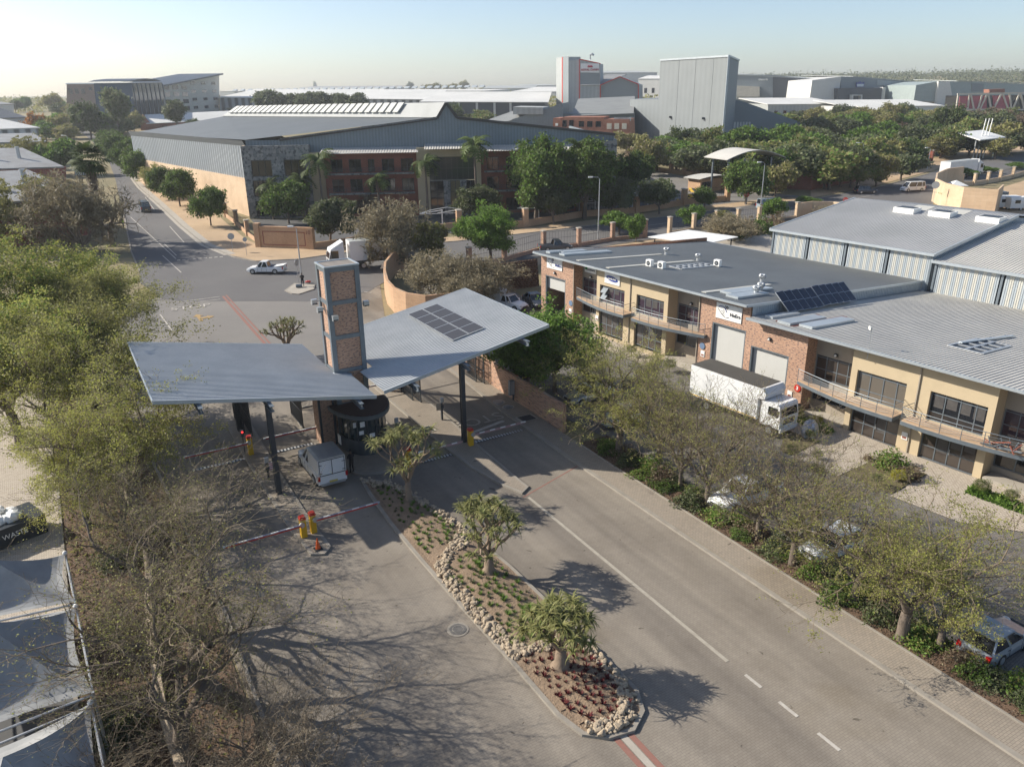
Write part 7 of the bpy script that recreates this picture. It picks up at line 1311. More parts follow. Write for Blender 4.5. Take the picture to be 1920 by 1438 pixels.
# ---- left of the side street
ptree('bare_tree', 'dark leafless tree arching over the side street', 'bare_dark', 212, 462, 322, 18); ptree('bare_tree', 'brown leafless tree in front of the nearer red shed', 'tan_far', 158, 475, 318, 14); ptree('fever_tree', 'pale-barked umbrella tree before the red sheds', 'umbrella', 92, 445, 318, 12, group='umbrella trees at the left edge'); ptree('fever_tree', 'olive umbrella tree cut by the left edge', 'umbrella', 15, 470, 325, 12, group='umbrella trees at the left edge')
for i, (x, y, yt, w_, key, nm, lb) in enumerate(((122, 330, 262, 10, 'wood0', 'street_tree', 'round green tree behind the leaning lamp post'), (95, 318, 262, 8, 'umbrella', 'umbrella_tree', 'umbrella tree left of the leaning lamp post'), (55, 330, 248, 12, 'umbrella', 'umbrella_tree', 'spreading umbrella tree behind the farther red shed'), (10, 325, 270, 10, 'wood3', 'umbrella_tree', 'olive tree at the left edge behind the farther red shed'),
    (75, 262, 212, 9, 'flame', 'orange_tree', 'orange-leaved tree left of the side street'), (88, 268, 228, 10, 'wood0', 'street_tree', 'bright green tree below the orange tree'), (112, 262, 218, 12, 'wood3', 'street_tree', 'tan-olive tree right of the orange tree'), (130, 275, 236, 9, 'wood3', 'street_tree', 'yellowish tree beside the far side street'), (172, 262, 188, 13, 'wood1', 'tall_tree', 'tall dark evergreen tree right of the far side street'), (226, 262, 168, 10, 'pine', 'pine_tree', 'tall open pine left of the glass office'), (150, 235, 196, 12, 'wood1', 'dark_tree', 'dark tree left of the tall evergreen'), (120, 225, 196, 12, 'wood2', 'grey_tree', 'grey-green tree on the left horizon slope'), (98, 215, 178, 14, 'wood3', 'pale_tree', 'pale tan-green tree on the left horizon'), (48, 210, 182, 12, 'wood0', 'green_tree', 'green round tree on the left horizon'), (30, 212, 190, 10, 'wood2', 'green_tree', 'small grey tree left of the green horizon tree'),
    (195, 205, 176, 16, 'blossom', 'jacaranda_tree', 'purple-flowering tree before the brown office block'), (215, 262, 236, 10, 'wood2', 'tree', 'grey bush left of the warehouse roof corner'), (240, 240, 208, 9, 'wood3', 'tree', 'olive tree at the foot of the glass office'), (205, 250, 215, 9, 'wood1', 'tree', 'dark tree between the evergreen and the pine'), (140, 252, 222, 9, 'wood4', 'tree', 'brown bush by the far side street'),
    (336, 252, 190, 10, 'pine', 'pine_tree', 'leftmost pine before the big warehouse roof'), (361, 215, 168, 12, 'pine', 'pine_tree', 'pine before the right end of the glass office'), (397, 215, 168, 12, 'pine', 'pine_tree', 'pine at the right corner of the glass office'), (447, 222, 202, 9, 'pine', 'pine_tree', 'small leaning pine before the white shed roof'), (365, 245, 222, 8, 'wood1', 'tree', 'dark bush before the white shed roof'),
    (505, 225, 170, 13, 'pine', 'pine_tree', 'first pine of the row before the striped hall'), (532, 225, 176, 10, 'pine', 'pine_tree', 'second pine of the row before the striped hall'), (555, 225, 177, 10, 'pine', 'pine_tree', 'third pine of the row before the striped hall'), (580, 225, 174, 12, 'pine', 'pine_tree', 'fourth pine of the row before the striped hall'), (612, 225, 174, 12, 'pine', 'pine_tree', 'fifth pine of the row before the striped hall'), (640, 225, 177, 10, 'pine', 'pine_tree', 'sixth pine of the row before the striped hall'), (670, 225, 176, 11, 'pine', 'pine_tree', 'last pine of the row before the striped hall'),
    (592, 176, 152, 14, 'wood1', 'tree', 'dark round tree on the skyline above the pines'), (770, 176, 153, 18, 'wood1', 'tree', 'dark round tree on the skyline above the long white roof'), (810, 178, 158, 26, 'wood3', 'tree', 'tan-green tree on the skyline, left of a pair'), (845, 178, 159, 24, 'wood3', 'tree', 'tan-green tree on the skyline, right of a pair'), (870, 176, 153, 16, 'wood3', 'tree', 'green tree on the skyline before the small white roofs'), (915, 182, 164, 22, 'wood3', 'tree', 'tan tree on the skyline right of the sawtooth hall'), (980, 168, 151, 8, 'wood1', 'tree', 'small dark tree alone on the skyline beside the silos'),
    (845, 238, 193, 14, 'wood1', 'tree', 'dark tree behind the gable peak of the big warehouse'), (900, 238, 208, 14, 'wood5', 'tree', 'yellow-green bush behind the gable of the big warehouse'), (958, 240, 223, 6, 'wood0', 'tree', 'small green tree before the stepped factory roofs'), (1155, 262, 232, 12, 'wood2', 'tree', 'grey-green tree before the brick office of the factory'), (1175, 285, 250, 11, 'wood3', 'tree', 'olive tree left of the foot of the tall block'))):
    ptree(nm, lb, key, x, y, yt, w_)
rL = random.Random(31)
for k in range(34):
    x = rL.uniform(90, 262); y = rL.uniform(205, 262) if x < 200 else rL.uniform(225, 262); key = rL.choice(['wood0', 'wood1', 'wood2', 'wood3', 'wood3', 'wood4']); p = at(x, y)
    if 205 < y < 262 and abs(x - (128 + (y - 232) * 1.7)) < 12: continue
    tree('hillside_tree', '%s tree on the left slope, %s' % (adj_[key], '%s from the left edge of the slope' % nth_[k % 20] if k < 20 else 'higher up, %s from the left' % nth_[k - 20]), key, p, rL.uniform(6, 10), rL.uniform(9, 13), group='trees of the left slope')
# ---- the wood on the right: every crown one tree
keys = ['wood0', 'wood1', 'wood2', 'wood3', 'wood4', 'wood5', 'wood2', 'wood0', 'wood5', 'wood2']
adj = adj_; nth = nth_
rW = random.Random(21); rows = [(1200, 1330, 318, 262, 7), (1290, 1560, 340, 285, 12), (1390, 1610, 352, 292, 9), (1330, 1700, 318, 262, 15), (1360, 1780, 292, 242, 17), (1450, 1860, 272, 226, 17), (1240, 1350, 292, 258, 6), (1560, 1925, 252, 212, 16), (1440, 1930, 238, 200, 20), (1700, 1930, 292, 248, 9)]
rown = ['clump left of the arched canopy', 'front row behind the estate wall', 'row right behind the verge trees', 'second row of the wood', 'third row of the wood', 'fourth row of the wood', 'clump below the tall block', 'fifth row of the wood', 'farthest row of the wood', 'clump by the white shelter']
for ri, (x0, x1, yb, yt, n) in enumerate(rows):
    for k in range(n):
        x = x0 + (x1 - x0) * (k + .5) / n + rW.uniform(-6, 6); dy = rW.uniform(-6, 6); key = keys[rW.randrange(10)]; p = at(x, yb + dy); h_ = rW.uniform(5.5, 9.0) * (1 + max(0, p.y - 250) * .0004)
        tree('wood_tree', '%s tree, %s from the left in the %s' % (adj[key], nth[k], rown[ri]), key, p, h_, rW.uniform(8, 12.5), group='trees of the wood')
for i, (x, y, yt, w_, key, lb) in enumerate(((1545, 356, 290, 9, 'wood5', 'yellowish thin-leaved tree on the verge, left of the pair'), (1500, 352, 288, 9, 'wood3', 'pale tan-leaved tree on the verge by the estate wall'), (1605, 354, 292, 8, 'wood5', 'yellow-green slim tree on the verge by the road bend'), (1642, 350, 290, 8, 'wood3', 'olive tree on the verge left of the dark round tree'), (1688, 340, 292, 9, 'wood2', 'dark round tree on the verge left of the long white trailer'), (1865, 300, 262, 9, 'wood3', 'olive round tree right of the white shelter'), (1460, 300, 236, 14, 'wood0', 'broad fresh green tree beside the sloping grey hall'), (1390, 300, 238, 14, 'wood0', 'broad fresh green tree before the foot of the tall block'), (1775, 262, 195, 12, 'wood1', 'dark green tree before the showroom with the zigzag frame'))): ptree('verge_tree', lb, key, x, y, yt, w_, group='trees beside the estate road')
# far wooded ridge (no single tree can be told apart there)
rs = np.random.RandomState(77); C = []; 
for _ in range(1700):
    x = rs.uniform(1270, 1960); r_ = rs.uniform(0, 1); Y_ = 1050 + r_ * 700; X_ = (x - 960) / F * Y_ * 1.02; z = g(Y_) + hill(X_, Y_); C.append((X_, Y_, z + rs.uniform(-1, 4) + 5 * rs.uniform() ** 6))
C = np.array(C); CC = np.repeat(C, 22, 0) + rs.normal(size=(len(C) * 22, 3)) * np.array([5.5, 5.5, 2.6]); v, f = leafquads(CC, 2.2, rs, 1.3)
tag(bpy.data.objects.new('distant_woodland', npmesh('distant_woodland', [(v, f, 0)], [l_grey])), 'hazy wooded ridge on the skyline at the right', 'woodland', None, 'stuff'); COL.objects.link(bpy.data.objects['distant_woodland'])
rs = np.random.RandomState(78); C = []
for _ in range(900):
    Y_ = rs.uniform(620, 1300); X_ = rs.uniform(-.66, .32) * Y_; C.append((X_, Y_, g(Y_) + hill(X_, Y_) + rs.uniform(0, 4)))
C = np.array(C); CC = np.repeat(C, 20, 0) + rs.normal(size=(len(C) * 20, 3)) * np.array([5, 5, 2]); v, f = leafquads(CC, 2.0, rs, 1.3)
tag(bpy.data.objects.new('distant_scrub', npmesh('distant_scrub', [(v, f, 0)], [l_olive])), 'scattered scrub and treetops between the far factories', 'scrub', None, 'stuff'); COL.objects.link(bpy.data.objects['distant_scrub'])
# ================================================================= vehicles, people, lamps, signs, odds and ends (local x = forward)
m_carw = M('white_car_paint', (.74, .75, .75), .25, c2=(.68, .69, .69), amt=.1); m_carg = M('grey_car_paint', (.10, .115, .13), .25, .3, amt=.1); m_cars = M('silver_car_paint', (.42, .46, .49), .28, .5, amt=.1); m_cark = M('black_car_paint', (.015, .015, .02), .2, amt=.1); m_carb = M('pale_blue_car_paint', (.36, .44, .50), .28, .3, amt=.1)
m_lamp = M('headlamp', (.65, .67, .68), .15); m_tail = M('tail_lamp', (.45, .01, .01), .3); m_plate = M('plate', (.62, .50, .12), .5)
def loft(secs, par, name, mat, smooth=False):
    """closed sections along x: (x, halfwidth bottom, halfwidth top, z bottom, z top, bulge)"""
    vs = []; n = 8
    for x, wb, wt, zb, zt, bg_ in secs:
        zm = zb + (zt - zb) * .55; wm = max(wb, wt) + bg_
        vs += [(x, -wb, zb), (x, -wm, zm), (x, -wt, zt - .05), (x, -wt + .1, zt), (x, wt - .1, zt), (x, wt, zt - .05), (x, wm, zm), (x, wb, zb)]
    fs = [(i * n + k, i * n + (k + 1) % n, (i + 1) * n + (k + 1) % n, (i + 1) * n + k) for i in range(len(secs) - 1) for k in range(n)] + [tuple(range(n))[::-1], tuple((len(secs) - 1) * n + k for k in range(n))]
    return MB().add(vs, fs).build(name, mat, par, smooth)
def wheels(t, xs_, y, r=.33, wd=.22, dual=()):
    for x in xs_:
        for s in (-1, 1):
            w_ = wd * (2 if x in dual else 1); wl = MB().disc((x, s * (y - w_ / 2 + .02), r), (0, 1, 0), r, w_, 18).build('wheel', m_black, t); MB().disc((x, s * (y + .025), r), (0, 1, 0), r * .58, .03, 14).build('rim', m_galv, wl)
def car(name, label, kind, p, hd, paint, cat='car', group=None):
    t = thing(name, label, cat, p, hd, group); K = {'hatch': (3.9, .84, 1.45), 'sedan': (4.5, .88, 1.42), 'suv': (4.7, .92, 1.72), 'pickup': (5.2, .88, 1.72), 'van': (5.3, .92, 2.1)}[kind]; L, W2, Ht_ = K; h = L / 2
    bz = .28; bt = {'hatch': .92, 'sedan': .9, 'suv': 1.05, 'pickup': 1.02, 'van': 1.15}[kind]
    if kind == 'van': secs = [(-h, W2 * .96, W2 * .95, bz, bt, 0), (-h + .1, W2, W2, bz, bt, 0), (h - .7, W2, W2 * .97, bz, bt, .01), (h - .1, W2 * .9, W2 * .8, bz, bt - .35, 0), (h, W2 * .8, W2 * .75, .35, bt - .5, 0)]
    elif kind == 'pickup': secs = [(-h, W2 * .97, W2 * .97, .45, bt, 0), (-h + .1, W2, W2, .38, bt, .01), (h - 1.4, W2, W2 * .96, bz, bt, .02), (h - .4, W2 * .97, W2 * .88, bz, bt - .1, 0), (h, W2 * .85, W2 * .7, .4, bt - .32, 0)]
    else: secs = [(-h, W2 * .88, W2 * .84, .35, bt - .12, 0), (-h + .2, W2, W2 * .93, bz, bt, .01), (h - 1.2, W2, W2 * .92, bz, bt, .02), (h - .35, W2 * .95, W2 * .82, bz, bt - .16, 0), (h, W2 * .82, W2 * .65, .36, bt - .34, 0)]
    loft(secs, t, 'body', paint)
    cab = {'hatch': (-h + .12, -h + .55, h - 1.95, h - 1.15), 'sedan': (-h + .75, -h + 1.3, h - 2.0, h - 1.2), 'suv': (-h + .1, -h + .45, h - 1.95, h - 1.25), 'pickup': (-.45, -.25, h - 2.0, h - 1.4), 'van': (-h + .03, -h + .15, h - 1.35, h - .55)}[kind]
    a, b_, c_, d_ = cab; g_ = MB(); wl, wt = W2 * .93, W2 * .74; zt = Ht_ - .06
    g_.add([(a, -wl, bt - .03), (d_, -wl, bt - .06), (d_, wl, bt - .06), (a, wl, bt - .03), (b_, -wt, zt), (c_, -wt, zt), (c_, wt, zt), (b_, wt, zt)], [(0, 1, 5, 4), (1, 2, 6, 5), (2, 3, 7, 6), (3, 0, 4, 7), (4, 5, 6, 7)]); g_.build('windows', m_glass, t)
    r_ = MB(); r_.prism([(b_ - .04, -wt - .02), (c_ + .04, -wt - .02), (c_ + .04, wt + .02), (b_ - .04, wt + .02)], zt - .02, Ht_)
    for s in (-1, 1):
        r_.bar((a, s * wl, bt - .02), (b_, s * wt, zt), .09); r_.bar((d_, s * wl, bt - .05), (c_, s * wt, zt), .08); m1 = (b_ + c_) / 2; r_.bar(((a + d_) / 2 + .1, s * wl * 1.005, bt - .03), (m1, s * (wt + .01), zt), .1)
        if kind in ('suv', 'van', 'sedan'): r_.bar((a + .95, s * wl * 1.005, bt - .03), (b_ + .75, s * (wt + .01), zt), .1)
    r_.build('roof', paint, t)
    wheels(t, (-h + (.95 if kind != 'pickup' else 1.15), h - .85), W2, .33 if kind in ('hatch', 'sedan') else .38)
    for s in (-1, 1):
        y = s * W2 * .66; MB().ball((h - .13, y, bt - .3), .14, .2, .09, 8, 5).build('headlight', m_lamp, t)
        if kind in ('van', 'pickup'): MB().box(-h - .02, -h + .1, s * W2 * .96 - .07, s * W2 * .96 + .07, .7, bt - .02).build('tail_light', m_tail, t)
        else: MB().box(-h - .03, -h + .22, s * W2 * .8 - .1, s * W2 * .8 + .1, bt - .35, bt - .1).build('tail_light', m_tail, t)
        MB().box(d_ - .35, d_ - .2, s * (W2 + .1) - .1, s * (W2 + .1) + .1, bt, bt + .17).build('mirror', paint, t)
    MB().box(-h - .06, -h + .1, -W2 * .85, W2 * .85, .34, .5).build('rear_bumper', m_galv if kind == 'pickup' else paint, t); MB().box(h - .12, h + .05, -W2 * .75, W2 * .75, .34, .52).build('front_bumper', m_dsteel if kind == 'pickup' else paint, t)
    MB().box(-h - .075, -h - .06, -.25, .25, .52, .64).build('number_plate', m_plate, t); MB().box(h - .02, h + .06, -.45, .45, .52, .66).build('grille', m_dsteel, t)
    for s in (-1, 1):
        tr_ = MB(); y0_, y1_ = sorted((s * (W2 + .012), s * (W2 + .022))); xd = [a + (d_ - a) * .52, d_ - .25] + ([a + .15] if kind != 'hatch' else [])
        for x in xd: tr_.box(x, x + .02, y0_, y1_, .38, bt - .1)
        tr_.box(-h + 1.35, h - 1.35, y0_, y1_, .27, .36); tr_.box((a + d_) / 2 - .1, (a + d_) / 2 + .06, y0_, y1_ + .01, bt - .22, bt - .19)
        tr_.build('door_trim', m_dsteel, t)
    if kind == 'pickup': f = MB(); f.box(-h + .12, -.55, -W2 + .1, W2 - .1, bt - .02, bt + .012); f.build('load_bed', m_dsteel, t)
    return t
def bakkie_canopy(t, zt=1.98, col=None):
    h = 2.6; c = MB(); c.prism([(-h, -.84), (-.32, -.84), (-.32, .84), (-h, .84)], 1.0, zt); bd_ = c.build('load_box', col or m_carw, t); r = MB(); r.profx([(-.86, zt), (-.7, zt + .09), (.7, zt + .09), (.86, zt)], -h - .02, -.3)
    for y in (-.45, 0, .45): r.box(-h, -.3, y - .015, y + .015, zt + .09, zt + .11)
    r.build('box_roof', m_galv, bd_); d = MB()
    for y in (-.78, -.01, .76): d.box(-h - .035, -h - .004, y, y + .03, 1.02, zt - .06)
    for z in (1.02, zt - .08): d.box(-h - .035, -h - .004, -.78, .79, z, z + .035)
    for z in (1.2, 1.75):
        for y in (-.8, .62): d.box(-h - .05, -h - .036, y, y + .2, z, z + .035)
    d.build('rear_doors', m_dsteel, bd_)
HA = RZ + PI / 2                                            # heading away from the camera along the road
t = car('delivery_pickup', 'white pickup with tall box canopy waiting beside the guard booth', 'pickup', T(48.9, 13.0, .02), HA, m_carw, 'pickup'); bakkie_canopy(t, 2.1); t.scale = (1.05, 1.12, 1.08)
t = car('pickup', 'plain white pickup with open load bed crossing the junction', 'pickup', at(501, 512, .03), PI - .06, m_carw, 'pickup'); MB().slab((-2.7, -.8, 1.25), (-1.2, -.8, 1.05), (-1.2, .8, 1.05), (-2.7, .8, 1.25), .05).build('bed_cover', m_white, t)
t = car('service_pickup', 'white service pickup with roof pod parked behind the right canopy', 'pickup', at(952, 578, .02), HA + PI + .35, m_carw, 'pickup'); c = MB(); c.box(-2.5, -.4, -.82, .82, 1.0, 1.95); c.ball((-1.2, 0, 2.1), 1.0, .7, .28); c.build('load_box', m_carw, t)
car('parked_car', 'white car mostly hidden behind the right canopy tip', 'hatch', at(900, 566, .02), HA + PI + .4, m_carw); car('parked_car', 'blue-grey sedan parked beside the brick pier', 'sedan', at(1003, 572, .02), HA + PI - .2, m_carg)
car('parked_car', 'black car behind the brick wall under the right canopy edge', 'suv', T(57.6, 33.6, .02) + Vector((0, 0, .1)), HA, m_cark); car('parked_car', 'silver car under the dense leafy tree', 'sedan', T(49.4, 36.5, .02), HA + PI / 2, m_cars); car('parked_car', 'small white car seen between the trees behind the brick wall end', 'hatch', T(44.3, 36.0, .02), HA + PI / 2, m_cars)
car('pickup', 'white pickup under the bare trees of the right planting strip', 'pickup', T(30.3, 35.0, .02), HA + PI / 2 + .0, m_carw, 'pickup')
car('parked_car', 'white car with blue cloth behind the leafless tree', 'hatch', T(23.6, 34.8, .02), HA + PI / 2, m_carw); car('hatchback', 'silver hatchback at the bottom right edge', 'hatch', T(14.2, 34.6, .02), HA - PI / 2 - .0, m_cars)
car('minibus', 'white minibus at the road junction before the lettered wall', 'van', at(1710, 359, .02), at(1694, 359).x * 0 + PI + .25, m_carw, 'minibus'); car('parked_car', 'dark grey car driving on the road right of the minivan', 'suv', at(1622, 363, .02), .1, m_carg); car('minivan', 'pale blue minivan at the gate junction behind a sapling', 'van', at(1443, 392, .02), .35, m_carb, 'minivan')
car('pickup', 'dark grey pickup parked beyond the brick pillars', 'pickup', at(1041, 470, .02), .22, m_carg, 'pickup'); car('white_van', 'dark vehicle with white top on the side street under the bare tree', 'van', at(272, 396, .02), rad(121), m_carg, 'van'); car('parked_car', 'white car at the top of the side street', 'suv', at(142, 252, .02), .4, m_carw); car('parked_car', 'white car behind the shaggy fan palm', 'suv', at(160, 330, .02), .2, m_carw)
for i, (x, y, c_) in enumerate(((1255, 275, m_carw), (1262, 268, m_carw), (1232, 272, m_red), (1205, 276, m_carw), (1795, 209, m_carw), (1830, 210, m_carw), (1862, 209, m_carw), (1898, 209, m_carw), (1815, 228, m_carw), (1760, 229, m_carw), (1880, 228, m_carw), (1560, 183, m_carw))): car('parked_car', '%s car far off, %s' % ('red' if c_ is m_red else 'white', ['right one below the tall block', 'farther one below the tall block', 'between white cars below the tall block', 'leftmost one below the tall block', 'first before the zigzag showroom', 'second before the zigzag showroom', 'third before the zigzag showroom', 'last before the zigzag showroom', 'on the dry bank at the wood edge', 'leftmost on the dry bank', 'rightmost on the dry bank', 'beside the crown-sign warehouse'][i]), 'suv' if i % 2 else 'van', at(x, y, .02), .3 + i, c_, group='cars parked far off')
# trucks
def truck_cab(t, x, W2, z0, z1, L, nose=.12, defl=False):
    c = MB(); c.profy([(x - L, z0), (x, z0), (x + nose * .3, z0 + .9), (x - nose, z1 - .12), (x - nose - .15, z1), (x - L, z1)], -W2, W2); cb = c.build('cab', m_carw, t); MB().add([(x + nose * .3 + .01, -W2 + .12, z0 + .95), (x + nose * .3 + .01, W2 - .12, z0 + .95), (x - nose + .01, W2 - .18, z1 - .2), (x - nose + .01, -W2 + .18, z1 - .2)], [(0, 1, 2, 3)]).build('windscreen', m_glass, cb)
    for s in (-1, 1): MB().box(x - L * .62, x - .25, s * (W2 + .005) - .01, s * (W2 + .005) + .01, z0 + .95, z1 - .3).build('side_window', m_glass, cb); MB().box(x + .02, x + .1, s * W2 * .75 - .14, s * W2 * .75 + .14, z0 + .12, z0 + .3).build('headlight', m_lamp, t); MB().bar((x - .1, s * (W2 + .22), z0 + 1.0), (x - .1, s * (W2 + .22), z0 + 1.5), .12, .2).build('mirror', m_black, t)
    MB().box(x, x + .12, -W2 * .95, W2 * .95, z0 - .25, z0 + .08).build('bumper', m_carw, t)
    MB().box(x + .03, x + .07, -W2 * .6, W2 * .6, z0 + .3, z0 + .75).build('grille', m_dsteel, cb)
    if defl: MB().profy([(x - L, z1), (x - nose - .2, z1), (x - L, z1 + .9)], -W2 * .85, W2 * .85).build('wind_deflector', m_carw, cb)
t = thing('box_truck', 'white box truck with dark roof parked along the tan and brick facade', 'truck', T2(36.0, 48.0, .03), RZ2 - PI / 2)
W2 = 1.22; truck_cab(t, 4.35, 1.1, .75, 2.65, 1.75)
b_ = MB(); b_.box(-4.4, 2.35, -W2, W2, .95, 3.55); b_ = b_.build('cargo_box', m_carw, t); MB().profy([(2.35, 2.7), (2.9, 2.75), (3.0, 3.2), (2.7, 3.55), (2.35, 3.55)], -W2, W2).build('box_nose', m_carw, b_); MB().box(-4.4, 2.5, -W2 + .02, W2 - .02, 3.552, 3.57).build('box_roof', M('tar_roof', (.075, .07, .06), .9), b_); f = MB(); f.box(-4.35, 2.3, -W2 - .012, -W2 - .002, 1.0, 1.07); f.box(-4.35, 2.3, W2 + .002, W2 + .012, 1.0, 1.07); f.build('side_stripe', m_yel, b_)
MB().box(-4.2, 4.2, -.45, .45, .6, .93).build('chassis', m_dsteel, t); wheels(t, (3.5, -2.6), 1.12, .44, .26, (-2.6,))
def artic(name, label, p, hd, L=13.0):
    t = thing(name, label, 'truck', p, hd); x1 = L / 2 + 2.2; truck_cab(t, x1, 1.22, .9, 3.2, 2.1, .25, True); b_ = MB().box(-L / 2 - .8, x1 - 2.9, -1.28, 1.28, 1.25, 4.0).build('trailer_box', m_carw, t); MB().box(-L / 2 - .8, x1 - 2.95, -1.24, 1.24, 4.002, 4.03).build('trailer_roof', c_pale, b_); MB().box(-L / 2 - .85, -L / 2 - .8, -1.2, 1.2, .55, .75).build('rear_bar', m_yel, b_)
    MB().box(-L / 2 - .5, x1 - .5, -.5, .5, .85, 1.22).build('chassis', m_dsteel, t); wheels(t, (x1 - .9, x1 - 3.4, x1 - 4.7, -L / 2 + .6, -L / 2 + 1.9, -L / 2 + 3.2), 1.22, .5, .3, (x1 - 3.4, x1 - 4.7, -L / 2 + .6, -L / 2 + 1.9, -L / 2 + 3.2)); return t
q0 = at(622, 508); q1 = at(775, 492); an = math.atan2(q0.y - q1.y, q0.x - q1.x); artic('articulated_truck', 'white articulated truck behind the tan leafless tree, cab facing left', (q0 + q1) / 2 + Vector((1.5, .6, .03)), an, 11.5)
q0 = at(1757, 338); q1 = at(1836, 327); artic('articulated_truck', 'long white articulated truck driving away past the lettered wall', (q0 + q1) / 2 + Vector((0, 0, .03)), math.atan2(q1.y - q0.y, q1.x - q0.x), 12)
# skip with white rubble, container, caravans, foil cover, pallets
sk_ = thing('skip_bin', 'dark skip heaped with white plastic bags at the left edge', 'skip', T(50.2, -6.2, .05), RZ + .35); MB().profx([(-1.0, 0), (1.0, 0), (1.2, 1.35), (-1.2, 1.35)], -2.2, 2.2).build('skip_body', m_dsteel, sk_); o = text('SKIP WASTE', .42, m_white, .02); o.parent = sk_; o.matrix_basis = Matrix.Translation((0, -1.16, .75)) @ Matrix.Rotation(PI / 2 - .15, 4, 'X'); rr = random.Random(9)
for k in range(14): o = MB().ball((rr.uniform(-1.8, 1.8), rr.uniform(-.8, .8), 1.35 + rr.uniform(0, .35)), rr.uniform(.3, .5), rz=rr.uniform(.22, .4), n=8, m=5, jit=.16, rng=rr).build('plastic_bag', m_white); o.location = T(50.2, -6.2, .05); o.rotation_euler = (0, 0, RZ + .35); tag(o, 'crumpled white plastic bag heaped in the skip', 'bag', 'bags in the skip')
ct = thing('shipping_container', 'grey shipping container with planks on top behind the lettered wall', 'container', at(1835, 385, 0), .1); f = MB(); f.ribbed((-5, -1.2, 0), (10, 0, 0), (0, 0, 2.6), .35, .05); f.box(-5, 5, -1.18, 1.2, 0, 2.6); f.build('container_body', m_steel, ct); f = MB(); rr = random.Random(3)
for k in range(9): f.bar((-6, rr.uniform(-1, 1), 2.75 + k * .03), (4, rr.uniform(-1, 1), 2.75 + k * .05), .22, .06)
f.build('planks', m_wood, ct); 
ts = thing('timber_stack', 'stack of yellow timber and panels behind the lettered wall', 'timber stack', at(1822, 392), .1); f = MB()
for k in range(8): f.box(-3.5 + .1 * k, 3.5 - .3 * (k % 3), -1.0, 1.0, .5 + k * .3, .72 + k * .3)
f.build('timber', m_wood, ts)
for i, (x, y) in enumerate(((1883, 392), (1906, 394))): t = thing('caravan', ('left', 'right')[i] + ' white site caravan on the sand at the right edge', 'caravan', at(x, y), .1 * i, 'caravans on the sand'); MB().profx([(-1.1, .5), (1.1, .5), (1.15, 1.8), (.9, 2.5), (-.9, 2.5), (-1.15, 1.8)], -2.3, 2.3).build('caravan_body', m_white, t); MB().box(-1.5, -.4, -1.16, -1.1, 1.4, 2.0).build('window', m_glass, t); MB().box(.4, 1.5, -1.16, -1.1, 1.4, 2.0).build('window', m_glass, t); wheels(t, (0,), 1.05, .33)
gz = thing('gazebo', 'small white gazebo tent behind the lettered wall', 'tent', at(1788, 368), 0); f = MB(); f.add([(-1.8, -1.8, 2.3), (1.8, -1.8, 2.3), (1.8, 1.8, 2.3), (-1.8, 1.8, 2.3), (0, 0, 3.3)], [(0, 1, 4), (1, 2, 4), (2, 3, 4), (3, 0, 4)]); f.build('tent_roof', m_white, gz)
for x in (-1.7, 1.7):
    for y in (-1.7, 1.7): MB().bar((x, y, 0), (x, y, 2.3), .06).build('tent_leg', m_galv, gz)
fo = thing('covered_motorbike', 'motorcycle-sized heap under a crumpled silver foil cover beside the box truck cab', 'covered vehicle', T2(30.7, 49.5, .05), RZ2 + .5); rr = random.Random(6); mf, tt_, bb_ = newmat('foil'); bb_.inputs['Base Color'].default_value = (.55, .60, .68, 1); bb_.inputs['Metallic'].default_value = .85; bb_.inputs['Roughness'].default_value = .28; bump(tt_, bb_, noise(tt_, 7, 5, .7), 1, .12)
MB().ball((0, 0, .45), 1.15, .6, .75, 40, 16, jit=.07, rng=rr).build('foil_cover', mf, fo); MB().ball((.7, .1, .2), .8, .6, .35, 30, 10, jit=.08, rng=rr).build('cover_hem', mf, fo)
for i, (a, b) in enumerate(((34.6, 51.4), (33.9, 51.0))): t = thing('wooden_pallet', ('tall stack of pale wooden pallets by the brick pier', 'low pallet leaning beside the stacked pallets by the brick pier')[i], 'pallet', T2(a, b, .05), RZ2 + .2, 'pallets by the brick pier'); f = MB(); [f.box(-.5, .5, -.4 + .2 * k, -.28 + .2 * k, z, z + .03) for z in ((.12, .3, .48, .66, .84, 1.02) if i == 0 else (.12, .3)) for k in range(5)]; f.box(-.5, -.4, -.4, .52, 0, 1.0 if i == 0 else .3); f.box(.4, .5, -.4, .52, 0, 1.0 if i == 0 else .3); f.box(-.05, .05, -.4, .52, 0, 1.0 if i == 0 else .3); f.build('boards', m_wood, t)
# traffic island with sign, lamp and the waiting man
ti = pix((535, 546), (552, 533), (590, 536), (588, 544), (560, 553), (548, 552)); isl('traffic_island', ti, .13, m_conc)
bk = thing('litter_bin', 'small toppled grey bin on the traffic island beside the standing man', 'bin', at(561, 539, .14), .2); MB().tube([(-.4, 0, .22), (.4, 0, .22)], .22, 12).build('bin_body', m_steel, bk)
rd = thing('red_bag', 'red bag lying on the traffic island beside the lamp foot', 'bag', at(578, 530, .14), .2); MB().ball((0, 0, .12), .4, .2, .14, 10, 6, jit=.15, rng=rr).build('bag_body', m_red, rd)
def street_lamp(label, x, y, yt, az, arm=1.6):
    p = at(x, y); h = hgt(p, x, yt); t = thing('street_lamp', label, 'street lamp', p, az, 'street lamps'); MB().tube([(0, 0, -.2), (0, 0, h * .5), (0, 0, h - .35), (.25, 0, h - .05), (arm, 0, h)], [.11, .09, .06, .05, .04], 8).build('pole', m_galv, t); MB().box(arm - .1, arm + .6, -.16, .16, h - .1, h + .08).build('lamp_head', m_white, t)
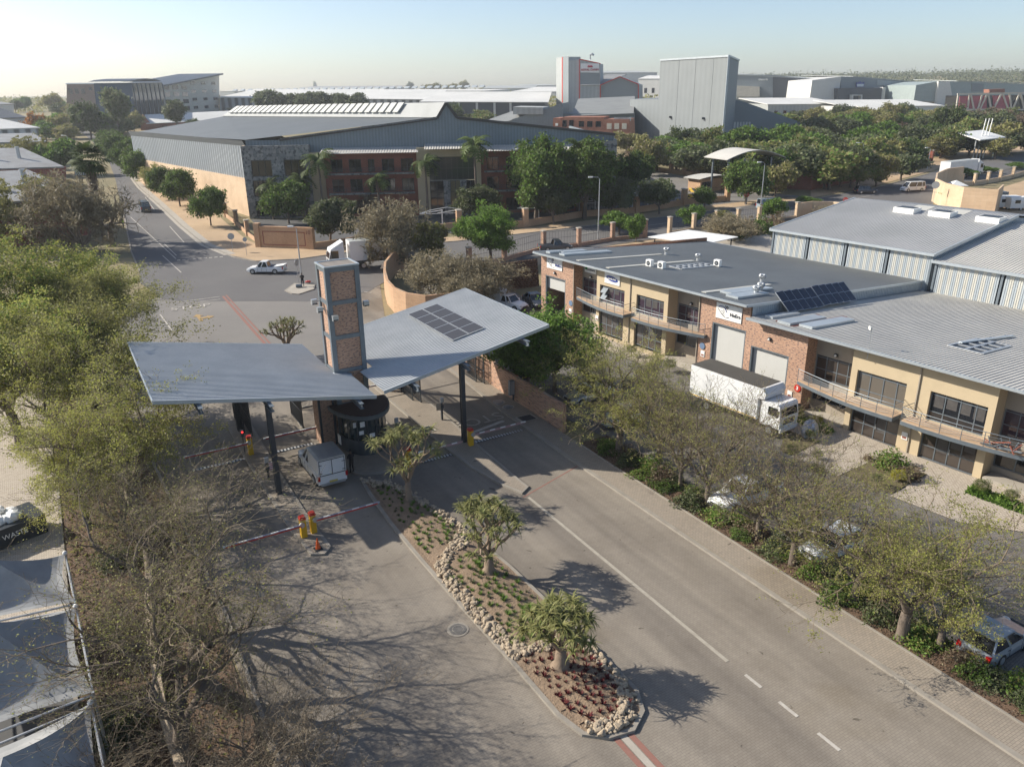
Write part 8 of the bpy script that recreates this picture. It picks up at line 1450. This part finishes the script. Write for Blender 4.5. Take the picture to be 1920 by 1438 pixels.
street_lamp('tall street lamp in front of the tall grey-green tree, mid photo', 1121, 456, 332, PI, 1.2); street_lamp('tall street lamp right of the arched canopy', 1425, 398, 304, PI, .8); street_lamp('street lamp by the numbered sign wall, beside the traffic island', 567, 533, 424, PI, .5); street_lamp('street lamp leaning in front of the long white trailer', 1608, 352, 268, PI * .9, 1); street_lamp('thin lamp post among the wood edge trees', 1738, 318, 277, PI, .8); street_lamp('leaning lamp post left of the side street', 138, 318, 254, 2.6, 2)
def round_sign(label, x, y, yt, r=.42, red=False, az=None, txt=None):
    p = at(x, y); h = max(1.6, hgt(p, x, yt)); t = thing('road_sign', label, 'road sign', p, math.atan2(-p.x, p.y) if az is None else az, 'road signs'); MB().tube([(0, .04, -.1), (0, .04, h)], .04, 6).build('pole', m_galv, t); f = MB(); n = 8 if red else 20; f.tube([(0, .0, h - r), (0, -.03, h - r)], r, n); d = f.build('sign_face', m_red if red else m_galv, t)
    if txt: o = text(txt, r * .62, m_white, .01); o.parent = t; o.matrix_basis = Matrix.Translation((0, -.05, h - r)) @ Matrix.Rotation(PI / 2, 4, 'X')
round_sign('back of a round road sign on the sandy verge corner', 437, 473, 437, .5); round_sign('back of a small sign leaning on the sandy verge corner', 463, 480, 445, .32); round_sign('narrow sign seen edge-on on the traffic island', 560, 530, 486, .45, az=1.2); round_sign('red stop sign under the big dark tree', 1398, 386, 360, .55, True, txt='STOP'); round_sign('small red stop sign behind the tan curved wall', 1583, 392, 370, .5, True, txt='STOP'); round_sign('back of a large round sign beside the lettered wall', 1747, 390, 340, .7)
tg_ = at(722, 533); t = thing('road_sign', 'grey triangular sign back beside the curved brick wall', 'road sign', tg_, .1, 'road signs'); MB().tube([(0, .04, 0), (0, .04, 3.0)], .04, 6).build('pole', m_galv, t); MB().profy([(-.5, 2.1), (.5, 2.1), (0, 3.0)], -.02, .02).build('sign_face', m_galv, t)
# people
def person(label, p, hd, cloth, trous, skin=(.10, .055, .035), h=1.76, arms='fold', hair=None, vest=None):
    t = thing('person', label, 'person', p, hd); s = h / 1.76; me = bpy.data.meshes.new('body'); bmx = bmesh.new(); J = {}; R_ = {}
    def j(n, x, y, z, r): J[n] = bmx.verts.new((x * s, y * s, z * s)); R_[n] = r * s
    j('pel', 0, 0, .95, .15); j('wst', 0, 0, 1.12, .135); j('chs', .01, 0, 1.32, .16); j('nk', 0, 0, 1.5, .06); j('hd0', .01, 0, 1.6, .085); j('hd1', .015, 0, 1.70, .085)
    for sg_, n in ((-1, 'r'), (1, 'l')):
        j('hp' + n, 0, .1 * sg_, .88, .1); j('kn' + n, .03, .12 * sg_, .5, .07); j('an' + n, -.01, .13 * sg_, .09, .045); j('to' + n, .16, .14 * sg_, .04, .04); j('sh' + n, 0, .2 * sg_, 1.42, .065)
        if arms == 'fold': j('el' + n, .03, .27 * sg_, 1.17, .048); j('wr' + n, .22, .12 * sg_, 1.22, .034); j('ha' + n, .27, .04 * sg_, 1.25, .04)
        else: j('el' + n, -.03, .27 * sg_, 1.15, .048); j('wr' + n, .04, .27 * sg_, .92, .034); j('ha' + n, .07, .265 * sg_, .82, .038)
        for f_ in range(4): j('f%s%d' % (n, f_), (.31 if arms == 'fold' else .09) , (.0 if arms == 'fold' else .265) * sg_ + (f_ - 1.5) * .018, (1.23 if arms == 'fold' else .75 - .01 * (f_ % 2)) , .009)
    E_ = [('pel', 'wst'), ('wst', 'chs'), ('chs', 'nk'), ('nk', 'hd0'), ('hd0', 'hd1')]
    for n in 'rl': E_ += [('pel', 'hp' + n), ('hp' + n, 'kn' + n), ('kn' + n, 'an' + n), ('an' + n, 'to' + n), ('chs', 'sh' + n), ('sh' + n, 'el' + n), ('el' + n, 'wr' + n), ('wr' + n, 'ha' + n)] + [('ha' + n, 'f%s%d' % (n, f_)) for f_ in range(4)]
    for a, b in E_: bmx.edges.new((J[a], J[b]))
    order = list(J); bmx.to_mesh(me); bmx.free(); o = bpy.data.objects.new('body', me); COL.objects.link(o); sm = o.modifiers.new('s', 'SKIN'); o.modifiers.new('u', 'SUBSURF').levels = 1; o.modifiers['u'].render_levels = 1
    if not me.skin_vertices: me.attributes.new('skin', 'FLOAT', 'POINT')
    for i, n in enumerate(order): me.skin_vertices[0].data[i].radius = (R_[n], R_[n] * (1.25 if n in ('chs', 'wst', 'pel') else 1)); me.skin_vertices[0].data[i].use_root = n == 'pel'
    bpy.context.view_layer.update(); m2 = bpy.data.meshes.new_from_object(o.evaluated_get(bpy.context.evaluated_depsgraph_get())); bpy.data.objects.remove(o); o = bpy.data.objects.new('body', m2); COL.objects.link(o); o.parent = t
    m2.materials.clear(); [m2.materials.append(m) for m in (M('cloth_%d' % int(cloth[0] * 1e4), cloth, .9), M('trousers_%d' % int(trous[0] * 1e4), trous, .9), M('skin_%d' % int(skin[0] * 1e4), skin, .6), m_black)]
    for pl in m2.polygons: z = pl.center.z / s; pl.material_index = 2 if z > 1.5 or (abs(pl.center.x) > .2 * s and z > .6) else 3 if z < .1 else 1 if z < .98 else 0; pl.use_smooth = True
    MB().ball((.0, 0, 1.74 * s), .1 * s, .095 * s, .07 * s, 10, 6).build('hair', hair or m_black, t)
    f = MB(); f.ball((.115 * s, 0, 1.66 * s), .018, n=6, m=4); f.build('nose', M('skin_%d' % int(skin[0] * 1e4), skin), t)
    if vest: MB().tube([(0, 0, 1.02 * s), (0, 0, 1.25 * s), (.01, 0, 1.42 * s)], [.19 * s, .21 * s, .18 * s], 12).build('vest', vest, t)
    return t
person('man in dark work clothes standing on the traffic island', at(568, 537, .14), -1.5, (.02, .02, .025), (.02, .02, .03)); person('guard in dark uniform standing beside the canopied pickup at the booth', T(47.5, 14.75, .13), RZ + PI / 2 + .4, (.012, .012, .015), (.012, .012, .015)); person('person in yellow-green safety vest at the edge of the side street', at(232, 428), 0, (.35, .5, .05), (.03, .035, .05), arms='down', vest=M('safety_vest', (.45, .75, .05), .7))
bn = thing('wheelie_bins', 'pair of bright blue waste bins before the warehouse offices', 'bin', at(775, 402), .1); MB().box(-.9, .9, -.7, .7, 0, 1.6).build('bin_body', M('bin_blue', (.02, .13, .30), .5), bn); MB().box(-1, 1, -.8, .8, 1.6, 1.75).build('lid', m_blue, bn)
# ================================================================= haze: a closed box of thin air round the camera and everything built
xs_ = []; ys_ = []; zs_ = []
hz = MB().box(-2600, 2600, -120, 2700, -3, 75).build('haze', None)
mh = bpy.data.materials.new('haze_air'); mh.use_nodes = True; th_ = mh.node_tree; th_.nodes.remove(th_.nodes['Principled BSDF']); pv = th_.nodes.new('ShaderNodeVolumePrincipled'); pv.inputs['Color'].default_value = (.86, .90, .94, 1); pv.inputs['Density'].default_value = HAZE; pv.inputs['Anisotropy'].default_value = .25
th_.links.new(pv.outputs[0], th_.nodes['Material Output'].inputs['Volume']); hz.data.materials.clear(); hz.data.materials.append(mh); tag(hz, kind='stuff')
